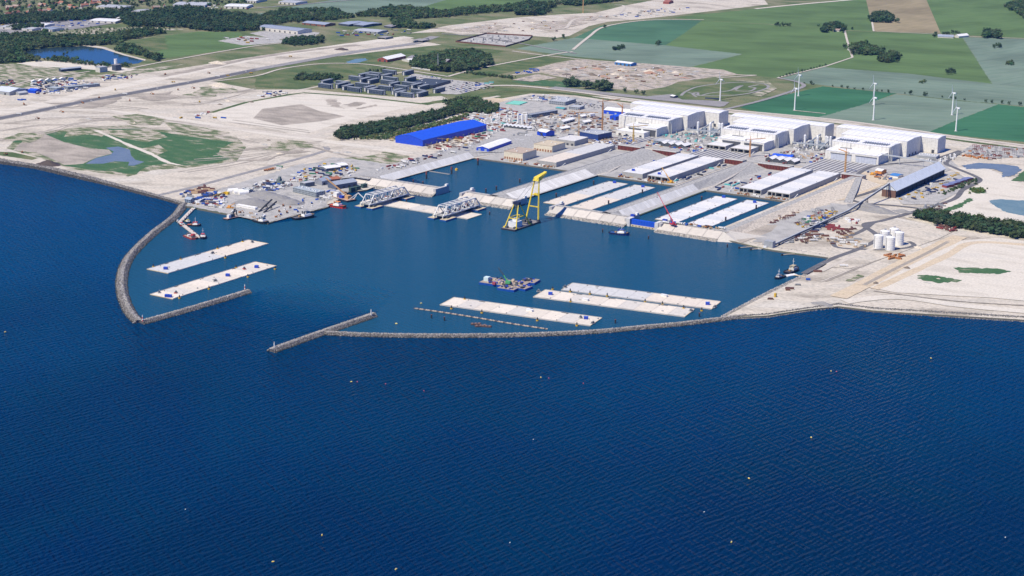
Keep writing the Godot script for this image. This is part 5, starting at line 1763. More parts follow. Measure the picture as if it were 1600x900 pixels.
func quay_yard() -> void:
	var grey := paint("cabin_grey", lin(0.30,0.34,0.38),0.5)
	var pale := mats["pale_roof"] as Material
	shed("cabin_block", "long grey three-storey cabin block with rows of windows on the work quay", "site cabins", Vector2(-722,830),Vector2(-664,839),Vector2(-667,818),8.5,0, "flat", grey, paint("cabin_roof", lin(0.36,0.41,0.45)), {"floors": 3, "pitch": 3.6, "units": 10})
	shed("cabin_block", "square dark grey cabin block behind the long cabin block", "site cabins", Vector2(-744,785),Vector2(-730,788),Vector2(-732,766),7.5,0, "flat", paint("cabin_dark", lin(0.13,0.16,0.20)), pale, {"floors": 3, "pitch": 3.6})
	shed("grey_shed", "grey gable shed with open dark side between cabins and red-roofed shed", "shed", Vector2(-734,757),Vector2(-717,758),Vector2(-721,734),8,4, "gable_z", paint("slate_wall", lin(0.28,0.30,0.35)), paint("slate_roof", lin(0.33,0.37,0.44),0.45), {"side_doors": 2})
	shed("workshop", "big blue-grey gable workshop in front of the red-roofed shed", "workshop", Vector2(-699,765),Vector2(-676,771),Vector2(-678,723),9,4, "gable_z", paint("slate_dark", lin(0.10,0.125,0.19)), paint("slate_roof", Color.WHITE), {"side_doors": 4, "seams": 7})
	shed("red_roof_shed", "rust-red roofed shed behind the blue-grey workshop", "shed", Vector2(-738,724),Vector2(-722,732),Vector2(-724,707),6,2.5, "gable_z", paint("red_wall", lin(0.22,0.09,0.06)), paint("red_roof", lin(0.36,0.13,0.07)), {"side_doors": 3})
	shed("white_roof_store", "long low store with a white roof and a row of dark bays", "store", Vector2(-812,648),Vector2(-789,657),Vector2(-789,624),5.5,1.2, "gable_z", paint("bay_wall", lin(0.16,0.18,0.20)), mats["white_roof"], {"side_doors": 6})
	shed("white_roof_store", "shorter white-roofed store at the end of the long low one", "store", Vector2(-809,609),Vector2(-786,622),Vector2(-791,600),5.5,1.2, "gable_z", mats["bay_wall"], mats["white_roof"], {"side_doors": 3})
	shed("quay_hut", "small blue-grey hut beside the landing stage at the breakwater root", "hut", Vector2(-816,996),Vector2(-804,995),Vector2(-810,982),6,2.5, "gable_x", paint("hut_blue", lin(0.20,0.26,0.36)), paint("hut_roof", lin(0.34,0.40,0.48)), {"floors": 2, "pitch": 4.0})
	for t in [[Vector2(-815,893), "left white dome tent beside the yellow pontoon crane"],[Vector2(-802,893), "middle white dome tent beside the yellow pontoon crane"],[Vector2(-791,893), "right white dome tent beside the yellow pontoon crane"]]:
		shed("dome_tent", t[1], "tent", t[0], t[0] + Vector2(10,6), t[0] + Vector2(18,-8),3.0,4.0, "arch", mats["tent_white"], mats["white_roof"], {"group": "white dome tents on the work quay"})
	shed("grey_tent", "grey-roofed tent at the right end of the white dome tents", "tent", Vector2(-792,879),Vector2(-780,880),Vector2(-784,866),4,2, "gable_x", grey, paint("sage_roof", lin(0.38,0.42,0.43)))
	shed("white_barrier", "long white-topped store by the quay edge before the gravel heap", "store", Vector2(-725,971),Vector2(-684,971),Vector2(-688,965),3.5,0, "flat", mats["tent_white"], mats["white_roof"])
	for t in [[Vector2(-652,766), "left dark green container stack by the rock bank"],[Vector2(-651,752), "middle dark green container stack by the rock bank"],[Vector2(-653,731), "right dark green container stack by the rock bank"]]:
		shed("green_stack", t[1], "containers", t[0], t[0] + Vector2(6,1), t[0] + Vector2(7,-9),6,0, "flat", paint("deep_green", lin(0.03,0.07,0.065)), paint("deep_green_top", lin(0.06,0.11,0.10)), {"group": "dark green stacks by the rock bank"})
	# gravel heaps
	var hm := mats["gravel_face"] as Material
	for h in [[Vector2(-717,939),38,34,9, "large grey gravel heap nearest the quay edge"],[Vector2(-705,893),44,30,9, "broad grey gravel heap in front of the cabin block"],[Vector2(-745,879),36,26,8, "grey gravel heap behind the large quay heap"],[Vector2(-670,898),26,22,7, "small grey gravel heap by the corner of the quay"]]:
		var m := Mesher.new()
		m.lump(Vector3(h[0].x,G,h[0].y), h[1], h[2], h[3],0.10, rng, 20,7,0.25)
		solo("gravel_heap", m, paint("heap_grey", lin(0.25,0.245,0.24)), h[4], "heap")
	# stacking conveyors
	for q in [[Vector2(-669,980),Vector2(-686,927), "black mobile stacking conveyor beside the gravel heap"],[Vector2(-659,979),Vector2(-670,934), "second black mobile conveyor beside the gravel heap"]]:
		var o := thing("stacking_conveyor", q[2], "conveyor")
		var m := Mesher.new()
		m.bar(Vector3(q[0].x,G + 1,q[0].y),Vector3(q[1].x,G + 10,q[1].y),2.4,1.6)
		part("belt", m, paint("black_steel", lin(0.02,0.022,0.03)), o)
		var l := Mesher.new()
		var c: Vector2 = q[0].lerp(q[1],0.6)
		l.bar(Vector3(c.x - 2,G,c.y),Vector3(c.x,G + 6,c.y),0.8)
		l.bar(Vector3(c.x + 2,G,c.y),Vector3(c.x,G + 6,c.y),0.8)
		part("undercarriage", l, mats["black_steel"], o)
	# grey crushing tower
	var tw := thing("crusher_tower", "dark green-grey plant tower among the parked vehicles", "plant tower", Vector3(Vector2(-788,788).x, G, Vector2(-788,788).y))
	for q in [[Vector3(0,0,0),Vector3(7,9,7)],[Vector3(8,0,2),Vector3(6,6,8)],[Vector3(1,9,0),Vector3(4,4,4)]]:
		var m := Mesher.new()
		m.box(q[0], q[1])
		part("hopper", m, paint("plant_green", lin(0.14,0.18,0.18)), tw)
	# yellow crane boom lying in the yard
	var yb := thing("crane_boom", "yellow lattice crane boom lying on the yard", "crane part")
	var a := Vector3(Vector2(-806,936).x, G + 1.5,Vector2(-806,936).y)
	var e := Vector3(Vector2(-803,909).x, G + 3.5,Vector2(-803,909).y)
	var ym := Mesher.new()
	for s in [-1,1]:
		ym.bar(a + Vector3(0,s,s * 0.8), e + Vector3(0,s * 1.4,s),1.0)
	for i in 6:
		ym.bar(a.lerp(e, i / 6.0) + Vector3(0,-1,-1), a.lerp(e, (i + 1) / 6.0) + Vector3(0,1,1),0.7)
	part("boom", ym, paint("crane_yellow", lin(0.72,0.46,0.02),0.5), yb)
	var yk := Mesher.new()
	yk.box(e + Vector3(2,-3.5,0),Vector3(8,5,5))
	part("machine_house", yk, mats["crane_yellow"], yb)


# ---------- the accommodation village ----------
func village() -> void:
	var wall := paint("lodge_wall", lin(0.03,0.05,0.095),0.6)
	var roof := paint("lodge_roof", lin(0.22,0.245,0.28))
	var along := [[Vector2(-1398,-95),25],[Vector2(-1313,-95),26],[Vector2(-1248,-98),27],[Vector2(-1172,-106),27],[Vector2(-1390,-150),22],[Vector2(-1336,-155),24],[Vector2(-1268,-153),24],[Vector2(-1177,-158),30],[Vector2(-1413,-228),20],[Vector2(-1416,-307),18],[Vector2(-1316,-226),22],[Vector2(-1341,-272),22],[Vector2(-1260,-234),22],[Vector2(-1412,-360),22],[Vector2(-1400,-277),20],[Vector2(-1244,-184),24]]
	var across := [[Vector2(-1435,-146),22],[Vector2(-1376,-127),21],[Vector2(-1346,-113),21],[Vector2(-1296,-130),20],[Vector2(-1274,-114),19],[Vector2(-1381,-223),18],[Vector2(-1356,-222),20],[Vector2(-1377,-302),18],[Vector2(-1217,-131),22],[Vector2(-1196,-115),20],[Vector2(-1151,-136),20],[Vector2(-1154,-206),22],[Vector2(-1232,-226),18],[Vector2(-1205,-216),19],[Vector2(-1285,-210),18],[Vector2(-1372,-382),16],[Vector2(-1305,-300),22],[Vector2(-1429,-281),17]]
	# one block of each lie, with its parts, then copies
	var d1 := (Vector2(-1195,-111) - Vector2(-1243,-114)).normalized()
	var d2 := (Vector2(-1218,-180) - Vector2(-1214,-124)).normalized()
	for set in [[along, d1, "lodge_a", "dark two-storey lodging block lying across the view in the herringbone village"],[across, d2, "lodge_b", "dark two-storey lodging block pointing away in the herringbone village"]]:
		var dir: Vector2 = set[1]
		var o := root_of(set[2])
		var m := Mesher.new()
		m.box(Vector3(0,-0.5,0),Vector3(38,10,10.5))
		part("wall", m, wall, o)
		var r := Mesher.new()
		r.box(Vector3(0,9.5,0),Vector3(38.8,0.6,11.4))
		part("roof", r, roof, o)
		for f in 2:
			for i in 8:
				for s in [-1,1]:
					var w := Mesher.new()
					w.box(Vector3(-16.2 + i * 4.6,1.4 + f * 4.2,s * 5.3),Vector3(1.9,1.6,0.2))
					part("window", w, paint("lodge_glass", lin(0.16,0.19,0.23),0.25,0.0, false), o)
		for s in [-1,1]:
			var st := Mesher.new()
			st.box(Vector3(s * 19.6,0,0),Vector3(2.0,8.0,4.0))
			part("stair", st, paint("stair_white", lin(0.55,0.56,0.58)), o)
		for q in set[0]:
			var at: Vector2 = q[0]
			copy_of(set[2], "lodging_block", Vector3(at.x,G,at.y),-atan2(dir.y, dir.x), set[3], "lodging block", "dark lodging blocks in a herringbone")
	shed("canteen", "large dark flat canteen building beside the car park", "canteen", Vector2(-1266,-234),Vector2(-1198,-243),Vector2(-1228,-331),6,0, "flat", wall, paint("canteen_roof", lin(0.05,0.065,0.09)), {"floors": 1, "units": 3})
	shed("canteen", "small dark flat wing beside the canteen", "canteen", Vector2(-1266,-296),Vector2(-1210,-295),Vector2(-1220,-331),5,0, "flat", wall, mats["canteen_roof"], {"floors": 1})
	# barn beside the farm wood
	var redw := paint("barn_red", lin(0.30,0.075,0.06))
	shed("barn", "red-walled barn with large white roof by the paddock", "barn", Vector2(-1568,-516),Vector2(-1538,-518),Vector2(-1550,-605),7,5, "gable_z", redw, mats["white_roof"], {"doors": 2, "seams": 6})
	shed("barn", "low long barn with pale roofs between the white-roofed barn and the wood", "barn", Vector2(-1526,-564),Vector2(-1487,-550),Vector2(-1495,-618),4,2.5, "gable_z", paint("plaster", lin(0.60,0.58,0.54)), mats["white_roof"], {"seams": 4})
	shed("barn", "low grey-roofed barn behind the pale-roofed one", "barn", Vector2(-1536,-600),Vector2(-1498,-601),Vector2(-1501,-643),4,2.5, "gable_x", mats["plaster"], paint("grey_roof", lin(0.26,0.25,0.27)))
	shed("farmhouse", "red-brick farmhouse with grey roof standing in the farm wood", "house", Vector2(-1403,-573),Vector2(-1391,-570),Vector2(-1398,-598),8,6, "gable_x", redw, mats["grey_roof"], {"floors": 2, "pitch": 3.0})
	# mast
	var mast := thing("radio_mast", "slim lattice radio mast in front of the farm wood", "mast", Vector3(Vector2(-1345,-470).x, G, Vector2(-1345,-470).y))
	var mm := Mesher.new()
	for k in 3:
		var c := Vector3(cos(k * TAU / 3),0, sin(k * TAU / 3))
		mm.bar(c * 2.2, c * 0.5 + Vector3(0,44,0),0.5)
	for i in 14:
		var k := i % 3
		mm.bar(Vector3(cos(k * TAU / 3),0, sin(k * TAU / 3)) * lerpf(2.2,0.5, i / 14.0) + Vector3(0,i * 3.1,0),Vector3(cos((k + 1) * TAU / 3),0, sin((k + 1) * TAU / 3)) * lerpf(2.2,0.5,(i + 1) / 14.0) + Vector3(0,(i + 1) * 3.1,0),0.35)
	part("lattice", mm, paint("mast_steel", lin(0.38,0.40,0.42),0.5), mast)


# ---------- vessels ----------
func hull_into(m: Mesher, long: float, beam: float, deck: float, bow := 0.28, sheer := 1.0, blunt := 0.85) -> PackedVector3Array:
	# bow at +x; returns the deck outline
	var n := 10
	var left := PackedVector3Array()
	var right := PackedVector3Array()
	var low_l := PackedVector3Array()
	var low_r := PackedVector3Array()
	for i in n + 1:
		var f := float(i) / n
		var w := beam / 2
		if f > 1.0 - bow:
			w *= sqrt(maxf(0.0,1.0 - pow((f - 1.0 + bow) / bow, 2.2)))
		if f < 0.12:
			w *= lerpf(blunt, 1.0, f / 0.12)
		w = maxf(w, 0.15)
		var x := (f - 0.5) * long
		var y := deck + sheer * pow(maxf(0.0, f - 0.35) / 0.65,2.0)
		left.append(Vector3(x,y,-w))
		right.append(Vector3(x,y,w))
		low_l.append(Vector3(x * 0.95,-1.5,-w * 0.9))
		low_r.append(Vector3(x * 0.95,-1.5,w * 0.9))
	for i in n:
		m.quad(low_l[i], low_l[i + 1], left[i + 1], left[i],Vector3(0,0,0))
		m.quad(low_r[i], low_r[i + 1], right[i + 1], right[i],Vector3(0,0,0))
	m.quad(low_l[0], low_r[0], right[0], left[0],Vector3.ZERO)
	var out := PackedVector3Array()
	out.append_array(left)
	right.reverse()
	out.append_array(right)
	return out


func tug(label: String, at: Vector2, heading: float, long: float, hull_c: Color, deck_c: Color, house_c: Color, top_c: Color, mast_tall := 6.0, house_at := 0.12) -> Node3D:
	var o := thing("tugboat", label, "tugboat", Vector3(at.x,0,at.y), heading)
	var beam := long * 0.36
	var hm := Mesher.new()
	var rim := hull_into(hm, long, beam, long * 0.085,0.32, long * 0.06)
	part("hull", hm, paint("hull_%s" % hull_c.to_html(false), hull_c, 0.4,0.0, false), o)
	var dm := Mesher.new()
	var c := Vector3(0,long * 0.085 - 0.25,0)
	for i in rim.size():
		dm.up(rim[i] - Vector3(0,0.35,0), rim[(i + 1) % rim.size()] - Vector3(0,0.35,0), c)
	part("deck", dm, paint("deck_%s" % deck_c.to_html(false), deck_c), o)
	var bw := Mesher.new()
	for i in rim.size():
		bw.bar(rim[i], rim[(i + 1) % rim.size()],0.5,0.9)
	part("bulwark", bw, paint("fender_black", lin(0.018,0.018,0.02)), o)
	var y := long * 0.085
	var hx := long * house_at
	var h1 := Mesher.new()
	h1.frustum(Vector3(hx,y,0),Vector3(long * 0.36,long * 0.09,beam * 0.72),Vector2(long * 0.33,beam * 0.66))
	part("deckhouse", h1, paint("house_%s" % house_c.to_html(false), house_c, 0.5,0.0, false), o)
	var h2 := Mesher.new()
	h2.frustum(Vector3(hx + long * 0.03,y + long * 0.09,0),Vector3(long * 0.22,long * 0.085,beam * 0.56),Vector2(long * 0.17,beam * 0.46))
	var wh := part("wheelhouse", h2, mats["house_%s" % house_c.to_html(false)], o)
	var win := Mesher.new()
	win.frustum(Vector3(hx + long * 0.03,y + long * 0.125,0),Vector3(long * 0.205,long * 0.03,beam * 0.54),Vector2(long * 0.195,beam * 0.52))
	part("window", win, paint("window_dark", lin(0.03,0.04,0.06),0.15,0.0, false), wh)
	var top := Mesher.new()
	top.box(Vector3(hx + long * 0.03,y + long * 0.175,0),Vector3(long * 0.19,0.5,beam * 0.5))
	part("wheelhouse_roof", top, paint("house_%s" % top_c.to_html(false), top_c, 0.5,0.0, false), o)
	var fu := Mesher.new()
	for s in [-1,1]:
		fu.tube(Vector3(hx - long * 0.14,y + long * 0.08,s * beam * 0.2),Vector3(hx - long * 0.15,y + long * 0.2,s * beam * 0.2), long * 0.025, long * 0.025,8)
	part("funnel", fu, mats["house_%s" % top_c.to_html(false)], o)
	var ma := Mesher.new()
	ma.bar(Vector3(hx,y + long * 0.175,0),Vector3(hx - 0.4,y + long * 0.175 + mast_tall,0),0.45)
	ma.bar(Vector3(hx,y + long * 0.175 + mast_tall * 0.6,-1.6),Vector3(hx,y + long * 0.175 + mast_tall * 0.6,1.6),0.35)
	part("mast", ma, paint("white", lin(0.75,0.75,0.74)), o)
	var wi := Mesher.new()
	wi.box(Vector3(-long * 0.2,y,0),Vector3(long * 0.09,long * 0.05,beam * 0.3))
	wi.box(Vector3(long * 0.38,y + long * 0.02,0),Vector3(long * 0.05,long * 0.04,beam * 0.25))
	part("winch", wi, paint("winch_tan", lin(0.42,0.25,0.12)), o)
	var fe := Mesher.new()
	for i in 6:
		for s in [-1,1]:
			fe.box(Vector3(-long * 0.36 + i * long * 0.13,0.2, s * (beam / 2 + 0.15)),Vector3(1.0,1.2,0.4))
	part("fenders", fe, mats["fender_black"], o)
	return o


func face_to(a: Vector2, b: Vector2) -> float:
	var d := b - a
	return -atan2(d.y, d.x)


func pontoon(parent: Node, called: String, c: Vector3, s: Vector3, mat: Material) -> void:
	var m := Mesher.new()
	m.box(c, s)
	part(called, m, mat, parent)


func truss_barge(label: String, x: float, z0: float, z1: float) -> void:
	var o := thing("immersion_barge", label, "barge", Vector3(x,0,0))
	var steel := paint("truss_white", lin(0.74,0.74,0.72),0.5)
	var blue := paint("pontoon_blue", lin(0.012,0.08,0.30),0.5)
	var tan := paint("pontoon_deck", lin(0.52,0.44,0.30))
	for e in [[z0, z0 - 30.0],[z1 + 26.0, z1]]:
		for s in [-1,1]:
			pontoon(o, "pontoon", Vector3(s * 12.0,-1,(e[0] + e[1]) / 2),Vector3(13,3.6, absf(e[0] - e[1])), blue)
			pontoon(o, "deck", Vector3(s * 12.0,2.6,(e[0] + e[1]) / 2),Vector3(12.4,0.4, absf(e[0] - e[1]) - 0.6), tan)
		pontoon(o, "deckhouse", Vector3(-9,3,(e[0] + e[1]) / 2 + 3),Vector3(8,5,9), paint("cream_house", lin(0.64,0.60,0.50)))
		pontoon(o, "winch", Vector3(10,3,(e[0] + e[1]) / 2),Vector3(6,3,6), paint("dark_machine", lin(0.07,0.08,0.10)))
	var zs := []
	for i in 9:
		zs.append(lerpf(z0 - 4, z1 + 4, i / 8.0))
	for s in [-1,1]:
		var xx: float = s * 8.5
		var t := Mesher.new()
		t.bar(Vector3(xx,7,zs[0]),Vector3(xx,7,zs[8]),1.4)
		t.bar(Vector3(xx,21,zs[1]),Vector3(xx,21,zs[7]),1.4)
		part("chord", t, steel, o)
		var d := Mesher.new()
		for i in 8:
			var a := Vector3(xx,7 if i % 2 == 0 else 21,zs[i])
			var b := Vector3(xx,21 if i % 2 == 0 else 7,zs[i + 1])
			if i == 0:
				a.y = 4.0
			d.bar(a, b, 1.1)
		d.bar(Vector3(xx,21,zs[7]),Vector3(xx,4,zs[8]),1.1)
		for i in range(1,8):
			d.bar(Vector3(xx,7,zs[i]),Vector3(xx,21,zs[i]),0.8)
		part("truss_web", d, steel, o)
	var cross := Mesher.new()
	for i in range(1,8):
		cross.bar(Vector3(-8.5,21,zs[i]),Vector3(8.5,21,zs[i]),0.9)
		cross.bar(Vector3(-8.5,7,zs[i]),Vector3(8.5,7,zs[i]),0.9)
		if i < 7:
			cross.bar(Vector3(-8.5,21,zs[i]),Vector3(8.5,21,zs[i + 1]),0.6)
	part("cross_bracing", cross, steel, o)
	var r := RandomNumberGenerator.new()
	r.seed = int(absf(x))
	for i in 12:
		var z := lerpf(z0 - 16, z1 + 16,(i + 0.5) / 12)
		pontoon(o, "winch" if i % 3 else "cabin", Vector3(r.randf_range(-5,5),7.6, z),Vector3(r.randf_range(3,6), r.randf_range(2,5), r.randf_range(3,6)),[paint("dark_machine", Color.WHITE), paint("white", Color.WHITE), paint("rust_machine", lin(0.28,0.12,0.08)), paint("pipe_grey", Color.WHITE)][i % 4])
	var fl := Mesher.new()
	fl.box(Vector3(0,6.2,(z0 + z1) / 2),Vector3(17,0.8, absf(z1 - z0) - 14))
	part("walkway", fl, paint("walk_grey", lin(0.33,0.33,0.32)), o)


func vessels() -> void:
	truss_barge("left pair-of-pontoons barge with white trusses, nearest the work yard", -553,853,734)
	truss_barge("right pair-of-pontoons barge with white trusses, nearest the yellow crane", -407,850,734)
	# the yellow sheerlegs
	var q := Vector2(-268,827)
	var y := paint("sheer_yellow", lin(0.78,0.60,0.045),0.45)
	var o := thing("floating_crane", "tall yellow sheerlegs floating crane on a black barge", "floating crane", Vector3(q.x,0,q.y))
	var dark := paint("barge_black", lin(0.025,0.028,0.045),0.5)
	pontoon(o, "hull", Vector3(-8.5,-2,-25),Vector3(26,4.6,76), dark)
	pontoon(o, "deck", Vector3(-8.5,2.6,-25),Vector3(25,0.3,75), paint("barge_deck", lin(0.24,0.22,0.21)))
	var legs := [[Vector3(-20,5.5,-58),Vector3(-12.5,68,-70)],[Vector3(3,5.5,-58),Vector3(-4.5,68,-70)]]
	for l in legs:
		var m := Mesher.new()
		m.tube(l[0], l[1],1.45,1.1,12)
		part("jib_leg", m, y, o)
		var foot := Mesher.new()
		foot.frustum(Vector3(l[0].x,2.8,l[0].z),Vector3(5,3.5,6),Vector2(2.6,3))
		part("jib_foot", foot, dark, o)
	for f in [0.32,0.62]:
		var m := Mesher.new()
		m.bar(legs[0][0].lerp(legs[0][1], f), legs[1][0].lerp(legs[1][1], f),1.5)
		part("cross_beam", m, y, o)
	var head := Mesher.new()
	head.hexa(PackedVector3Array([Vector3(-14,66,-66),Vector3(-3,66,-66),Vector3(-3,67,-76),Vector3(-14,67,-76),Vector3(-13,72,-68),Vector3(-4,72,-68),Vector3(-6,76,-92),Vector3(-11,76,-92)]))
	head.hexa(PackedVector3Array([Vector3(-13,67,-76),Vector3(-4,67,-76),Vector3(-6,74,-96),Vector3(-11,74,-96),Vector3(-13,71,-76),Vector3(-4,71,-76),Vector3(-6,77,-96),Vector3(-11,77,-96)]))
	part("jib_head", head, y, o)
	var hoist := Mesher.new()
	for i in 4:
		hoist.bar(Vector3(-12 + i * 2.4,66,-70),Vector3(-11 + i * 1.8,46,-68),0.25)
	hoist.box(Vector3(-8.5,42,-68),Vector3(6,4,3))
	part("hook_block", hoist, y, o)
	var gt := Vector3(-8.5,40,-12)
	for g in [[-19,6],[2,6],[-19,-34],[2,-34]]:
		var m := Mesher.new()
		m.tube(Vector3(g[0],2.8,g[1]), gt + Vector3(signf(g[0] + 8) * 3.6,0,-signf(-g[1] + 1) * 1.0),0.95,0.75,10)
		part("gantry_leg", m, y, o)
		var base := Mesher.new()
		base.box(Vector3(g[0],2.6,g[1]),Vector3(4,2,4))
		part("gantry_foot", base, y, o)
	for g in [[-14.6,3.0,-2.4,3.0,18.0],[-14.6,-24.0,-2.4,-24.0,18.0],[-14.6,3.0,-14.6,-24.0,18.0],[-2.4,3.0,-2.4,-24.0,18.0]]:
		var m := Mesher.new()
		m.bar(Vector3(g[0],g[4],g[1]),Vector3(g[2],g[4],g[3]),1.3)
		part("gantry_tie", m, y, o)
	pontoon(o, "gantry_head", gt + Vector3(0,-2.5,0),Vector3(11,4.5,6), paint("winch_navy", lin(0.012,0.016,0.06)))
	for s in [-3.5,3.5]:
		var w := Mesher.new()
		w.bar(gt + Vector3(s,1,0),Vector3(-8.5 + s,71,-68),0.3)
		part("luffing_wire", w, paint("wire", lin(0.10,0.10,0.11)), o)
	pontoon(o, "deckhouse", Vector3(-9,2.8,-8),Vector3(15,9,18), paint("house_white", lin(0.72,0.74,0.78)))
	pontoon(o, "bridge", Vector3(-9,11.8,-10),Vector3(9,4,8), mats["house_white"])
	for w in [[-2,-40,6,4],[-14,-42,6,4],[-8,-48,5,5],[0,6,4,3],[-14,8,4,3]]:
		pontoon(o, "winch", Vector3(w[0],2.8,w[1]),Vector3(w[2],w[3],5),[paint("dark_machine", Color.WHITE), y][int(absf(w[0])) % 2])
	# tugs
	var navy := lin(0.008,0.014,0.055)
	var white := lin(0.76,0.76,0.75)
	var grey := lin(0.28,0.27,0.26)
	tug("dark blue tug with white house lying off the blue gate", Vector2(-121,759), face_to(Vector2(-137,760),Vector2(-105,755)),33, lin(0.010,0.035,0.20), lin(0.02,0.10,0.34), white, lin(0.02,0.06,0.30),7.0,0.10)
	tug("navy tug with red and white wheelhouse and tall mast, beyond the landing stage", Vector2(-629,1155), face_to(Vector2(-630,1154),Vector2(-610,1174)),26, navy, grey, white, lin(0.55,0.06,0.05),9.0)
	tug("red-decked tug with white wheelhouse tied inside the landing stage", Vector2(-694,1105), face_to(Vector2(-698,1111),Vector2(-685,1106)),24, lin(0.02,0.03,0.06), lin(0.48,0.14,0.09), white, lin(0.55,0.08,0.05),8.0)
	tug("small white and yellow workboat beside the landing stage", Vector2(-719,1093), face_to(Vector2(-731,1088),Vector2(-711,1096)),18, lin(0.05,0.12,0.25), lin(0.6,0.55,0.2), white, lin(0.65,0.55,0.12),4.0)
	tug("small red workboat on the seaward side of the landing stage", Vector2(-713,1113), face_to(Vector2(-735,1097),Vector2(-701,1121)),18, lin(0.55,0.045,0.04), lin(0.62,0.20,0.16), white, lin(0.6,0.08,0.06),4.0)
	tug("white pilot launch at the elbow of the landing stage", Vector2(-733,1101), face_to(Vector2(-738,1099),Vector2(-722,1109)),11, white, lin(0.6,0.6,0.6), white, white, 2.5)
	tug("bright red supply vessel with white stripe at the end of the work quay", Vector2(-595,867), face_to(Vector2(-613,866),Vector2(-571,868)),36, lin(0.62,0.035,0.02), lin(0.56,0.10,0.05), white, lin(0.70,0.25,0.05),5.0,-0.02)
	tug("dark grey tug with white upperworks alongside the quay, right one", Vector2(-589,962), face_to(Vector2(-595,983),Vector2(-582,943)),40, lin(0.015,0.018,0.028), lin(0.12,0.12,0.13), white, lin(0.04,0.05,0.07),8.0)
	tug("dark grey workboat alongside the quay, left one", Vector2(-624,1026), face_to(Vector2(-642,1023),Vector2(-606,1030)),34, lin(0.02,0.03,0.04), lin(0.14,0.15,0.15), white, lin(0.10,0.12,0.13),8.0)
	tug("larger dark tug with white house at the right-hand quay", Vector2(196,812), face_to(Vector2(195,832),Vector2(197,795)),33, lin(0.02,0.02,0.05), lin(0.07,0.06,0.07), lin(0.5,0.5,0.47), lin(0.5,0.42,0.25),11.0)
	tug("smaller dark tug beyond the end of the right-hand jetty", Vector2(197,855), face_to(Vector2(197,839),Vector2(194,867)),23, navy, lin(0.05,0.05,0.06), lin(0.42,0.43,0.45), lin(0.3,0.3,0.32),8.0)
	tug("little dark launch by the root of the landing stage", Vector2(-775,1018), face_to(Vector2(-782,1017),Vector2(-771,1015)),12, lin(0.03,0.05,0.06), lin(0.2,0.25,0.25), white, lin(0.2,0.3,0.3),3.0)
	# a red cargo barge at the landing stage's foot
	var cb := thing("work_barge", "dark barge with red bow and cargo at the tip of the landing stage", "barge", Vector3(Vector2(-643,1166).x, 0,Vector2(-643,1166).y), face_to(Vector2(-666,1154),Vector2(-633,1166)))
	var hm := Mesher.new()
	hull_into(hm, 30,13,2.2,0.2,0.6,1.0)
	part("hull", hm, paint("hull_red", lin(0.45,0.05,0.04),0.5), cb)
	pontoon(cb, "deck", Vector3(-1,2.0,0),Vector3(24,0.4,11), paint("deck_rose", lin(0.45,0.30,0.24)))
	for c in [[-8,0,5,4],[-2,2,4,3],[3,-2,6,4],[8,1,4,2]]:
		pontoon(cb, "cargo", Vector3(c[0],2.4,c[1]),Vector3(c[2],c[3],5),[paint("dark_machine", Color.WHITE), paint("orange_box", lin(0.62,0.24,0.04)), paint("white", Color.WHITE), mats["hull_red"]][int(absf(c[0])) % 4])
	# landing stage
	for s in [[Vector2(-780,1012),Vector2(-726,1103),6.0, "pale floating gangway running out from the quay hut"],[Vector2(-726,1103),Vector2(-629,1163),6.5, "pale floating jetty turned across the end of the gangway"]]:
		var j := thing("floating_jetty", s[3], "jetty")
		var m := Mesher.new()
		m.bar(Vector3(s[0].x,1.2,s[0].y),Vector3(s[1].x,1.2,s[1].y), s[2],1.4)
		part("deck", m, paint("jetty_deck", lin(0.56,0.50,0.44)), j)
		for i in 7:
			var c: Vector2 = s[0].lerp(s[1],(i + 0.5) / 7)
			pontoon(j, "float", Vector3(c.x,-1.0,c.y),Vector3(6,1.6,6), dark)
			pontoon(j, "rail_post", Vector3(c.x + 2,1.9,c.y - 1),Vector3(0.8,1.6,0.8), paint("post_rust", lin(0.30,0.12,0.08)))
	# crane vessel between the yard piers
	var cv := thing("crane_barge", "dark crane barge with tan lattice boom moored by the rock bank", "crane barge", Vector3(Vector2(-620,816).x, 0,Vector2(-620,816).y), face_to(Vector2(-648,815),Vector2(-617,823)))
	pontoon(cv, "hull", Vector3(-4,-1,0),Vector3(44,4,20), paint("barge_black", Color.WHITE))
	pontoon(cv, "deck", Vector3(-4,3.0,0),Vector3(43,0.3,19), paint("deck_rose", Color.WHITE))
	pontoon(cv, "house", Vector3(-18,3.3,3),Vector3(10,7,10), paint("white", Color.WHITE))
	pontoon(cv, "generator", Vector3(-4,3.3,4),Vector3(8,4,6), paint("blue_box", lin(0.015,0.05,0.42),0.5))
	pontoon(cv, "crane_house", Vector3(8,3.3,0),Vector3(9,6,8), paint("crane_tan", lin(0.55,0.33,0.15)))
	boom(cv, Vector3(9,7,0),Vector3(9,7,0) + cv.transform.basis.inverse() * Vector3(-46,27,3),1.6, mats["crane_tan"])
	var fr := Mesher.new()
	fr.bar(Vector3(14,3,-7),Vector3(24,15,-9),1.2)
	fr.bar(Vector3(24,15,-9),Vector3(34,8,-12),1.2)
	fr.bar(Vector3(14,3,4),Vector3(24,15,-9),1.0)
	part("stern_frame", fr, paint("truss_white", lin(0.74,0.74,0.72),0.5), cv)
	# dredger by the left quay
	var dr := thing("dredger", "small dredging pontoon with a black excavator arm at the left quay", "dredger", Vector3(Vector2(-681,1030).x, 0,Vector2(-681,1030).y), face_to(Vector2(-683,1048),Vector2(-680,1011)))
	pontoon(dr, "hull", Vector3(0,-1,0),Vector3(32,3,11), paint("barge_black", Color.WHITE))
	pontoon(dr, "deck", Vector3(0,2.0,0),Vector3(31,0.3,10), paint("deck_rose", Color.WHITE))
	pontoon(dr, "cabin", Vector3(-8,2.3,1),Vector3(5,5,5), paint("white", Color.WHITE))
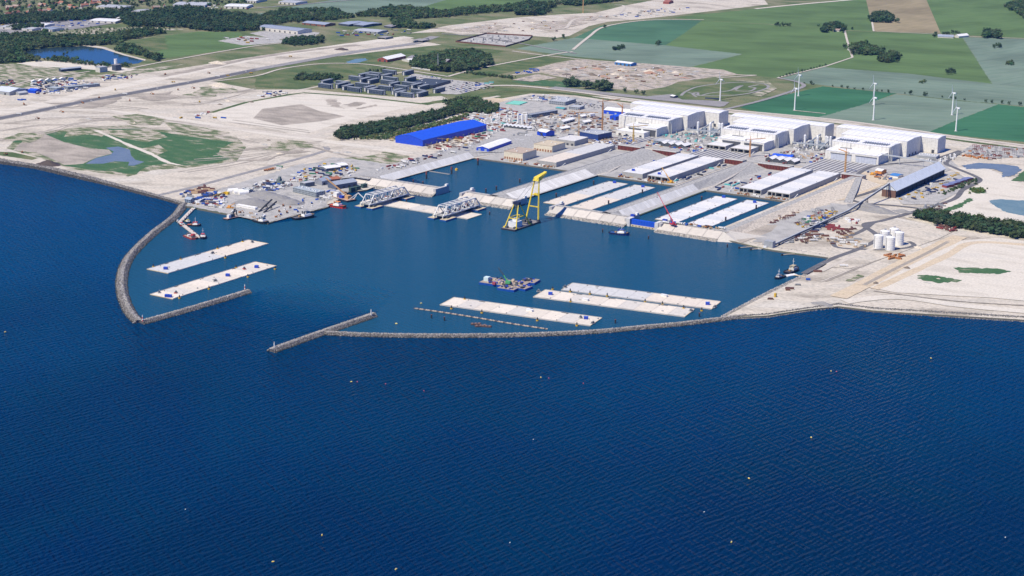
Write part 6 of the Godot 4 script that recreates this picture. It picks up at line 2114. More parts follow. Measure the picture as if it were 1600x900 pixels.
	pontoon(dr, "machine_house", Vector3(-1,2.3,0),Vector3(8,5,6), paint("dark_machine", Color.WHITE))
	var am := Mesher.new()
	am.bar(Vector3(2,5,0),Vector3(5,14,0),1.6)
	am.bar(Vector3(5,14,0),Vector3(9,12,0),1.4)
	am.bar(Vector3(9,12,0),Vector3(10,4,0),1.3)
	part("digging_arm", am, paint("black_steel", lin(0.02,0.022,0.03)), dr)
	# the blue modular pontoons with the green crane
	pontoon_raft("rear blue deck pontoon with a green crawler crane", Vector2(-132,1134),Vector2(-69,1126),32.0, true)
	pontoon_raft("front blue deck pontoon strapped to the crane pontoon", Vector2(-95,1144),Vector2(-69,1141),13.0, false)
	pontoon_raft("blue deck pontoon at the right front of the raft", Vector2(-73,1128),Vector2(-59,1128),20.0, false)
	pontoon_raft("blue deck pontoon at the right rear of the raft", Vector2(-88,1097),Vector2(-66,1093),22.0, false)
	# rusty pontoons near the thin breakwater
	for r in [[Vector2(-29,1304),Vector2(-19,1295), "left rusty brown pontoon beside the thin breakwater"],[Vector2(-19,1309),Vector2(-9,1297), "middle rusty brown pontoon beside the thin breakwater"],[Vector2(-13,1303),Vector2(-1,1298), "right rusty brown pontoon beside the thin breakwater"]]:
		var rp := thing("rusty_pontoon", r[2], "pontoon")
		var m := Mesher.new()
		m.bar(Vector3(r[0].x,0.4,r[0].y),Vector3(r[1].x,0.4,r[1].y),5.0,1.6)
		part("hull", m, paint("rust_hull", lin(0.09,0.05,0.045)), rp)
		for i in 3:
			var c: Vector2 = r[0].lerp(r[1],(i + 0.5) / 3)
			pontoon(rp, "hatch", Vector3(c.x,1.2,c.y),Vector3(3,0.9,2.4), paint("rust_deck", lin(0.24,0.15,0.12)))
	# floating pipeline in front of the nearest element
	var pl := [Vector2(-132,1286),Vector2(-92,1280),Vector2(-44,1275),Vector2(13,1271),Vector2(64,1265)]
	var line := smooth(pl, 14)
	for i in range(0, line.size() - 1):
		var m := Mesher.new()
		var a := line[i]
		var b := line[i].lerp(line[i + 1],0.82)
		m.tube(Vector3(a.x,0.3,a.y),Vector3(b.x,0.3,b.y),1.1,1.1,8)
		var d := (b - a).normalized().orthogonal() * 2.0
		m.bar(Vector3(a.x - d.x,0.7,a.y - d.y),Vector3(a.x + d.x,0.7,a.y + d.y),0.9)
		solo("pipe_float", m, paint("pipe_tan" if i % 3 else "pipe_dark", lin(0.42,0.33,0.26) if i % 3 else lin(0.10,0.08,0.08)), "one float of the dredging pipeline lying in front of the nearest element", "pipe float", "floats of the dredging pipeline")
	# flat white barge by the loading hopper and jetty with white pontoon
	var fb := thing("loading_barge", "small white loading pontoon under the conveyor's hopper", "pontoon", Vector3(Vector2(103,711).x, 0,Vector2(103,711).y),0.4)
	pontoon(fb, "hull", Vector3(0,-1,0),Vector3(17,2.6,8), paint("white", Color.WHITE))
	pontoon(fb, "cabin", Vector3(2,1.6,0),Vector3(5,3,4), paint("house_white", Color.WHITE))
	var jt := thing("jetty", "sand-coloured access bridge to the white pontoon between the tugs", "jetty")
	var ja := Vector2(227,833)
	var jb := Vector2(209,831)
	var jm := Mesher.new()
	jm.bar(Vector3(ja.x,2,ja.y),Vector3(jb.x,1.5,jb.y),3.0,0.8)
	part("bridge", jm, paint("sand_wood", lin(0.60,0.48,0.32)), jt)
	var jp := Mesher.new()
	var jc := Vector2(204,832)
	jp.box(Vector3(jc.x,-0.8,jc.y),Vector3(18,2.0,8), face_to(Vector2(200,833),Vector2(206,820)))
	part("pontoon", jp, paint("white", Color.WHITE), jt)


func boom(parent: Node, a: Vector3, b: Vector3, w: float, mat: Material) -> void:
	var d := (b - a).normalized()
	var s := d.cross(Vector3.UP).normalized() * w / 2
	var t := s.cross(d).normalized() * w / 2
	var m := Mesher.new()
	for k in [[-1,-1],[1,-1],[1,1],[-1,1]]:
		m.bar(a + s * k[0] + t * k[1], b + (s * k[0] + t * k[1]) * 0.5,0.5)
	var n := maxi(4, int(a.distance_to(b) / 3.0))
	for i in n:
		var f := float(i) / n
		var g := float(i + 1) / n
		var sg := 1.0 if i % 2 == 0 else -1.0
		m.bar(a.lerp(b, f) + s * sg + t, a.lerp(b, g) - s * sg + t, 0.3)
		m.bar(a.lerp(b, f) + s * sg - t, a.lerp(b, g) - s * sg - t, 0.3)
	part("boom", m, mat, parent)


func pontoon_raft(label: String, a: Vector2, b: Vector2, wide: float, with_crane: bool) -> void:
	var d := b - a
	var o := thing("deck_pontoon", label, "pontoon", Vector3((a.x + b.x) / 2,0,(a.y + b.y) / 2),-atan2(d.y, d.x))
	var long := d.length()
	pontoon(o, "hull", Vector3(0,-1.5,-wide * 0.5),Vector3(long,4.6,wide), paint("raft_blue", lin(0.006,0.07,0.36),0.5))
	pontoon(o, "deck", Vector3(0,3.1,-wide * 0.5),Vector3(long - 0.8,0.3,wide - 0.8), paint("raft_deck", lin(0.34,0.28,0.22)))
	var r := RandomNumberGenerator.new()
	r.seed = int(absf(a.x * 7))
	for i in int(long * wide / 42.0):
		var c := [paint("raft_navy", lin(0.015,0.03,0.16)), paint("dark_machine", Color.WHITE), paint("blue_box", Color.WHITE), paint("raft_tan", lin(0.55,0.45,0.33)), paint("dark_steel", Color.WHITE)]
		pontoon(o, "deck_gear", Vector3(lerpf(-long / 2 + 3, long / 2 - 3, r.randf()),3.3,-wide * 0.5 + r.randf_range(-0.42,0.42) * wide),Vector3(r.randf_range(1.5,4), r.randf_range(1,2.8), r.randf_range(1.5,4)), c[r.randi() % 5])
	if with_crane:
		pontoon(o, "office_cabin", Vector3(-long * 0.40,3.3,-wide * 0.4),Vector3(7,5.5,8), paint("pale_aqua", lin(0.55,0.68,0.70)))
		pontoon(o, "cargo", Vector3(-long * 0.12,3.3,wide * 0.02),Vector3(4.5,3.2,3.5), paint("raft_red", lin(0.40,0.07,0.09)))
		var green := paint("crane_green", lin(0.08,0.36,0.14),0.5)
		pontoon(o, "crane_tracks", Vector3(10,3.3,-wide * 0.25),Vector3(8,1.6,7), paint("black_steel", lin(0.02,0.022,0.03)))
		pontoon(o, "crane_house", Vector3(10,4.9,-wide * 0.25),Vector3(7,3.6,5), green)
		boom(o, Vector3(9,7,-wide * 0.25),Vector3(2,15,-wide * 0.32),1.1, green)
		boom(o, Vector3(2,15,-wide * 0.32),Vector3(-8,24,-wide * 0.4),0.9, paint("boom_dark", lin(0.04,0.06,0.08)))


# ---------- dolphins, buoys, lights ----------
func marine_marks() -> void:
	# mooring piles
	var key := "dolphin"
	var o := root_of(key)
	var m := Mesher.new()
	m.tube(Vector3(0,-2,0),Vector3(0,6.5,0),1.3,1.3,10)
	part("pile", m, paint("pile_black", lin(0.03,0.028,0.03)), o)
	var c := Mesher.new()
	c.tube(Vector3(0,6.5,0),Vector3(0,7.0,0),1.5,1.5,10)
	part("cap", c, paint("pile_red", lin(0.22,0.06,0.05)), o)
	var tall := root_of("dolphin_tall")
	m = Mesher.new()
	m.tube(Vector3(0,-2,0),Vector3(0,13.0,0),1.6,1.6,10)
	part("pile", m, mats["pile_black"], tall)
	c = Mesher.new()
	c.tube(Vector3(0,8,0),Vector3(0,13.4,0),1.7,1.7,10)
	part("sleeve", c, mats["pile_red"], tall)
	for p in [Vector2(-612,594),Vector2(-600,533),Vector2(-608,437)]:
		copy_of("dolphin_tall", "mooring_pile", Vector3(p.x,0,p.y),0, "tall dark mooring pile with rust-red head standing in the first basin", "mooring pile", "tall piles in the first basin")
	for p in [Vector2(-606,642),Vector2(-585,642),Vector2(-462,627),Vector2(-459,599),Vector2(-460,523)]:
		copy_of(key, "mooring_pile", Vector3(p.x,0,p.y),0, "short dark mooring pile standing in the first basin", "mooring pile", "short piles in the first basin")
	for p in [Vector2(-346,459),Vector2(-345,586),Vector2(-244,582),Vector2(-241,471)]:
		copy_of(key, "mooring_pile", Vector3(p.x,0,p.y),0, "dark mooring pile beside the elements in the second basin", "mooring pile", "piles in the second basin")
	for p in [Vector2(-131,586),Vector2(-132,460),Vector2(-28,577),Vector2(-27,466)]:
		copy_of(key, "mooring_pile", Vector3(p.x,0,p.y),0, "dark mooring pile beside the elements in the third basin", "mooring pile", "piles in the third basin")
	for p in [Vector2(-87,1310),Vector2(-67,1309),Vector2(120,1190),Vector2(195,1099),Vector2(54,735),Vector2(-361,766),Vector2(-150,762),Vector2(-69,760),Vector2(-527,769)]:
		copy_of(key, "mooring_pile", Vector3(p.x,0,p.y),0, "lone dark mooring pile standing in the open harbour water", "mooring pile", "lone piles in the harbour", 0.75)
	# yellow and black fender buoys along the moored elements
	var fb := root_of("fender_buoy")
	m = Mesher.new()
	m.tube(Vector3(0,-1,0),Vector3(0,1.6,0),1.8,1.8,10)
	part("float", m, paint("buoy_yellow", lin(0.66,0.40,0.03),0.5), fb)
	c = Mesher.new()
	c.tube(Vector3(0,1.6,0),Vector3(0,5.0,0),0.9,0.7,8)
	part("post", c, mats["pile_black"], fb)
	for p in [Vector2(-564,1329),Vector2(-562,1275),Vector2(-562,1196),Vector2(-561,1141),Vector2(-516,1230)]:
		copy_of("fender_buoy", "fender_buoy", Vector3(p.x,0,p.y),0, "yellow fender buoy with black post along the upper left-hand element", "buoy", "fender buoys of the upper left element")
	for p in [Vector2(-418,1430),Vector2(-418,1372),Vector2(-417,1293),Vector2(-415,1237),Vector2(-464,1265)]:
		copy_of("fender_buoy", "fender_buoy", Vector3(p.x,0,p.y),0, "yellow fender buoy with black post along the lower left-hand element", "buoy", "fender buoys of the lower left element")
	for p in [Vector2(-91,1259),Vector2(-47,1252),Vector2(32,1240),Vector2(86,1230),Vector2(-103,1211)]:
		copy_of("fender_buoy", "fender_buoy", Vector3(p.x,0,p.y),0, "yellow fender buoy with black post along the front right-hand element", "buoy", "fender buoys of the front element")
	for p in [Vector2(-33,1098),Vector2(21,1088),Vector2(46,1084),Vector2(103,1080),Vector2(128,1077),Vector2(160,1077),Vector2(185,1073),Vector2(-7,1094),Vector2(20,1137)]:
		copy_of("fender_buoy", "fender_buoy", Vector3(p.x,0,p.y),0, "yellow fender buoy with black post between the two rear right-hand elements", "buoy", "fender buoys between the rear elements")
	# sea buoys
	var sb := root_of("sea_buoy")
	m = Mesher.new()
	m.tube(Vector3(-1.4,0.3,0),Vector3(1.4,0.3,0),0.8,0.8,10)
	part("float", m, paint("sea_yellow", lin(0.80,0.58,0.10),0.5), sb)
	c = Mesher.new()
	c.box(Vector3(0,0.9,0),Vector3(0.6,0.8,0.6))
	part("lamp", c, paint("white", Color.WHITE), sb)
	for p in [Vector2(-9,1578),Vector2(162,1437),Vector2(432,1216),Vector2(512,1097),Vector2(508,1444),Vector2(506,1591),Vector2(246,1946),Vector2(248,2017),Vector2(347,1968),Vector2(563,1745),Vector2(-486,1672)]:
		copy_of("sea_buoy", "sea_buoy", Vector3(p.x,0,p.y), rng.randf() * TAU, "small yellow float marking a line out on the open sea", "buoy", "yellow floats on the open sea", 0.8)
	copy_of("sea_buoy", "sea_buoy", Vector3(Vector2(-109,1357).x, 0,Vector2(-109,1357).y),0.4, "small yellow float inside the harbour beside the rock mole", "buoy")
	copy_of("sea_buoy", "sea_buoy", Vector3(Vector2(-140,1260).x, 0,Vector2(-140,1260).y),1.4, "small yellow float just off the left tip of the front element", "buoy")
	var ps := root_of("pink_float")
	m = Mesher.new()
	m.tube(Vector3(-0.7,0.2,0),Vector3(0.7,0.2,0),0.6,0.6,8)
	part("float", m, paint("float_pink", lin(0.60,0.12,0.16),0.5), ps)
	for p in [Vector2(-3,1574),Vector2(171,1434),Vector2(214,1427),Vector2(79,1556),Vector2(438,1214),Vector2(28,1561)]:
		copy_of("pink_float", "pink_float", Vector3(p.x,0,p.y), rng.randf() * TAU, "tiny pink float out on the open sea near the yellow ones", "buoy", "pink floats on the open sea")
	for p in [Vector2(397,1862),Vector2(101,1972),Vector2(268,1620),Vector2(509,1695),Vector2(767,1590)]:
		var g := Mesher.new()
		g.tube(Vector3(p.x,-0.1,p.y),Vector3(p.x + 0.6,0.8,p.y),0.5,0.3,7)
		solo("white_float", g, paint("white", Color.WHITE), "tiny white float on the dark open sea", "buoy", "white floats on the open sea")
	var yf := thing("mooring_float", "large yellow mooring buoy in the first basin", "buoy", Vector3(Vector2(-613,499).x, 0,Vector2(-613,499).y))
	m = Mesher.new()
	m.tube(Vector3(0,-1,0),Vector3(0,3.2,0),3.0,2.4,14)
	part("float", m, mats["buoy_yellow"], yf)
	c = Mesher.new()
	c.tube(Vector3(0,3.2,0),Vector3(0,4.6,0),0.8,0.5,8)
	part("eye", c, mats["buoy_yellow"], yf)
	var fp := thing("floating_pier", "thin floating pier with a pile at its end in the first basin", "pier")
	var fa := Vector2(-650,537)
	var fe := Vector2(-600,539)
	var fm := Mesher.new()
	fm.bar(Vector3(fa.x,0.5,fa.y),Vector3(fe.x,0.5,fe.y),3.0,1.0)
	part("deck", fm, paint("pier_grey", lin(0.30,0.28,0.27)), fp)
	var fr := Mesher.new()
	for i in 10:
		var q := fa.lerp(fe, i / 9.0)
		fr.box(Vector3(q.x,1,q.y),Vector3(0.5,1.2,0.5))
	part("rail_posts", fr, mats["pier_grey"], fp)
	# harbour lights
	for l in [[Vector2(-373,1545), true, "red and white light beacon at the corner of the left breakwater"],[Vector2(-367,1356), true, "red and white light beacon at the end of the straight rock arm"],[Vector2(-152,1354), false, "white light beacon at the inner end of the rock mole"],[Vector2(-160,1537), false, "white light beacon at the outer end of the rock mole"]]:
		var t := thing("light_beacon", l[2], "beacon", Vector3(l[0].x,3.2,l[0].y))
		for i in 4:
			m = Mesher.new()
			m.tube(Vector3(0,i * 1.9,0),Vector3(0,(i + 1) * 1.9,0),0.95 - i * 0.08,0.87 - i * 0.08,12)
			part("tower_band", m, paint("beacon_red", lin(0.62,0.05,0.04)) if l[1] and i % 2 == 0 else paint("white", Color.WHITE), t)
		m = Mesher.new()
		m.tube(Vector3(0,7.6,0),Vector3(0,8.8,0),0.6,0.3,10)
		part("lantern", m, paint("lantern_grey", lin(0.5,0.5,0.48)), t)
	for p in [Vector2(72,731),Vector2(91,730),Vector2(144,733)]:
		var t := thing("mooring_boom", "short boom with a dark pile head reaching out from the right-hand quay", "mooring boom", Vector3.ZERO, 0, "mooring booms of the right-hand quay")
		m = Mesher.new()
		m.bar(Vector3(p.x,1.5,p.y),Vector3(p.x + 14,2.4,p.y - 14),1.2,0.8)
		part("arm", m, mats["sand_wood"], t)
		c = Mesher.new()
		c.tube(Vector3(p.x,-1,p.y),Vector3(p.x,3,p.y),1.5,1.5,9)
		part("pile", c, mats["pile_black"], t)
	# gear on the elements
	for b in [[Vector2(-540,1329), "blue box at the left end of the upper left-hand element"],[Vector2(-436,1435), "left one of two blue boxes at the near end of the lower left-hand element"],[Vector2(-432,1434), "right one of two blue boxes at the near end of the lower left-hand element"],[Vector2(-443,1306), "dark blue box in the middle of the lower left-hand element"],[Vector2(-441,1247), "blue box at the far end of the lower left-hand element"],[Vector2(-21,1123), "blue box at the left end of the middle right-hand element"],[Vector2(80,1197), "blue box at the right end of the front element"],[Vector2(178,1042), "blue box at the right end of the rear element"],[Vector2(-322,427), "blue box at the far end of the left element in the second basin"],[Vector2(-264,428), "blue box at the far end of the right element in the second basin"],[Vector2(-110,421), "blue box at the far end of the left element in the third basin"],[Vector2(-49,426), "blue box at the far end of the right element in the third basin"],[Vector2(-323,358), "blue box on the left dry middle element"],[Vector2(-270,358), "blue box on the right dry middle element"]]:
		var on: float = 11.1 if "dry" in b[1] else 0.7
		var g := Mesher.new()
		g.box(Vector3(b[0].x,on,b[0].y),Vector3(5.5,3.2,4.0),0.4)
		var bb := solo("blue_box", g, paint("blue_box", lin(0.015,0.05,0.42),0.5), b[1], "container")
		var lid := Mesher.new()
		lid.box(Vector3(b[0].x,on + 3.2,b[0].y),Vector3(5.7,0.25,4.2),0.4)
		part("lid", lid, paint("blue_lid", lin(0.03,0.10,0.55),0.5), bb)
	for b in [[Vector2(-440,1414), "red winch near the left end of the lower left-hand element", true],[Vector2(-450,1263), "red winch near the far end of the lower left-hand element", true],[Vector2(-546,1136), "dark winch frame at the far end of the upper left-hand element", false],[Vector2(-438,1337), "dark winch frame in the middle of the lower left-hand element", false],[Vector2(-548,1222), "pale winch frame in the middle of the upper left-hand element", false],[Vector2(-459,1426), "grey winch frame at the near corner of the lower left-hand element", false],[Vector2(98,1210), "dark bollard frame at the right tip of the front element", false],[Vector2(192,1049), "dark bollard frame at the right tip of the rear element", false],[Vector2(175,1084), "dark bollard frame at the right tip of the middle element", false],[Vector2(-42,1120), "grey winch frame at the left tip of the middle element", false],[Vector2(-24,1080), "dark winch frame at the left tip of the rear element", false],[Vector2(72,1197), "grey winch frame beside the front element's blue box", false]]:
		var w := thing("winch_frame", b[1], "winch", Vector3(b[0].x,0.7,b[0].y), rng.randf() * 3.0)
		pontoon(w, "base", Vector3.ZERO, Vector3(6,0.8,4), paint("hull_red", lin(0.45,0.05,0.04)) if b[2] else paint("pipe_grey", Color.WHITE))
		m = Mesher.new()
		m.tube(Vector3(-2,1.8,0),Vector3(2,1.8,0),1.2,1.2,10)
		part("drum", m, paint("dark_machine", Color.WHITE), w)
		m = Mesher.new()
		m.bar(Vector3(-2.5,0.8,1.5),Vector3(0,4.2,0),0.4)
		m.bar(Vector3(2.5,0.8,1.5),Vector3(0,4.2,0),0.4)
		part("frame", m, paint("pipe_grey", Color.WHITE), w)
	for b in [[Vector2(0,1208), "white hatch house on the front element"],[Vector2(33,1120), "white hatch house on the middle right-hand element"],[Vector2(110,1039), "white hatch house on the rear right-hand element"]]:
		var g := thing("hatch_house", b[1], "hatch", Vector3(b[0].x,0.7,b[0].y),-0.0)
		pontoon(g, "house", Vector3.ZERO, Vector3(9,2.4,4), paint("white", Color.WHITE))
		pontoon(g, "roof", Vector3(0,2.4,0),Vector3(9.6,0.3,4.6), paint("white_roof", Color.WHITE))


# ---------- cranes ----------
func tower_crane(label: String, at: Vector2, tall: float, turn: float, jib: float, c: Color) -> void:
	var o := thing("tower_crane", label, "tower crane", Vector3(at.x,G,at.y), turn)
	var mat := paint("tc_%s" % c.to_html(false), c, 0.5,0.0, false)
	var m := Mesher.new()
	for k in [[-1,-1],[1,-1],[1,1],[-1,1]]:
		m.bar(Vector3(k[0],0,k[1]),Vector3(k[0],tall,k[1]),0.55)
	var n := int(tall / 3.0)
	for i in n:
		var s := 1.0 if i % 2 == 0 else -1.0
		for z in [-1,1]:
			m.bar(Vector3(-s,i * 3.0,z),Vector3(s, (i + 1) * 3.0, z),0.35)
			m.bar(Vector3(z,i * 3.0,-s),Vector3(z, (i + 1) * 3.0, s),0.35)
	part("mast", m, mat, o)
	boom(o, Vector3(0,tall + 1,0),Vector3(jib,tall + 2,0),1.2, mat)
	var cj := Mesher.new()
	cj.bar(Vector3(0,tall + 1,0),Vector3(-jib * 0.3,tall + 1,0),1.2,0.8)
	part("counter_jib", cj, mat, o)
	pontoon(o, "counterweight", Vector3(-jib * 0.3,tall - 1.5,0),Vector3(3,3,2), paint("concrete", lin(0.46,0.45,0.43)))
	pontoon(o, "cab", Vector3(1.5,tall - 2,1.4),Vector3(2,2.4,1.8), paint("white", Color.WHITE))
	var ap := Mesher.new()
	ap.bar(Vector3(0,tall,0),Vector3(0,tall + 7,0),0.8)
	ap.bar(Vector3(0,tall + 7,0),Vector3(jib * 0.6,tall + 2.5,0),0.2)
	ap.bar(Vector3(0,tall + 7,0),Vector3(-jib * 0.28,tall + 2,0),0.2)
	part("apex", ap, mat, o)
	pontoon(o, "footing", Vector3(0,-0.5,0),Vector3(6,1.4,6), paint("concrete", Color.WHITE))


func mobile_crane(label: String, at: Vector2, tip: Vector3, c: Color, base := G) -> void:
	var d := Vector2(tip.x - at.x,tip.z - at.y)
	var o := thing("mobile_crane", label, "mobile crane", Vector3(at.x,base,at.y))
	var yaw := -atan2(d.y, d.x)
	var mat := paint("mc_%s" % c.to_html(false), c, 0.45,0.0, false)
	var m := Mesher.new()
	m.box(Vector3(0,1.0,0),Vector3(12,1.8,3), yaw + 0.6)
	part("chassis", m, mat, o)
	for i in 4:
		for s in [-1,1]:
			m = Mesher.new()
			var p := Vector3(-4.5 + i * 3.0,0.8,s * 1.4).rotated(Vector3.UP, yaw + 0.6)
			m.tube(p, p + Vector3(0,0,s * 0.5).rotated(Vector3.UP, yaw + 0.6),0.8,0.8,9)
			part("wheel", m, paint("rubber", lin(0.02,0.02,0.02)), o)
	m = Mesher.new()
	m.box(Vector3(-1.5,2.8,0).rotated(Vector3.UP, yaw),Vector3(5.5,2.6,2.8), yaw)
	part("superstructure", m, mat, o)
	m = Mesher.new()
	m.bar(Vector3(0,4.5,0),(tip - Vector3(at.x,base,at.y)) * 0.55 + Vector3(0,2,0),1.0)
	m.bar((tip - Vector3(at.x,base,at.y)) * 0.5 + Vector3(0,2,0), tip - Vector3(at.x,base,at.y),0.7)
	part("boom", m, mat, o)
	m = Mesher.new()
	m.bar(tip - Vector3(at.x,base,at.y), tip - Vector3(at.x,base + 8,at.y),0.25)
	m.box(tip - Vector3(at.x,base + 9.4,at.y),Vector3(1,1.4,1))
	part("hook", m, paint("black_steel", lin(0.02,0.022,0.03)), o)


func cranes() -> void:
	var orange := lin(0.50,0.24,0.08)
	var tan := lin(0.52,0.32,0.14)
	tower_crane("orange tower crane with tallest mast, left of the long blue white-roofed hall", Vector2(-593,8),62,1.1,42, orange)
	tower_crane("tan tower crane beside the casting hall with the deep blue side", Vector2(-598,93),50,0.5,38, tan)
	tower_crane("orange tower crane in front of the blue cube shed", Vector2(-605,-94),36,2.4,34, orange)
	tower_crane("yellowish tower crane before the left factory annex", Vector2(-481,78),32,0.9,30, lin(0.62,0.42,0.10))
	tower_crane("tan tower crane at the rust-red wall behind the third basin", Vector2(-229,74),34,0.8,30, lin(0.62,0.34,0.14))
	tower_crane("orange tower crane at the rails before the closed right-hand doors", Vector2(-23,102),38,2.6,24, lin(0.64,0.36,0.12))
	tower_crane("tan tower crane far off at the road cutting", Vector2(-1709,-1774),52,0.3,40, tan)
	mobile_crane("red mobile crane with long raised boom on the bank by the blue gate", Vector2(-61,695),Vector3(-121,47,640), lin(0.45,0.03,0.05),11.0)
	mobile_crane("yellow mobile crane at the near end of the right dry middle element", Vector2(-237,376),Vector3(-258,28,372), lin(0.72,0.38,0.03))
	mobile_crane("orange mobile crane on the left part of the work quay", Vector2(-725,986),Vector3(Vector2(-714,986).x, 13,Vector2(-714,986).y), lin(0.62,0.30,0.06))
	mobile_crane("dark mobile crane on the upper edge of the gravel slope", Vector2(-638,158),Vector3(-640,36,195), lin(0.03,0.03,0.035))
	mobile_crane("yellow mobile crane in the steel yard beside the big blue hall", Vector2(-784,285),Vector3(Vector2(-782,321).x, 14,Vector2(-782,321).y), lin(0.72,0.50,0.05))
	mobile_crane("orange mobile crane by the workshop shelter near the right-hand road", Vector2(28,93),Vector3(Vector2(36,93).x, 12,Vector2(36,93).y), lin(0.66,0.34,0.04))


# ---------- wind turbines ----------
func turbines() -> void:
	for t in [[Vector2(-198,-463),48, "front wind turbine in the pale striped field, directly before another"],[Vector2(-275,-653),48, "wind turbine directly behind the front one in the pale field"],[Vector2(-387,-476),48, "nearer wind turbine of the pair in the beet field by the hook-shaped lane"],[Vector2(-464,-666),48, "farther wind turbine of the pair in the beet field by the hook-shaped lane"],[Vector2(-84,-630),48, "farther wind turbine of the pair at the right"],[Vector2(-8,-442),48, "nearer wind turbine of the pair at the right, close to the lane"],[Vector2(-578,-493),48, "lone wind turbine beside the kart track"]]:
		var o := thing("wind_turbine", t[2], "wind turbine", Vector3(t[0].x,G,t[0].y),-0.25)
		var white := paint("turbine_white", lin(0.80,0.81,0.82),0.4,0.0, false)
		var h: float = t[1]
		var m := Mesher.new()
		m.tube(Vector3.ZERO, Vector3(0,h,0),1.6,0.95,14)
		part("tower", m, white, o)
		m = Mesher.new()
		m.box(Vector3(2.2,h - 0.8,0),Vector3(7,2.6,2.6))
		part("nacelle", m, white, o)
		m = Mesher.new()
		m.tube(Vector3(-2.2,h + 0.9,0),Vector3(-4.4,h + 0.9,0),1.4,0.5,10)
		part("hub", m, white, o)
		for b in 3:
			var u := 0.12 + TAU * b / 3.0
			var d := Vector3(0, cos(u), sin(u))
			var w := d.cross(Vector3.RIGHT)
			m = Mesher.new()
			var c := Vector3(-3.2,h + 0.9,0)
			m.hexa(PackedVector3Array([c + d * 1 - w * 0.9 + Vector3(-0.25,0,0), c + d * 1 + w * 0.9 + Vector3(-0.25,0,0), c + d * 1 + w * 0.9 + Vector3(0.25,0,0), c + d * 1 - w * 0.9 + Vector3(0.25,0,0), c + d * 18 - w * 0.25 + Vector3(-0.06,0,0), c + d * 18 + w * 0.25 + Vector3(-0.06,0,0), c + d * 18 + w * 0.25 + Vector3(0.06,0,0), c + d * 18 - w * 0.25 + Vector3(0.06,0,0)]))
			part("blade", m, white, o)
		m = Mesher.new()
		m.tube(Vector3(0,-0.5,0),Vector3(0,0.6,0),3.5,3.5,14)
		part("footing", m, paint("concrete", lin(0.46,0.45,0.43)), o)


# ---------- small things ----------
const TONES := {
	"red": [0.26,0.045,0.04], "blue": [0.02,0.09,0.42], "navy": [0.02,0.035,0.11], "white": [0.74,0.74,0.73], "grey": [0.28,0.29,0.30],
	"black": [0.02,0.02,0.024], "green": [0.04,0.20,0.10], "yellow": [0.58,0.37,0.03], "orange": [0.42,0.17,0.05], "rust": [0.15,0.068,0.048],
	"silver": [0.42,0.43,0.44], "turquoise": [0.10,0.45,0.45], "tan": [0.50,0.36,0.22], "cream": [0.62,0.57,0.46]}


func tone(c: String) -> StandardMaterial3D:
	var t: Array = TONES[c]
	return paint("tone_" + c, lin(t[0],t[1],t[2]),0.5)


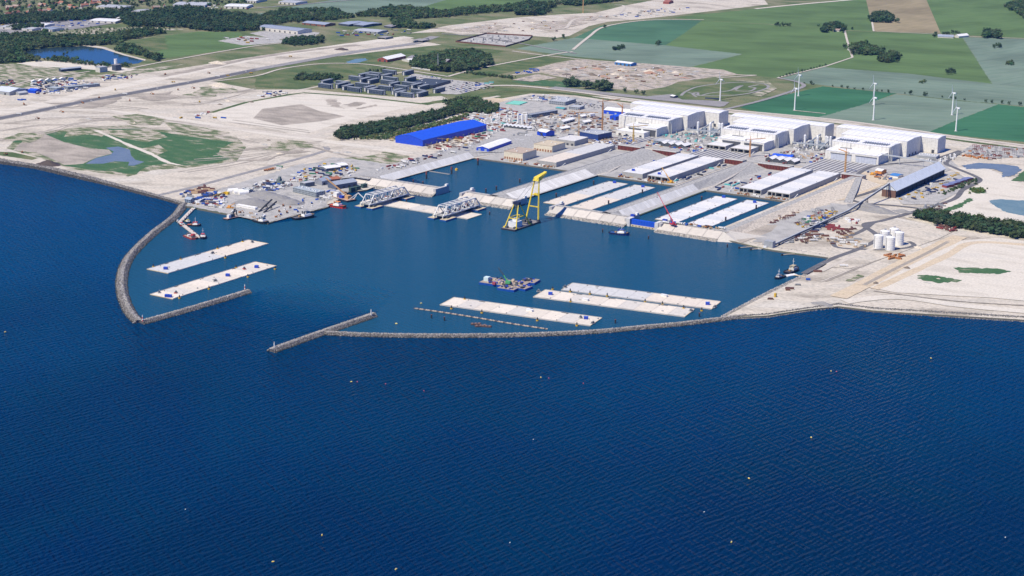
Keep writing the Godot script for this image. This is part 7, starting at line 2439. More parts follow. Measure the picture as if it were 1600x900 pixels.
func kit(kind: String, c: String) -> String:
	var key := kind + "_" + c
	if protos.has(key):
		return key
	var o := root_of(key)
	var mat := tone(c)
	var dark := paint("kit_dark", lin(0.025,0.026,0.03))
	var m := Mesher.new()
	var d := Mesher.new()
	match kind:
		"car":
			m.box(Vector3(0,0.3,0),Vector3(4.5,0.75,1.85))
			m.frustum(Vector3(-0.2,1.35,0),Vector3(2.4,0.14,1.6),Vector2(2.3,1.5))
			d.frustum(Vector3(-0.2,1.05,0),Vector3(3.0,0.32,1.75),Vector2(2.4,1.6))
			for x in [-1.4,1.4]:
				d.box(Vector3(x,0,0),Vector3(0.7,0.6,1.9))
		"van":
			m.box(Vector3(-0.5,0.4,0),Vector3(4.8,2.1,2.0))
			m.frustum(Vector3(2.4,0.4,0),Vector3(1.2,1.4,1.95),Vector2(0.5,1.8),Vector2(-0.3,0))
			for x in [-1.8,1.7]:
				d.box(Vector3(x,0,0),Vector3(0.8,0.75,2.05))
			d.box(Vector3(2.0,1.5,0),Vector3(0.4,0.7,1.9))
		"truck":
			m.box(Vector3(4.6,0.8,0),Vector3(2.4,2.6,2.5))
			d.box(Vector3(-0.5,0.6,0),Vector3(11,0.6,2.2))
			m.box(Vector3(-1.6,1.3,0),Vector3(8.4,2.0,2.5))
			for x in [-5,-3.7,-2.4,2.0,4.6]:
				d.box(Vector3(x,0,0),Vector3(1.0,1.0,2.55))
		"container":
			m.box(Vector3(0,0.1,0),Vector3(12.1,2.6,2.44))
			for i in 12:
				d.box(Vector3(-5.5 + i,0.3,0),Vector3(0.12,2.2,2.5))
			d.box(Vector3(6.1,0.3,0),Vector3(0.1,2.2,0.15))
		"small_container":  # short shipping container, half the length of the other
			m.box(Vector3(0,0.1,0),Vector3(6.1,2.6,2.44))
			d.box(Vector3(3.07,0.2,0),Vector3(0.1,2.3,2.3))
		"cabin":
			m.box(Vector3(0,0.2,0),Vector3(7,2.8,3))
			for i in 3:
				d.box(Vector3(-2 + i * 2,1.2,0),Vector3(1.0,1.0,3.06))
		"pipe_stack":
			for r in 3:
				for i in 5 - r:
					m.tube(Vector3(-6,0.45 + r * 0.8,(i - (4 - r) / 2.0) * 0.95),Vector3(6,0.45 + r * 0.8,(i - (4 - r) / 2.0) * 0.95),0.45,0.45,6)
			for x in [-4,4]:
				d.box(Vector3(x,0,0),Vector3(0.4,0.2,5))
		"steel_stack":
			for i in 4:
				m.box(Vector3(rng.randf_range(-0.5,0.5), i * 0.55, rng.randf_range(-0.4,0.4)),Vector3(9 - i,0.4,3.4 - i * 0.3))
			for x in [-3,3]:
				d.box(Vector3(x,0,0),Vector3(0.4,1.9,3.6))
		"crates":
			for i in 7:
				m.box(Vector3((i % 4) * 2.1 - 3.2,(i / 4) * 1.3,(i % 2) * 1.6 - 0.8),Vector3(1.7,1.2,1.3))
			for x in [-3,0,3]:
				d.box(Vector3(x,0,0),Vector3(1.9,0.2,3.4))
		"excavator":
			for s in [-1,1]:
				d.box(Vector3(0,0,s * 1.2),Vector3(4.4,1.0,0.7))
			m.box(Vector3(-0.6,1.1,0),Vector3(3.8,1.7,2.8))
			m.bar(Vector3(1,2,0),Vector3(4.0,5.0,0),0.7)
			m.bar(Vector3(4.0,5.0,0),Vector3(6.2,2.4,0),0.55)
			d.frustum(Vector3(6.1,0.9,0),Vector3(1.2,1.4,1.4),Vector2(0.6,1.2))
			d.box(Vector3(0.9,2.0,0.9),Vector3(1.3,1.5,1.0))
		"dumper":
			m.frustum(Vector3(-1.5,1.4,0),Vector3(4.2,1.6,2.4),Vector2(5.4,3.0))
			m.box(Vector3(3.0,1.0,0),Vector3(2.2,2.2,2.4))
			for x in [-3.0,-1.4,3.0]:
				d.box(Vector3(x,0,0),Vector3(1.4,1.4,2.9))
		"tank":
			m.tube(Vector3(0,0,0),Vector3(0,5,0),1.7,1.7,14)
			m.tube(Vector3(0,5,0),Vector3(0,5.7,0),1.7,0.4,14)
			d.box(Vector3(1.8,0,0),Vector3(0.5,5.2,0.6))
		"frame":
			for x in [-4,0,4]:
				for s in [-1.6,1.6]:
					m.box(Vector3(x,0,s),Vector3(0.4,4,0.4))
				m.box(Vector3(x,4,0),Vector3(0.4,0.4,3.6))
			for s in [-1.6,1.6]:
				m.box(Vector3(0,4,s),Vector3(8.4,0.4,0.4))
			d.box(Vector3(0,0,0),Vector3(9,0.25,4))
		"sheet":
			m.box(Vector3(0,0,0),Vector3(9,1.4,6))
			d.box(Vector3(0,1.4,0),Vector3(0.3,0.15,6))
	var names := {"car": ["body", "window_and_wheel"], "van": ["body", "wheel"], "truck": ["cab_and_load", "chassis"], "container": ["box", "corrugation"], "small_container": ["box", "door"], "cabin": ["box", "window"], "pipe_stack": ["pipes", "bearer"], "steel_stack": ["beams", "strap"], "crates": ["crate", "pallet"], "excavator": ["body_and_arm", "tracks"], "dumper": ["skip_and_cab", "wheel"], "tank": ["shell", "ladder"], "frame": ["trestle", "footing"], "sheet": ["tarpaulin", "rope"]}
	part(names[kind][0], m, mat, o)
	part(names[kind][1], d, dark if kind != "pipe_stack" else tone("tan"), o)
	return key


const WORDS := {"car": "car", "van": "van", "truck": "lorry", "container": "shipping container", "small_container": "short shipping container", "cabin": "site cabin", "pipe_stack": "pipe stack", "steel_stack": "beam stack", "crates": "crate pile", "excavator": "excavator", "dumper": "dump truck", "tank": "upright tank", "frame": "trestle", "sheet": "sheeted pile"}
const CATS := {"car": "car", "van": "van", "truck": "lorry", "container": "container", "small_container": "short container", "cabin": "site cabin", "pipe_stack": "pipe stack", "steel_stack": "beam stack", "crates": "crates", "excavator": "excavator", "dumper": "dump truck", "tank": "tank", "frame": "frame", "sheet": "covered pile"}


func put(kind: String, c: String, at: Vector2, turn: float, where: String, y := G + 0.3) -> void:
	var n: String = {"pipe_stack": "pipe_stack", "steel_stack": "beam_stack", "truck": "lorry", "sheet": "covered_pile", "frame": "trestle_frame", "container": "shipping_container", "small_container": "short_container", "cabin": "site_cabin", "crates": "crate_pile"}.get(kind, kind)
	copy_of(kit(kind, c), n, Vector3(at.x,y,at.y), turn, "%s %s %s" % [c, WORDS[kind], where], CATS[kind], "%s %s items %s" % [c, CATS[kind], where])


# scatter things of a mix over a patch of ground, kept apart, most of them square to the yard
func fill(poly: Array, count: int, gap: float, mix: Array, where: String, turn := 0.0, y := G + 0.3) -> void:
	var flat := PackedVector2Array(poly)
	var lo: Vector2 = flat[0]
	var hi: Vector2 = flat[0]
	for q in flat:
		lo = lo.min(q)
		hi = hi.max(q)
	var done: Array[Vector2] = []
	var tries := 0
	while done.size() < count and tries < count * 30:
		tries += 1
		var q := Vector2(rng.randf_range(lo.x, hi.x), rng.randf_range(lo.y, hi.y))
		if not Geometry2D.is_point_in_polygon(q, flat):
			continue
		var clear := true
		for e in done:
			if e.distance_squared_to(q) < gap * gap:
				clear = false
				break
		if not clear:
			continue
		done.append(q)
		var k: Array = mix[rng.randi() % mix.size()]
		var t := turn + (PI / 2 if rng.randf() < 0.3 else 0.0) + rng.randf_range(-0.08,0.08)
		put(k[0], k[1], q, t, where, y)


# cars in rows
func park(a: Vector2, b: Vector2, depth: Vector2, rows: int, per: int, fill_share: float, where: String) -> void:
	var paints := ["white", "white", "grey", "silver", "black", "black", "navy", "red", "blue", "silver"]
	var d := (b - a).normalized()
	for r in rows:
		for i in per:
			if rng.randf() > fill_share:
				continue
			var q := a.lerp(b, (i + 0.5) / per) + depth * (r / maxf(1.0, rows - 1.0)) + Vector2(rng.randf_range(-0.6,0.6), rng.randf_range(-0.6,0.6))
			put("van" if rng.randf() < 0.14 else "car", paints[rng.randi() % 10], q, -atan2(d.y, d.x) + PI / 2 + rng.randf_range(-0.06,0.06), where)


func heap(at: Vector2, rx: float, rz: float, h: float, mat: Material, label: String, group := "") -> void:
	var m := Mesher.new()
	m.lump(Vector3(at.x,G,at.y), rx, rz, h, 0.16, rng, 14,5)
	solo("spoil_heap", m, mat, label, "heap", group)


func clutter() -> void:
	var mixed := [["container", "blue"], ["container", "grey"], ["small_container", "white"], ["pipe_stack", "grey"], ["steel_stack", "rust"], ["crates", "tan"], ["van", "white"], ["truck", "white"], ["cabin", "white"], ["steel_stack", "grey"], ["crates", "grey"], ["sheet", "navy"]]
	# work quay
	fill(pl([-801,994,-830,935,-832,898,-784,932,-735,993,-765,1003]),60,7,[["small_container", "blue"], ["small_container", "navy"], ["sheet", "white"], ["crates", "tan"], ["steel_stack", "rust"], ["truck", "white"], ["small_container", "white"], ["container", "navy"], ["small_container", "red"], ["crates", "grey"], ["container", "blue"]], "on the left part of the work quay", 0.35)
	fill(pl([-870,927,-878,880,-849,892,-834,920,-852,939]),22,8,[["pipe_stack", "rust"], ["steel_stack", "rust"], ["pipe_stack", "tan"]], "in the rusty pile near the quay hut", 0.8)
	fill(pl([-859,963,-874,923,-843,945,-826,976]),16,8,[["pipe_stack", "grey"], ["crates", "grey"], ["small_container", "navy"], ["small_container", "blue"]], "at the left corner of the work yard", 0.8)
	fill(pl([-809,862,-821,778,-787,766,-755,796,-755,855,-770,879]),80,6.5,[["container", "navy"], ["car", "black"], ["car", "white"], ["van", "white"], ["crates", "grey"], ["steel_stack", "grey"], ["small_container", "white"], ["small_container", "blue"], ["truck", "white"], ["steel_stack", "rust"]], "behind the gravel heaps on the work quay", 0.35)
	fill(pl([-785,765,-830,687,-843,609,-793,587,-750,613,-722,677,-745,708,-753,755]),70,9,[["container", "green"], ["container", "navy"], ["small_container", "red"], ["small_container", "yellow"], ["truck", "white"], ["steel_stack", "rust"], ["crates", "tan"], ["car", "black"], ["excavator", "yellow"], ["small_container", "blue"], ["container", "black"]], "around the white-roofed stores of the work yard", 0.35)
	fill(pl([-680,818,-674,782,-649,770,-640,839,-644,854]),18,9, mixed, "between the cabin block and the crane barge", 0.35)
	fill(pl([-702,884,-679,862,-647,850,-621,874,-616,970,-622,1002,-649,954]),22,12,[["van", "white"], ["car", "grey"], ["excavator", "orange"], ["small_container", "blue"], ["crates", "grey"], ["truck", "blue"]], "on the open quay by the tugs", -0.9)
	fill(pl([-712,1000,-678,992,-632,998,-624,1015,-671,1016,-714,1013]),12,12,[["truck", "white"], ["van", "white"], ["crates", "tan"], ["steel_stack", "grey"], ["excavator", "orange"]], "at the quay edge before the gravel heaps", 0.3)
	park(Vector2(-779,814),Vector2(-772,776),Vector2(14,10),3,16,0.7, "on the work yard among the cabins")
	for i in 5:
		put("dumper", "orange", Vector2(-878,719).lerp(Vector2(-878,697), i / 4.0),0.5, "in the row along the yard road")
	for p in [Vector2(-881,678),Vector2(-877,686),Vector2(-874,695)]:
		put("container", ["navy", "green", "white"][int(p.x) % 3], p, 0.4, "at the end of the orange dump truck row")
	fill(pl([-679,646,-676,558,-678,433,-684,351,-692,333,-706,415,-706,537,-696,637]),34,10,[["truck", "white"], ["car", "black"], ["steel_stack", "rust"], ["container", "navy"], ["van", "white"], ["crates", "grey"], ["container", "red"], ["car", "red"]], "along the service road above the first basin", 0.0,11.2)
	# around the blue halls
	fill(pl([-782,367,-791,273,-782,151,-754,157,-711,289,-726,366,-753,370]),62,10,[["frame", "rust"], ["steel_stack", "rust"], ["frame", "yellow"], ["pipe_stack", "rust"], ["truck", "green"], ["crates", "tan"], ["cabin", "white"], ["container", "red"], ["small_container", "white"], ["frame", "grey"], ["van", "white"]], "in the steel yard beside the big blue hall", 0.0)
	fill(pl([-874,369,-872,342,-874,156,-875,72,-889,63,-897,146,-902,304]),30,9,[["frame", "tan"], ["steel_stack", "rust"], ["crates", "tan"], ["sheet", "white"], ["frame", "yellow"]], "behind the big blue hall", 0.0)
	fill(pl([-910,69,-924,-10,-914,-121,-834,-79,-744,114,-763,155,-808,116]),120,8,[["container", "blue"], ["container", "red"], ["tank", "white"], ["sheet", "white"], ["steel_stack", "rust"], ["pipe_stack", "rust"], ["crates", "tan"], ["cabin", "white"], ["small_container", "white"], ["truck", "white"], ["small_container", "orange"], ["container", "turquoise"]], "in the store yard behind the blue halls", 0.0)
	for i in 3:
		var p := Vector2(-783,31) + Vector2(i * 9.0,-i * 2.0)
		var s := Mesher.new()
		s.tube(Vector3(p.x,G,p.y),Vector3(p.x,G + 20,p.y),2.3,2.3,12)
		s.tube(Vector3(p.x,G + 20,p.y),Vector3(p.x,G + 21.5,p.y),2.3,0.4,12)
		solo("cement_silo", s, mats["silo_white"], ["left", "middle", "right"][i] + " of three slim white silos in the store yard", "silo")
	for i in 7:
		var p := Vector2(-788,87).lerp(Vector2(-732,86), i / 6.0)
		shed("store_tent", "white peaked store tent before the three slim silos", "tent", p, p + Vector2(9,0), p + Vector2(9,-16),4,2.5, "gable_z", mats["tent_dark"], mats["white_roof"], {"group": "white peaked store tents"})
	# the building yard between the office block and the first hall
	fill(pl([-790,7,-783,-97,-765,-172,-673,-140,-582,-102,-514,30,-566,43,-604,80,-644,101,-709,96]),230,7,[["steel_stack", "rust"], ["steel_stack", "tan"], ["frame", "tan"], ["crates", "tan"], ["small_container", "white"], ["container", "navy"], ["car", "black"], ["car", "white"], ["pipe_stack", "rust"], ["pipe_stack", "grey"], ["frame", "rust"], ["small_container", "orange"], ["cabin", "white"], ["truck", "white"], ["sheet", "cream"], ["steel_stack", "grey"]], "in the building yard left of the halls", 0.0)
	park(Vector2(-844,-284),Vector2(-744,-262),Vector2(33,41),5,18,0.6, "in the grey office's car park")
	park(Vector2(-907,-235),Vector2(-901,-274),Vector2(16,12),2,12,0.6, "on the left of the low grey office building")
	park(Vector2(-768,-103),Vector2(-729,-103),Vector2(4,14),1,14,0.7, "in front of the dark office block")
	fill(pl([-962,-260,-936,-315,-904,-305,-884,-231,-912,-209]),22,10, mixed, "at the back of the works by the ditch", 0.2)
	fill(pl([-716,156,-721,78,-696,87,-656,197,-663,219]),26,7,[["steel_stack", "grey"], ["pipe_stack", "grey"], ["crates", "grey"], ["truck", "white"]], "beside the low long blue hall", 0.6)
	fill(pl([-574,127,-542,86,-511,36,-475,61,-480,116,-532,138]),60,7,[["steel_stack", "rust"], ["crates", "tan"], ["small_container", "blue"], ["frame", "rust"], ["steel_stack", "grey"], ["cabin", "white"], ["small_container", "white"]], "beside the rails of the left factory hall", 0.0)
	fill(pl([-469,40,-407,28,-348,17,-323,81,-348,99,-392,83,-442,96]),75,6.5,[["excavator", "red"], ["small_container", "red"], ["crates", "tan"], ["car", "white"], ["van", "white"], ["steel_stack", "grey"], ["small_container", "blue"], ["truck", "white"], ["pipe_stack", "grey"], ["frame", "grey"]], "around the cabins before the middle hall", 0.0)
	fill(pl([-483,-20,-436,-110,-384,-94,-347,-35,-387,12,-430,11]),70,6.5,[["tank", "grey"], ["steel_stack", "grey"], ["frame", "grey"], ["cabin", "white"], ["small_container", "turquoise"], ["van", "white"], ["crates", "grey"]], "around the batching plant left of the middle hall", 0.0)
	fill(pl([-222,22,-183,-24,-127,-50,-98,23,-130,93,-174,110]),80,6.5,[["steel_stack", "grey"], ["frame", "grey"], ["excavator", "red"], ["small_container", "blue"], ["van", "white"], ["car", "black"], ["crates", "tan"], ["cabin", "white"], ["pipe_stack", "grey"]], "before the batching plant left of the right hall", 0.0)
	fill(pl([-244,-112,-197,-147,-148,-116,-133,-62,-188,-36]),55,6.5,[["tank", "grey"], ["frame", "grey"], ["steel_stack", "grey"], ["cabin", "white"], ["tank", "white"]], "around the batching plant left of the right hall", 0.0)
	# upper basin floors
	fill([Vector2(-352,380),Vector2(-340,380),Vector2(-340,180),Vector2(-352,180)],12,12,[["truck", "blue"], ["steel_stack", "grey"], ["container", "navy"], ["small_container", "white"]], "left of the middle dry elements", 1.57)
	fill([Vector2(-238,378),Vector2(-226,380),Vector2(-226,180),Vector2(-238,180)],16,10,[["container", "black"], ["container", "turquoise"], ["van", "white"], ["steel_stack", "grey"], ["container", "navy"], ["crates", "tan"]], "right of the middle dry elements", 1.57)
	fill([Vector2(-152,378),Vector2(-112,378),Vector2(-112,190),Vector2(-140,190)],30,10,[["container", "navy"], ["container", "turquoise"], ["truck", "blue"], ["crates", "tan"], ["steel_stack", "rust"], ["van", "white"], ["small_container", "red"]], "left of the right-hand dry elements", 1.57)
	for s in [[-340,-240, "at the foot of the middle dry elements"],[-108,-8, "at the foot of the right-hand dry elements"],[-600,-480, "at the foot of the first dry element"]]:
		fill([Vector2(s[0],390),Vector2(s[1],390),Vector2(s[1],378),Vector2(s[0],378)],14,5,[["excavator", "orange"], ["steel_stack", "rust"], ["crates", "tan"], ["small_container", "white"], ["excavator", "red"]], s[2],0.0)
	fill(pl([-77,690,-56,686,-3,680,15,672,-18,674,-71,680]),16,6,[["small_container", "blue"], ["truck", "white"], ["crates", "tan"], ["container", "black"], ["van", "white"], ["excavator", "orange"]], "on the bank by the red mobile crane", 0.0,11.2)
	# right-hand storage
	fill(pl([38,553,31,490,38,450,48,466,52,526,47,563]),26,7,[["steel_stack", "rust"], ["pipe_stack", "rust"], ["frame", "rust"], ["steel_stack", "tan"], ["crates", "tan"]], "in the rusty row by the third basin", 0.6)
	fill(pl([78,546,65,430,83,405,99,417,108,491,101,562]),56,6,[["small_container", "yellow"], ["small_container", "red"], ["crates", "grey"], ["excavator", "yellow"], ["small_container", "orange"], ["sheet", "white"], ["small_container", "green"], ["steel_stack", "rust"], ["small_container", "blue"], ["frame", "grey"], ["sheet", "navy"]], "in the colourful plant store by the conveyor", 0.6)
	fill(pl([107,558,108,502,121,504,125,566]),12,9,[["container", "navy"], ["container", "black"]], "in the dark row beside the conveyor", 0.6)
	fill(pl([124,512,147,513,156,544,137,547]),9,7,[["container", "red"], ["small_container", "red"]], "in the red container block", 0.2)
	fill(pl([128,454,147,451,160,476,144,487]),10,7,[["small_container", "red"], ["sheet", "white"], ["small_container", "white"]], "in the red-and-white block by the road", 0.2)
	fill(pl([156,554,160,508,170,512,173,574]),12,6,[["small_container", "rust"], ["crates", "rust"], ["steel_stack", "rust"]], "in the rusty line along the asphalt road", 0.6)
	fill(pl([111,619,125,566,152,589,148,643,124,661]),26,8,[["steel_stack", "rust"], ["frame", "rust"], ["steel_stack", "grey"], ["truck", "white"], ["pipe_stack", "rust"], ["crates", "tan"]], "near the loading hopper", 0.6)
	fill(pl([158,605,174,541,206,581,238,608,222,630,183,638]),24,9,[["steel_stack", "tan"], ["steel_stack", "rust"], ["truck", "white"], ["pipe_stack", "grey"], ["crates", "tan"]], "in the loop beside the white silos", 0.4)
	fill(pl([272,652,284,632,296,635,298,662,282,668]),8,8,[["container", "orange"], ["small_container", "orange"]], "in the bright orange block below the silos", -0.3)
	for p in [[Vector2(237,909), "rust", "container"],[Vector2(238,917), "rust", "small_container"],[Vector2(238,958), "yellow", "tank"],[Vector2(238,973), "rust", "steel_stack"],[Vector2(238,849), "blue", "small_container"],[Vector2(238,883), "grey", "steel_stack"],[Vector2(249,748), "white", "truck"],[Vector2(230,798), "rust", "pipe_stack"]]:
		put(p[2], p[1], p[0],0.5, "on the sand spit by the right-hand quay")
	fill(pl([120,222,128,170,145,63,148,-11,174,27,180,159,170,255,144,262]),44,9,[["frame", "yellow"], ["small_container", "yellow"], ["steel_stack", "grey"], ["container", "navy"], ["small_container", "white"], ["sheet", "navy"], ["steel_stack", "yellow"], ["crates", "grey"]], "in the yard before the long hall", 1.0)
	fill(pl([194,288,220,244,236,317,208,325]),22,7,[["steel_stack", "grey"], ["steel_stack", "rust"], ["pipe_stack", "grey"]], "on the grey plot in front of the long hall", 0.4)
	fill(pl([3,68,57,71,74,129,47,122]),18,8,[["small_container", "blue"], ["truck", "orange"], ["car", "red"], ["steel_stack", "grey"], ["small_container", "navy"]], "around the orange workshop shelter", 0.2)
	fill(pl([85,-224,82,-306,171,-330,289,-312,308,-248,198,-245,152,-178]),110,10,[["steel_stack", "rust"], ["frame", "red"], ["steel_stack", "grey"], ["crates", "grey"], ["frame", "rust"], ["pipe_stack", "rust"], ["frame", "grey"], ["small_container", "orange"], ["pipe_stack", "grey"]], "in the red storage ground behind the settling pond", 0.2)
	fill(pl([93,-182,101,-196,147,-191,144,-173]),14,5,[["small_container", "orange"]], "in the orange line behind the settling pond", -0.3)
	fill(pl([37,-93,76,-107,70,-141,89,-195,97,-137,80,-79]),26,7,[["tank", "grey"], ["tank", "white"], ["frame", "grey"], ["cabin", "white"], ["van", "white"]], "beside the right factory hall", 0.1)
	for i in 14:
		put("sheet", "cream", Vector2(210,388).lerp(Vector2(263,400), i / 13.0),-0.2, "in the pale row in front of the tree belt")
	fill(pl([269,407,300,412,304,441,276,435]),12,8,[["steel_stack", "rust"], ["pipe_stack", "rust"], ["truck", "red"]], "in the rusty lot in front of the tree belt", -0.2)
	# site compound at the far left
	var compound := [["container", "blue"], ["small_container", "white"], ["cabin", "white"], ["container", "grey"], ["sheet", "white"], ["small_container", "red"], ["car", "black"], ["car", "white"], ["truck", "white"], ["steel_stack", "rust"], ["container", "navy"], ["crates", "grey"]]
	fill(pl([-1983,265,-1979,149,-1872,180,-1814,256,-1819,329,-1845,372,-1903,348]),150,7.5, compound, "in the crowded site compound at the far left", 0.4)
	fill(pl([-1912,135,-1924,67,-1883,23,-1852,76,-1870,141]),30,10, compound, "at the asphalt plant by the lake", 0.3)
	fill(pl([-2056,297,-2055,259,-2001,304,-2011,336]),14,10,[["small_container", "red"], ["container", "navy"], ["steel_stack", "grey"]], "beside the grey hall at the far left", 0.3)
	var grey := mats["grey_sheet"] as Material
	shed("grey_hall", "large grey-blue hall cut by the left edge of the view", "hall", Vector2(-1939,422),Vector2(-1885,420),Vector2(-1910,364),8,5, "gable_x", grey, paint("hall_pale_blue", Color.WHITE), {"doors": 2})
	shed("grey_annex", "low grey annex beside the large far-left hall", "hall", Vector2(-1892,402),Vector2(-1870,405),Vector2(-1884,380),5,2, "gable_z", grey, mats["pale_roof"])
	shed("blue_tent", "royal blue tent hall in the far-left compound", "tent", Vector2(-1884,368),Vector2(-1863,365),Vector2(-1876,344),6,3, "gable_x", mats["blue_sheet"], mats["blue_roof"])
	shed("cabin_row", "long grey row of stacked cabins in the far-left compound", "site cabins", Vector2(-1856,282),Vector2(-1844,285),Vector2(-1861,195),6,0, "flat", paint("cabin_grey", Color.WHITE), mats["cabin_roof"], {"floors": 2, "pitch": 4.5})
	shed("cabin_row", "shorter grey stack of cabins beside the long row in the far-left compound", "site cabins", Vector2(-1877,316),Vector2(-1850,312),Vector2(-1864,294),6,0, "flat", paint("cabin_grey", Color.WHITE), mats["cabin_roof"], {"floors": 2, "pitch": 4.5})
	for i in 5:
		var p := Vector2(-1996,257).lerp(Vector2(-1974,190), i / 4.0)
		shed("white_hut", "white tent-roofed hut in the back row of the far-left compound", "tent", p, p + Vector2(8,4), p + Vector2(14,-8),3,3, "gable_x", mats["tent_white"], mats["white_roof"], {"group": "white huts of the far-left compound"})
	shed("dark_shed", "long dark-walled shed with pale roof strips by the white sand floor", "shed", Vector2(-2073,98),Vector2(-2061,101),Vector2(-2058,45),6,2, "gable_z", mats["navy_sheet"], mats["slate_roof"], {"seams": 6})
	shed("plant_building", "pale plant building with a silo beside the lake", "plant", Vector2(-1996,51),Vector2(-1980,52),Vector2(-1991,27),12,0, "flat", mats["plaster"], mats["pale_roof"])
	shed("plant_building", "dark plant tower right of the pale one beside the lake", "plant", Vector2(-1984,8),Vector2(-1969,10),Vector2(-1980,-9),14,0, "flat", mats["navy_sheet"], mats["grey_roof"])
	var as_ := Mesher.new()
	var ap := Vector2(-2008,-29)
	as_.tube(Vector3(ap.x,G,ap.y),Vector3(ap.x,G + 22,ap.y),4,4,12)
	solo("plant_silo", as_, mats["silo_white"], "white silo rising behind the dark plant tower by the lake", "silo")
	# machines on the sand
	for p in [Vector2(-1608,589),Vector2(-1627,504),Vector2(-1622,312),Vector2(-1644,217),Vector2(-1644,136),Vector2(-1631,97),Vector2(-1703,325),Vector2(-1765,486),Vector2(-1762,-98),Vector2(-1832,-18),Vector2(-1355,861),Vector2(-1364,891),Vector2(-1677,398)]:
		put("excavator", "orange", p, rng.randf() * TAU, "working alone on the bare sand at the left")
	for p in [Vector2(-1380,406),Vector2(-1732,59),Vector2(-1683,-160),Vector2(-1699,-94),Vector2(-1756,223),Vector2(-1795,-442),Vector2(-1489,232),Vector2(-1324,364)]:
		put("dumper", "yellow", p, rng.randf() * TAU, "driving over the bare sand at the left")
	for p in [Vector2(-1817,451),Vector2(-1814,443),Vector2(-1352,385),Vector2(-1310,353)]:
		put("container", "blue", p, 0.2, "standing alone on the bare sand at the left")
	fill(pl([-1381,368,-1395,308,-1373,322,-1359,380]),9,8, compound, "in the little camp at the ditch bank", 0.4)
	fill(pl([-1435,102,-1471,38,-1434,-2,-1407,24,-1415,87]),22,9, compound, "in the small camp beside the paddock", 0.2)
	heap(Vector2(-1612,27),34,22,7, mats["sand_face"], "cone of orange-brown sand beside the red shed left of the paddock")
	heap(Vector2(-1779,-635),24,15,5, paint("peat", lin(0.07,0.05,0.04)), "dark brown peat heap beside the railway bed")
	heap(Vector2(-1234,908),26,20,8, mats["peat"], "black-brown cone on the sea bank at the left")
	heap(Vector2(-1864,-240),30,14,6, mats["sand_face"], "sand ramp below the railway embankment")
	for h in [[Vector2(122,358),40,24,9, "first grey aggregate heap under the inclined conveyor"],[Vector2(153,371),34,18,7, "second grey aggregate heap under the inclined conveyor"],[Vector2(184,349),20,12,4, "small grey aggregate heap right of the others by the conveyor"],[Vector2(307,955),18,10,4, "low stone heap at the corner of the sand spit"]]:
		heap(h[0], h[1], h[2], h[3], mats["heap_grey"], h[4])
	for i in 40:
		var q: Vector2 = [Vector2(-1766,444),Vector2(-1457,464),Vector2(-1498,184),Vector2(-1046,516),Vector2(-780,517),Vector2(366,744),Vector2(310,366),Vector2(195,515),Vector2(-1728,-1253),Vector2(-1620,-1400)][i % 10] + Vector2(rng.randf_range(-110,110), rng.randf_range(-70,70))
		heap(q, rng.randf_range(4,12), rng.randf_range(3,8), rng.randf_range(1.2,3.4),[mats["sand_face"], mats["gravel_face"], paint("heap_brown", lin(0.16,0.13,0.10))][i % 3], "small heap of spoil on the bare sand", "small spoil heaps on the bare sand")
	# recycling yard
	for i in 24:
		var q := Vector2(-1157,-665).lerp(Vector2(-791,-760), rng.randf()) + Vector2(rng.randf_range(-60,60), rng.randf_range(-110,90))
		heap(q, rng.randf_range(9,24), rng.randf_range(7,16), rng.randf_range(2.5,6),[mats["gravel_face"], mats["sand_face"], paint("brick_dust", lin(0.36,0.22,0.16)), paint("heap_brown", lin(0.16,0.13,0.10))][i % 4], "one of the mixed rubble heaps in the recycling yard", "rubble heaps in the recycling yard")
	fill(pl([-1154,-753,-1062,-854,-841,-856,-806,-722,-851,-610,-978,-615]),36,14,[["excavator", "yellow"], ["container", "rust"], ["truck", "white"], ["dumper", "orange"], ["crates", "tan"]], "in the recycling yard behind the railway lane", 0.3)
	shed("blue_shed", "blue-walled shed with a white roof at the far edge of the recycling yard", "shed", Vector2(-1056,-844),Vector2(-1006,-840),Vector2(-1017,-867),7,2, "gable_x", mats["mid_blue"], mats["white_roof"], {"doors": 4})
	fill(pl([-1173,-557,-1176,-665,-1146,-632,-1149,-548]),16,9,[["container", "blue"], ["truck", "blue"], ["car", "white"]], "at the left end of the recycling yard", 0.4)
	# lodging car parks
	park(Vector2(-1188,-275),Vector2(-1106,-231),Vector2(-1170,-376) - Vector2(-1188,-275),8,16,0.88, "in the car park beside the dark lodging blocks")
	park(Vector2(-1250,-352),Vector2(-1173,-361),Vector2(10,16),1,22,0.6, "at the back of the lodging car park")
	park(Vector2(-1348,-361),Vector2(-1277,-350),Vector2(14,-22),2,16,0.6, "in the small car park above the lodging blocks")
	for i in 4:
		put("container", "blue" if i < 2 else "turquoise", Vector2(-1135,-335).lerp(Vector2(-1136,-396), i / 3.0),0.4, "at the right end of the lodging car park")
	for i in 9:
		put("cabin", "white", Vector2(-1423,-472).lerp(Vector2(-1368,-466), i / 8.0),-0.2, "in the white row before the farm wood")
	# substation
	var sub := thing("substation_fence", "rust-brown fence wall round the substation", "fence")
	var corners := pl([-1626,-949,-1661,-1154,-1526,-1189,-1489,-1111,-1462,-952])
	for i in 5:
		var a: Vector2 = corners[i]
		var b: Vector2 = corners[(i + 1) % 5]
		var fm := Mesher.new()
		fm.bar(Vector3(a.x,G + 2,a.y),Vector3(b.x,G + 2,b.y),0.5,4.0)
		part("panel", fm, paint("fence_brown", lin(0.14,0.06,0.045)), sub)
	fill(pl([-1612,-960,-1637,-1118,-1525,-1154,-1490,-989]),34,12,[["frame", "grey"], ["frame", "white"], ["tank", "grey"], ["cabin", "white"], ["frame", "black"]], "inside the fenced substation", 0.4)
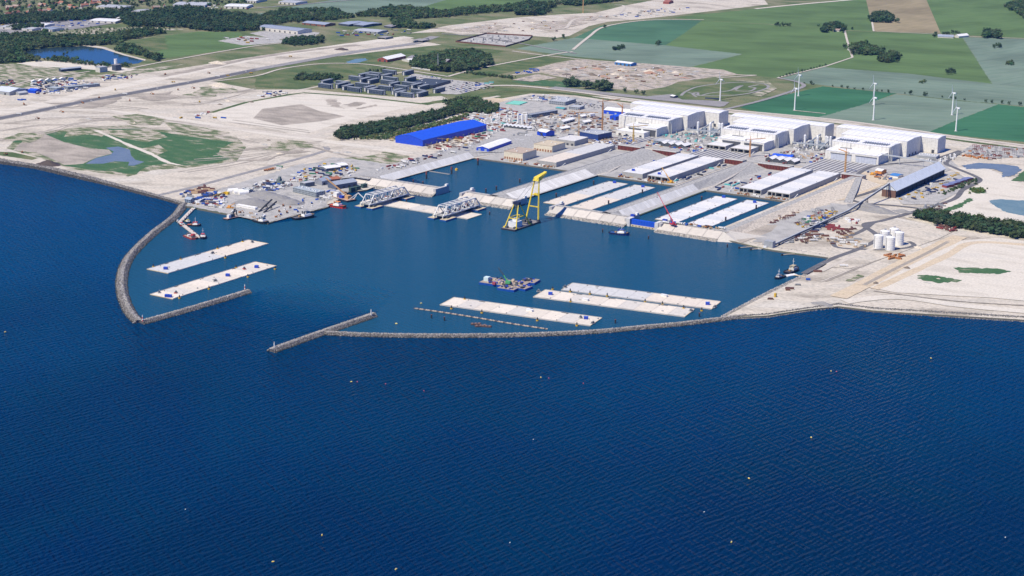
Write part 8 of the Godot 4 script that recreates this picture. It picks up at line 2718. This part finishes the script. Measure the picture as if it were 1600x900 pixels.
	# far earthworks and industry along the top
	fill(pl([-1661,-1614,-1611,-1764,-1580,-2042,-1516,-2143,-1477,-1895,-1561,-1717]),46,12,[["container", "grey"], ["container", "blue"], ["small_container", "white"], ["truck", "white"], ["cabin", "white"], ["steel_stack", "grey"], ["excavator", "orange"]], "in the camp of the far road cutting", 0.6)
	fill(pl([-1787,-1206,-1764,-1446,-1677,-1602,-1525,-1320,-1628,-1238]),18,25,[["excavator", "orange"], ["dumper", "yellow"], ["truck", "white"], ["steel_stack", "rust"]], "on the far earthworks", 0.6)
	shed("long_warehouse", "long white warehouse with blue-grey roof in front of the far wood", "warehouse", Vector2(-2234,-817),Vector2(-2078,-811),Vector2(-2106,-873),9,3, "gable_x", mats["plaster"], mats["slate_roof"], {"doors": 8, "seams": 12})
	shed("warehouse", "red-brown long building behind the white warehouse", "warehouse", Vector2(-2212,-992),Vector2(-2125,-992),Vector2(-2150,-1042),6,3, "gable_x", mats["red_wall"], mats["slate_roof"], {"doors": 4})
	shed("warehouse", "dark blue-grey workshop in the far industrial estate, left one", "workshop", Vector2(-2118,-1047),Vector2(-2075,-1042),Vector2(-2103,-1130),6,2, "gable_x", mats["navy_sheet"], mats["slate_roof"], {"doors": 2})
	shed("warehouse", "dark blue-grey workshop in the far industrial estate, right one", "workshop", Vector2(-2070,-1056),Vector2(-2028,-1051),Vector2(-2050,-1133),6,2, "gable_x", mats["navy_sheet"], mats["slate_roof"], {"doors": 2})
	shed("warehouse", "pale low workshop in front of the dark ones in the far estate", "workshop", Vector2(-1986,-950),Vector2(-1905,-959),Vector2(-1932,-1012),5,1.5, "gable_x", grey, mats["pale_roof"], {"doors": 5})
	shed("warehouse", "small dark workshop by the trees of the far estate", "workshop", Vector2(-1981,-1089),Vector2(-1950,-1085),Vector2(-1973,-1135),5,2, "gable_x", mats["navy_sheet"], mats["grey_roof"], {"doors": 2})
	fill(pl([-2042,-868,-2011,-1006,-1895,-1100,-1828,-1039,-1871,-913,-1969,-834]),40,13,[["car", "white"], ["truck", "blue"], ["car", "black"], ["container", "blue"], ["container", "grey"], ["truck", "white"], ["container", "red"]], "in the far industrial estate", 0.3)
	for b in [[Vector2(-1837,-887),Vector2(-1812,-889), "left dark concrete bridge over the motorway cutting"],[Vector2(-1709,-883),Vector2(-1709,-918), "right dark concrete bridge over the motorway cutting"]]:
		var o := thing("road_bridge", b[2], "bridge")
		var bm := Mesher.new()
		bm.bar(Vector3(b[0].x,G + 5,b[0].y),Vector3(b[1].x,G + 5,b[1].y),34,1.6)
		part("deck", bm, mats["pale_asphalt"], o)
		for e in 2:
			var am := Mesher.new()
			am.box(Vector3(b[e].x,G - 1,b[e].y),Vector3(4,6.5,34))
			part("abutment", am, paint("abutment", lin(0.10,0.12,0.15)), o)
	fill(pl([-2186,-608,-2151,-689,-2050,-681,-2059,-570]),14,12,[["truck", "yellow"], ["truck", "white"], ["container", "grey"], ["truck", "red"]], "in the gravel truck park at the field edge", 0.1)
	for i in 9:
		put("truck" if i % 3 == 0 else "car", "white", Vector2(-1679,594).lerp(Vector2(-1719,-268), i / 8.0 + 0.02),0.36, "on the motorway")
	shed("kart_house", "small white-roofed kart pavilion on the paved strip", "pavilion", Vector2(-688,-460),Vector2(-677,-457),Vector2(-680,-473),5,1.5, "gable_x", mats["navy_sheet"], mats["white_roof"])
	for i in 10:
		put("small_container", "navy", Vector2(-615,-498).lerp(Vector2(-590,-506), i / 9.0),0.1, "in the dark row beside the kart track")


# ---------- farms, trees and the town ----------
func grove(pts: Array, tall: float, label: String, group: String) -> void:
	for q in pts:
		tree(q, tall * rng.randf_range(0.75,1.2), label, group)


func around(c: Vector2, rx: float, rz: float, n: int) -> Array:
	var out := []
	for i in n:
		var u := rng.randf() * TAU
		var r := sqrt(rng.randf())
		out.append(c + Vector2(cos(u) * rx * r, sin(u) * rz * r))
	return out


func farms_and_trees() -> void:
	var dark := Color(0.036,0.066,0.034)
	var mid := Color(0.048,0.084,0.040)
	var light := Color(0.075,0.115,0.05)
	wood("tree_belt", pl([-988,386,-1019,330,-1005,199,-984,46,-995,-60,-970,-79,-950,-10,-941,83,-932,210,-941,343,-952,394]),5.5,10, dark, "dark belt of trees behind the big blue hall", 0.5)
	wood("shrub_belt", pl([-942,378,-919,227,-923,108,-929,-6,-900,52,-889,214,-887,345]),5.0,5, light, "lighter shrubs in front of the dark tree belt", 0.0)
	wood("tree_belt", pl([-1045,-75,-1049,-149,-1013,-154,-923,-104,-881,-33,-924,-10,-974,-23]),6.5,10, mid, "bushy trees round the sandy clearing", 0.3)
	wood("farm_wood", pl([-1443,-484,-1486,-566,-1508,-715,-1455,-788,-1360,-724,-1290,-632,-1282,-540,-1316,-472,-1380,-464]),7.5,14, mid, "rounded wood around the red farmhouse", 0.1,0.35,Vector2(-1384,-558),26.0)
	wood("tree_belt", pl([217,383,222,344,282,347,388,348,510,350,532,430,411,421,328,418,271,406]),5.5,11, dark, "dark belt of trees along the right edge", 0.35)
	wood("hedge", pl([188,179,190,91,192,14,200,29,200,111,194,187]),4.5,4, mid, "row of shrubs along the storage yard", 0.0)
	wood("thicket", pl([216,112,230,82,246,117,237,143]),5.0,4, Color(0.09,0.14,0.04), "bright thicket inside the road bend", 0.0)
	wood("forest", pl([-3057,-439,-3019,-552,-2896,-825,-2838,-918,-2730,-809,-2764,-697,-2887,-436,-2937,-337]),8.5,12, dark, "long dark forest belt below the town", 0.4)
	wood("forest", pl([-2737,-168,-2677,-250,-2642,-386,-2551,-316,-2452,-430,-2319,-330,-2351,-272,-2391,-207,-2418,-153,-2401,-72,-2286,-11,-2237,9,-2280,100,-2328,180]),8.5,11, mid, "forest round the near side of the lake", 0.2)
	wood("forest", pl([-2433,-411,-2462,-476,-2464,-604,-2378,-598,-2354,-370]),9,12, mid, "band of trees between lake and heath", 0.2)
	wood("forest", pl([-2725,-750,-2760,-936,-2781,-1102,-2624,-1048,-2420,-1040,-2215,-804,-2302,-696,-2427,-710,-2512,-680,-2569,-634]),8.5,12, dark, "large dark forest above the lake field", 0.3)
	wood("forest", pl([-2802,-408,-2785,-499,-2715,-440,-2757,-368]),9,12, dark, "small dark wood beside the rail yard", 0.3)
	wood("forest", pl([-2397,-975,-2489,-1226,-2450,-1258,-2376,-1342,-2192,-1225,-2218,-1099,-2269,-996,-2247,-855]),8.5,10, mid, "wood behind the long white warehouse", 0.2)
	wood("forest", pl([-2213,-1252,-2246,-1357,-2267,-1501,-2219,-1540,-2067,-1503,-2050,-1586,-1994,-1798,-1936,-1943,-1857,-1862,-1913,-1675,-1969,-1539,-1988,-1392,-2045,-1303,-2135,-1293]),9,11, mid, "tree belt below the upper fields", 0.1)
	wood("forest", pl([-1923,-1954,-1902,-2176,-1872,-2255,-1823,-2349,-1800,-2131,-1830,-1932]),9,12, mid, "trees along the top behind the far earthworks", 0.1)
	wood("grove", pl([-1846,-1594,-1930,-1731,-1974,-1863,-1912,-1865,-1790,-1685,-1792,-1617]),9,15, dark, "dense round grove at the far earthworks", 0.1)
	wood("grove", pl([-1956,-1090,-2042,-1221,-2045,-1303,-1916,-1160,-1908,-1207,-1857,-1149,-1904,-1112]),9,13, mid, "grove beside the far industrial estate", 0.1)
	wood("grove", pl([-1532,-134,-1568,-210,-1500,-249,-1456,-244,-1455,-193]),7,8, mid, "long green thicket in the paddock", 0.0)
	wood("grove", pl([-1967,-610,-2016,-708,-1999,-757,-1954,-775,-1897,-699,-1910,-622]),8,10, dark, "row of bushy trees before the far warehouse", 0.2)
	wood("grove", pl([-905,-1799,-952,-1939,-943,-2007,-878,-1918,-849,-1844]),8,12, dark, "trees around the pale-roofed farm", 0.1,0.45,Vector2(-876,-1841),22.0)
	wood("grove", pl([-886,-2137,-948,-2304,-949,-2372,-878,-2295,-828,-2163]),8,13, dark, "trees around the red-roofed farm", 0.1,0.45,Vector2(-871,-2181),20.0)
	wood("grove", pl([-653,-1421,-702,-1546,-699,-1617,-610,-1519,-578,-1448,-609,-1408]),8,12, mid, "left part of the wooded farmstead", 0.1,0.45,Vector2(-657,-1449),16.0)
	wood("grove", pl([-526,-1303,-569,-1423,-544,-1474,-503,-1397,-496,-1327]),8,12, mid, "right part of the wooded farmstead", 0.1)
	wood("grove", pl([-473,-1957,-512,-2095,-479,-2122,-431,-1991]),8,13, dark, "square grove at the lane on the right", 0.1,0.45,Vector2(-458,-1987),16.0)
	wood("grove", pl([-690,-2822,-708,-3010,-619,-3083,-435,-2481,-547,-2564,-648,-2759]),9,12, mid, "trees in the upper right corner", 0.1)
	wood("thicket", pl([-1203,-1083,-1209,-1161,-1184,-1114,-1191,-1076]),6,7, dark, "bush clump in the pale field", 0.0)
	wood("thicket", pl([-243,-1466,-256,-1560,-224,-1481]),6,6, mid, "thicket in the pale field at the right", 0.0)
	wood("thicket", pl([-313,-1027,-314,-1078,-299,-1063,-302,-1023]),6,4, light, "low thicket in the long pale field", 0.0)
	wood("lakeside_trees", pl([-2228,-240,-2312,-352,-2150,-271,-2031,-212,-1998,-164,-2105,-214,-2165,-228]),9,12, mid, "tree row along the lake's right shore", 0.1)
	wood("lakeside_trees", pl([-2254,-7,-2223,-60,-2127,-34,-2025,-43,-2024,-86,-1992,-55,-2062,-14,-2164,-5]),9,9, mid, "bushes along the lake's near shore", 0.1)
	wood("scrub", pl([-2674,-435,-2541,-657,-2413,-682,-2434,-498,-2575,-367]),16,5, light, "scattered bushes on the heath", 0.0)
	wood("roadside_hedge", pl([-1273,-479,-1128,-473,-1144,-499,-1281,-500]),5.5,5, mid, "clipped hedge along the brown verge", 0.0)
	for g in [[pl([-959,-452,-964,-473,-954,-468,-943,-464,-950,-484,-967,-495]), "tree in the left clump before the recycling yard", "trees of the left clump"],[pl([-909,-454,-909,-466,-900,-462]), "tree in the small middle clump before the recycling yard", "trees of the middle clump"],[pl([-881,-451,-885,-472,-870,-460,-868,-473,-853,-461,-853,-473,-865,-446,-856,-459]), "tree in the big right clump before the recycling yard", "trees of the right clump"],[pl([-1078,-1857,-1081,-1875,-1066,-1857,-1060,-1872,-1054,-1887,-1045,-1884]), "tree of the little row at the field edge", "trees of the little row"],[pl([-600,-1911,-606,-1943,-594,-1972,-593,-1992,-587,-1997,-583,-2019,-574,-2026,-558,-2001,-543,-1976]), "tree at the white farm", "trees at the white farm"],[pl([-308,-1216,-310,-1242,-309,-1257,-297,-1238,-300,-1222]), "tree of the small dark clump in the green field", "trees of the small clump"],[pl([-377,-1779,-376,-1805,-366,-1796]), "tree of the tiny clump in the pale right field", "trees of the tiny clump"],[pl([-1454,-324,-1458,-341,-1441,-335,-1453,-366,-1452,-380,-1446,-385]), "tree behind the lodging blocks", "trees behind the lodging blocks"],[pl([-1150,-1242,-1152,-1257]), "bush between the teal and pale fields", "bushes between the fields"],[pl([-1426,-1143,-1434,-1208,-1462,-1488]), "bush along the lane of the teal field", "bushes of the teal field lane"],[pl([-782,-469,-760,-462,-812,-469]), "small tree by the old paved strip", "trees of the paved strip"],[pl([-2462,-234,-2267,-101,-2278,-123,-2234,-66]), "tree standing at the lake shore", "trees at the lake shore"]]:
		grove(g[0],21.0 if "clump before" in g[1] or "big" in g[1] else 12.0, g[1], g[2])
	for i in 30:
		var f := i / 29.0
		if i % 5 == 3:
			continue
		tree(Vector2(-536,-842).lerp(Vector2(5,-850), f) + Vector2(rng.randf_range(-10,10), rng.randf_range(-5,5)), rng.randf_range(4,11), "bush or tree of the hedge line between the pale fields", "hedge line between the pale fields")
	for i in 16:
		tree(Vector2(-621,-905).lerp(Vector2(-613,-1162), i / 15.0), rng.randf_range(4,8), "bush along the farm track to the pale field", "bushes along the farm track")
	# farm buildings
	var whitew := mats["plaster"] as Material
	var red := paint("tile_red", lin(0.30,0.11,0.075))
	var thatch := paint("tile_brown", lin(0.34,0.26,0.22))
	shed("farmhouse", "farmhouse with bright red roof among trees in the brown field", "house", Vector2(-885,-2202),Vector2(-872,-2200),Vector2(-886,-2245),5,5, "gable_x", whitew, red)
	shed("farmhouse", "farm with long pale roof among trees at the field track", "house", Vector2(-890,-1850),Vector2(-871,-1853),Vector2(-883,-1885),4,4, "gable_x", whitew, thatch)
	shed("farmhouse", "white farmhouse at the left end of the wooded farmstead", "house", Vector2(-667,-1458),Vector2(-657,-1466),Vector2(-670,-1505),4,4, "gable_x", whitew, mats["grey_roof"])
	shed("farmhouse", "long white farm wing on the lane", "house", Vector2(-586,-1904),Vector2(-544,-1919),Vector2(-552,-1949),4,4, "gable_x", whitew, mats["slate_roof"], {"seams": 3})
	shed("farmhouse", "white farmhouse at the right of the long farm wing", "house", Vector2(-550,-1942),Vector2(-534,-1936),Vector2(-549,-1989),5,5, "gable_z", whitew, mats["white_roof"])
	shed("farmhouse", "red-roofed farmhouse at the far earthworks", "house", Vector2(-1644,-2185),Vector2(-1624,-2189),Vector2(-1639,-2239),6,5, "gable_x", mats["barn_red"], red)
	shed("farmhouse", "brown-roofed house in the square grove", "house", Vector2(-474,-2012),Vector2(-458,-2015),Vector2(-469,-2053),4,4, "gable_x", whitew, thatch)
	shed("farmhouse", "cream cottage in the wood behind the far warehouse", "house", Vector2(-2349,-1173),Vector2(-2326,-1170),Vector2(-2350,-1205),5,4, "gable_x", whitew, thatch)


func town() -> void:
	# three house kinds with parts, copied down the streets
	var roofs := [paint("tile_red", Color.WHITE), paint("tile_brown", Color.WHITE), paint("tile_orange", lin(0.33,0.14,0.09))]
	for k in 3:
		var o := root_of("house%d" % k)
		var m := Mesher.new()
		m.box(Vector3(0,-0.5,0),Vector3(18 + 5 * k,5.0,10))
		for s in [-1,1]:
			m.tri(Vector3(s * (9 + 2.5 * k),4.5,-5),Vector3(s * (9 + 2.5 * k),4.5,5),Vector3(s * (9 + 2.5 * k),9.5,0),Vector3(0,4.5,0))
		part("wall", m, [mats["plaster"], mats["barn_red"], mats["plaster"]][k], o)
		var r := Mesher.new()
		for s in [-1,1]:
			r.hexa(PackedVector3Array([Vector3(9.5 + 2.5 * k,4.2,s * 5.6),Vector3(9.5 + 2.5 * k,9.6,0),Vector3(-9.5 - 2.5 * k,9.6,0),Vector3(-9.5 - 2.5 * k,4.2,s * 5.6),Vector3(9.5 + 2.5 * k,4.6,s * 5.6),Vector3(9.5 + 2.5 * k,10,0),Vector3(-9.5 - 2.5 * k,10,0),Vector3(-9.5 - 2.5 * k,4.6,s * 5.6)]))
		r.box(Vector3(4,8.5,0.6),Vector3(1,2.4,1))
		part("roof", r, roofs[k], o)
		for i in 4:
			var w := Mesher.new()
			w.box(Vector3(-6 + i * 4,1.4,5.05),Vector3(1.6,1.5,0.15))
			part("window", w, paint("window_dark", Color.WHITE), o)
	var words := ["red-roofed white house", "brown-roofed red house", "orange-roofed white house"]
	for s in [[pl([-3328,-746,-3337,-859,-3360,-1016]),8],[pl([-3160,-676,-3181,-773,-3161,-860,-3169,-949]),12],[pl([-3055,-608,-3048,-679,-3040,-775,-3028,-898]),14],[pl([-3074,-860,-3066,-962,-3116,-1067]),8],[pl([-3251,-1055,-3202,-1122,-3114,-1093]),7],[pl([-2779,-834,-2812,-961,-2853,-1090]),5],[pl([-3062,-1014,-3021,-1146,-2976,-1309]),9]]:
		var line := smooth(s[0],8)
		for i in s[1]:
			var f: float = (i + 0.5) / s[1] * (line.size() - 1)
			var q := line[int(f)].lerp(line[mini(int(f) + 1, line.size() - 1)], f - int(f)) + Vector2(rng.randf_range(-14,14), rng.randf_range(-14,14))
			var k := rng.randi() % 3
			copy_of("house%d" % k, "town_house", Vector3(q.x,G,q.y), rng.randf_range(0,3.1), words[k] + " of the town in the upper left corner", "house", words[k] + "s of the town", rng.randf_range(0.7,1.05))
	wood("town_trees", pl([-3581,-883,-2837,-1504,-2665,-1244,-2897,-1077,-2845,-911,-2981,-668,-3107,-481]),26,9, Color(0.048,0.084,0.040), "garden trees between the roofs of the far town", 0.1,0.5)
	for t in around(Vector2(-3162,-835),560,620,120):
		if t.y > -1950:
			continue
		tree(t, rng.randf_range(8,15), "garden tree between the houses of the upper left town", "garden trees of the town")
	var grey := mats["grey_sheet"] as Material
	for b in [[Vector2(-2819,-375),Vector2(-2705,-392),Vector2(-2715,-440),6, "long pale flat store beside the rail yard at the left edge"],[Vector2(-2808,-461),Vector2(-2743,-474),Vector2(-2756,-522),6, "grey store behind the long pale one at the left edge"],[Vector2(-2978,-905),Vector2(-2886,-924),Vector2(-2921,-987),7, "pale long-roofed store in the far town edge"],[Vector2(-2801,-881),Vector2(-2753,-887),Vector2(-2797,-951),7, "white-walled store beside the forest at the town edge"],[Vector2(-2733,-640),Vector2(-2652,-665),Vector2(-2683,-722),6, "dark-roofed workshop between the two forest belts"],[Vector2(-2718,-735),Vector2(-2667,-745),Vector2(-2696,-794),6, "white-roofed workshop between the two forest belts"],[Vector2(-2695,-418),Vector2(-2650,-417),Vector2(-2687,-462),7, "grey corner store at the end of the rail yard"],[Vector2(-2825,-1089),Vector2(-2735,-1140),Vector2(-2773,-1227),7, "pale works hall far off above the large forest"],[Vector2(-2676,-1165),Vector2(-2609,-1196),Vector2(-2640,-1265),7, "blue-grey hall far off above the large forest"],[Vector2(-2736,-1331),Vector2(-2695,-1341),Vector2(-2726,-1415),8, "white hall at the top edge"],[Vector2(-2627,-1373),Vector2(-2560,-1379),Vector2(-2602,-1443),7, "grey hall at the top edge beside the pale field"]]:
		shed("store", b[4], "warehouse", b[0], b[1], b[2], b[3],1.5, "gable_x", whiteish(), [mats["white_roof"], mats["slate_roof"], mats["pale_roof"]][int(absf(b[0].x)) % 3], {"doors": 4, "seams": 5})
	fill(pl([-2876,-425,-2860,-558,-2767,-674,-2664,-676,-2683,-542,-2713,-423]),60,22,[["truck", "white"], ["container", "grey"], ["truck", "blue"], ["truck", "yellow"], ["container", "blue"], ["car", "white"]], "in the lorry park between the forest belts", 0.2)
	fill(pl([-2828,-1063,-2794,-1235,-2634,-1270,-2590,-1189,-2741,-1088]),40,24,[["truck", "white"], ["container", "red"], ["container", "white"], ["car", "white"]], "in the far yard above the large forest", 0.2)
	lay("town_ground", pl([-2958,-498,-2896,-590,-2791,-696,-2660,-699,-2647,-532,-2659,-373,-2774,-244,-2956,-400]), mats["pale_asphalt"], "paved lorry park between the forest belts")


func whiteish() -> Material:
	return mats["plaster"]
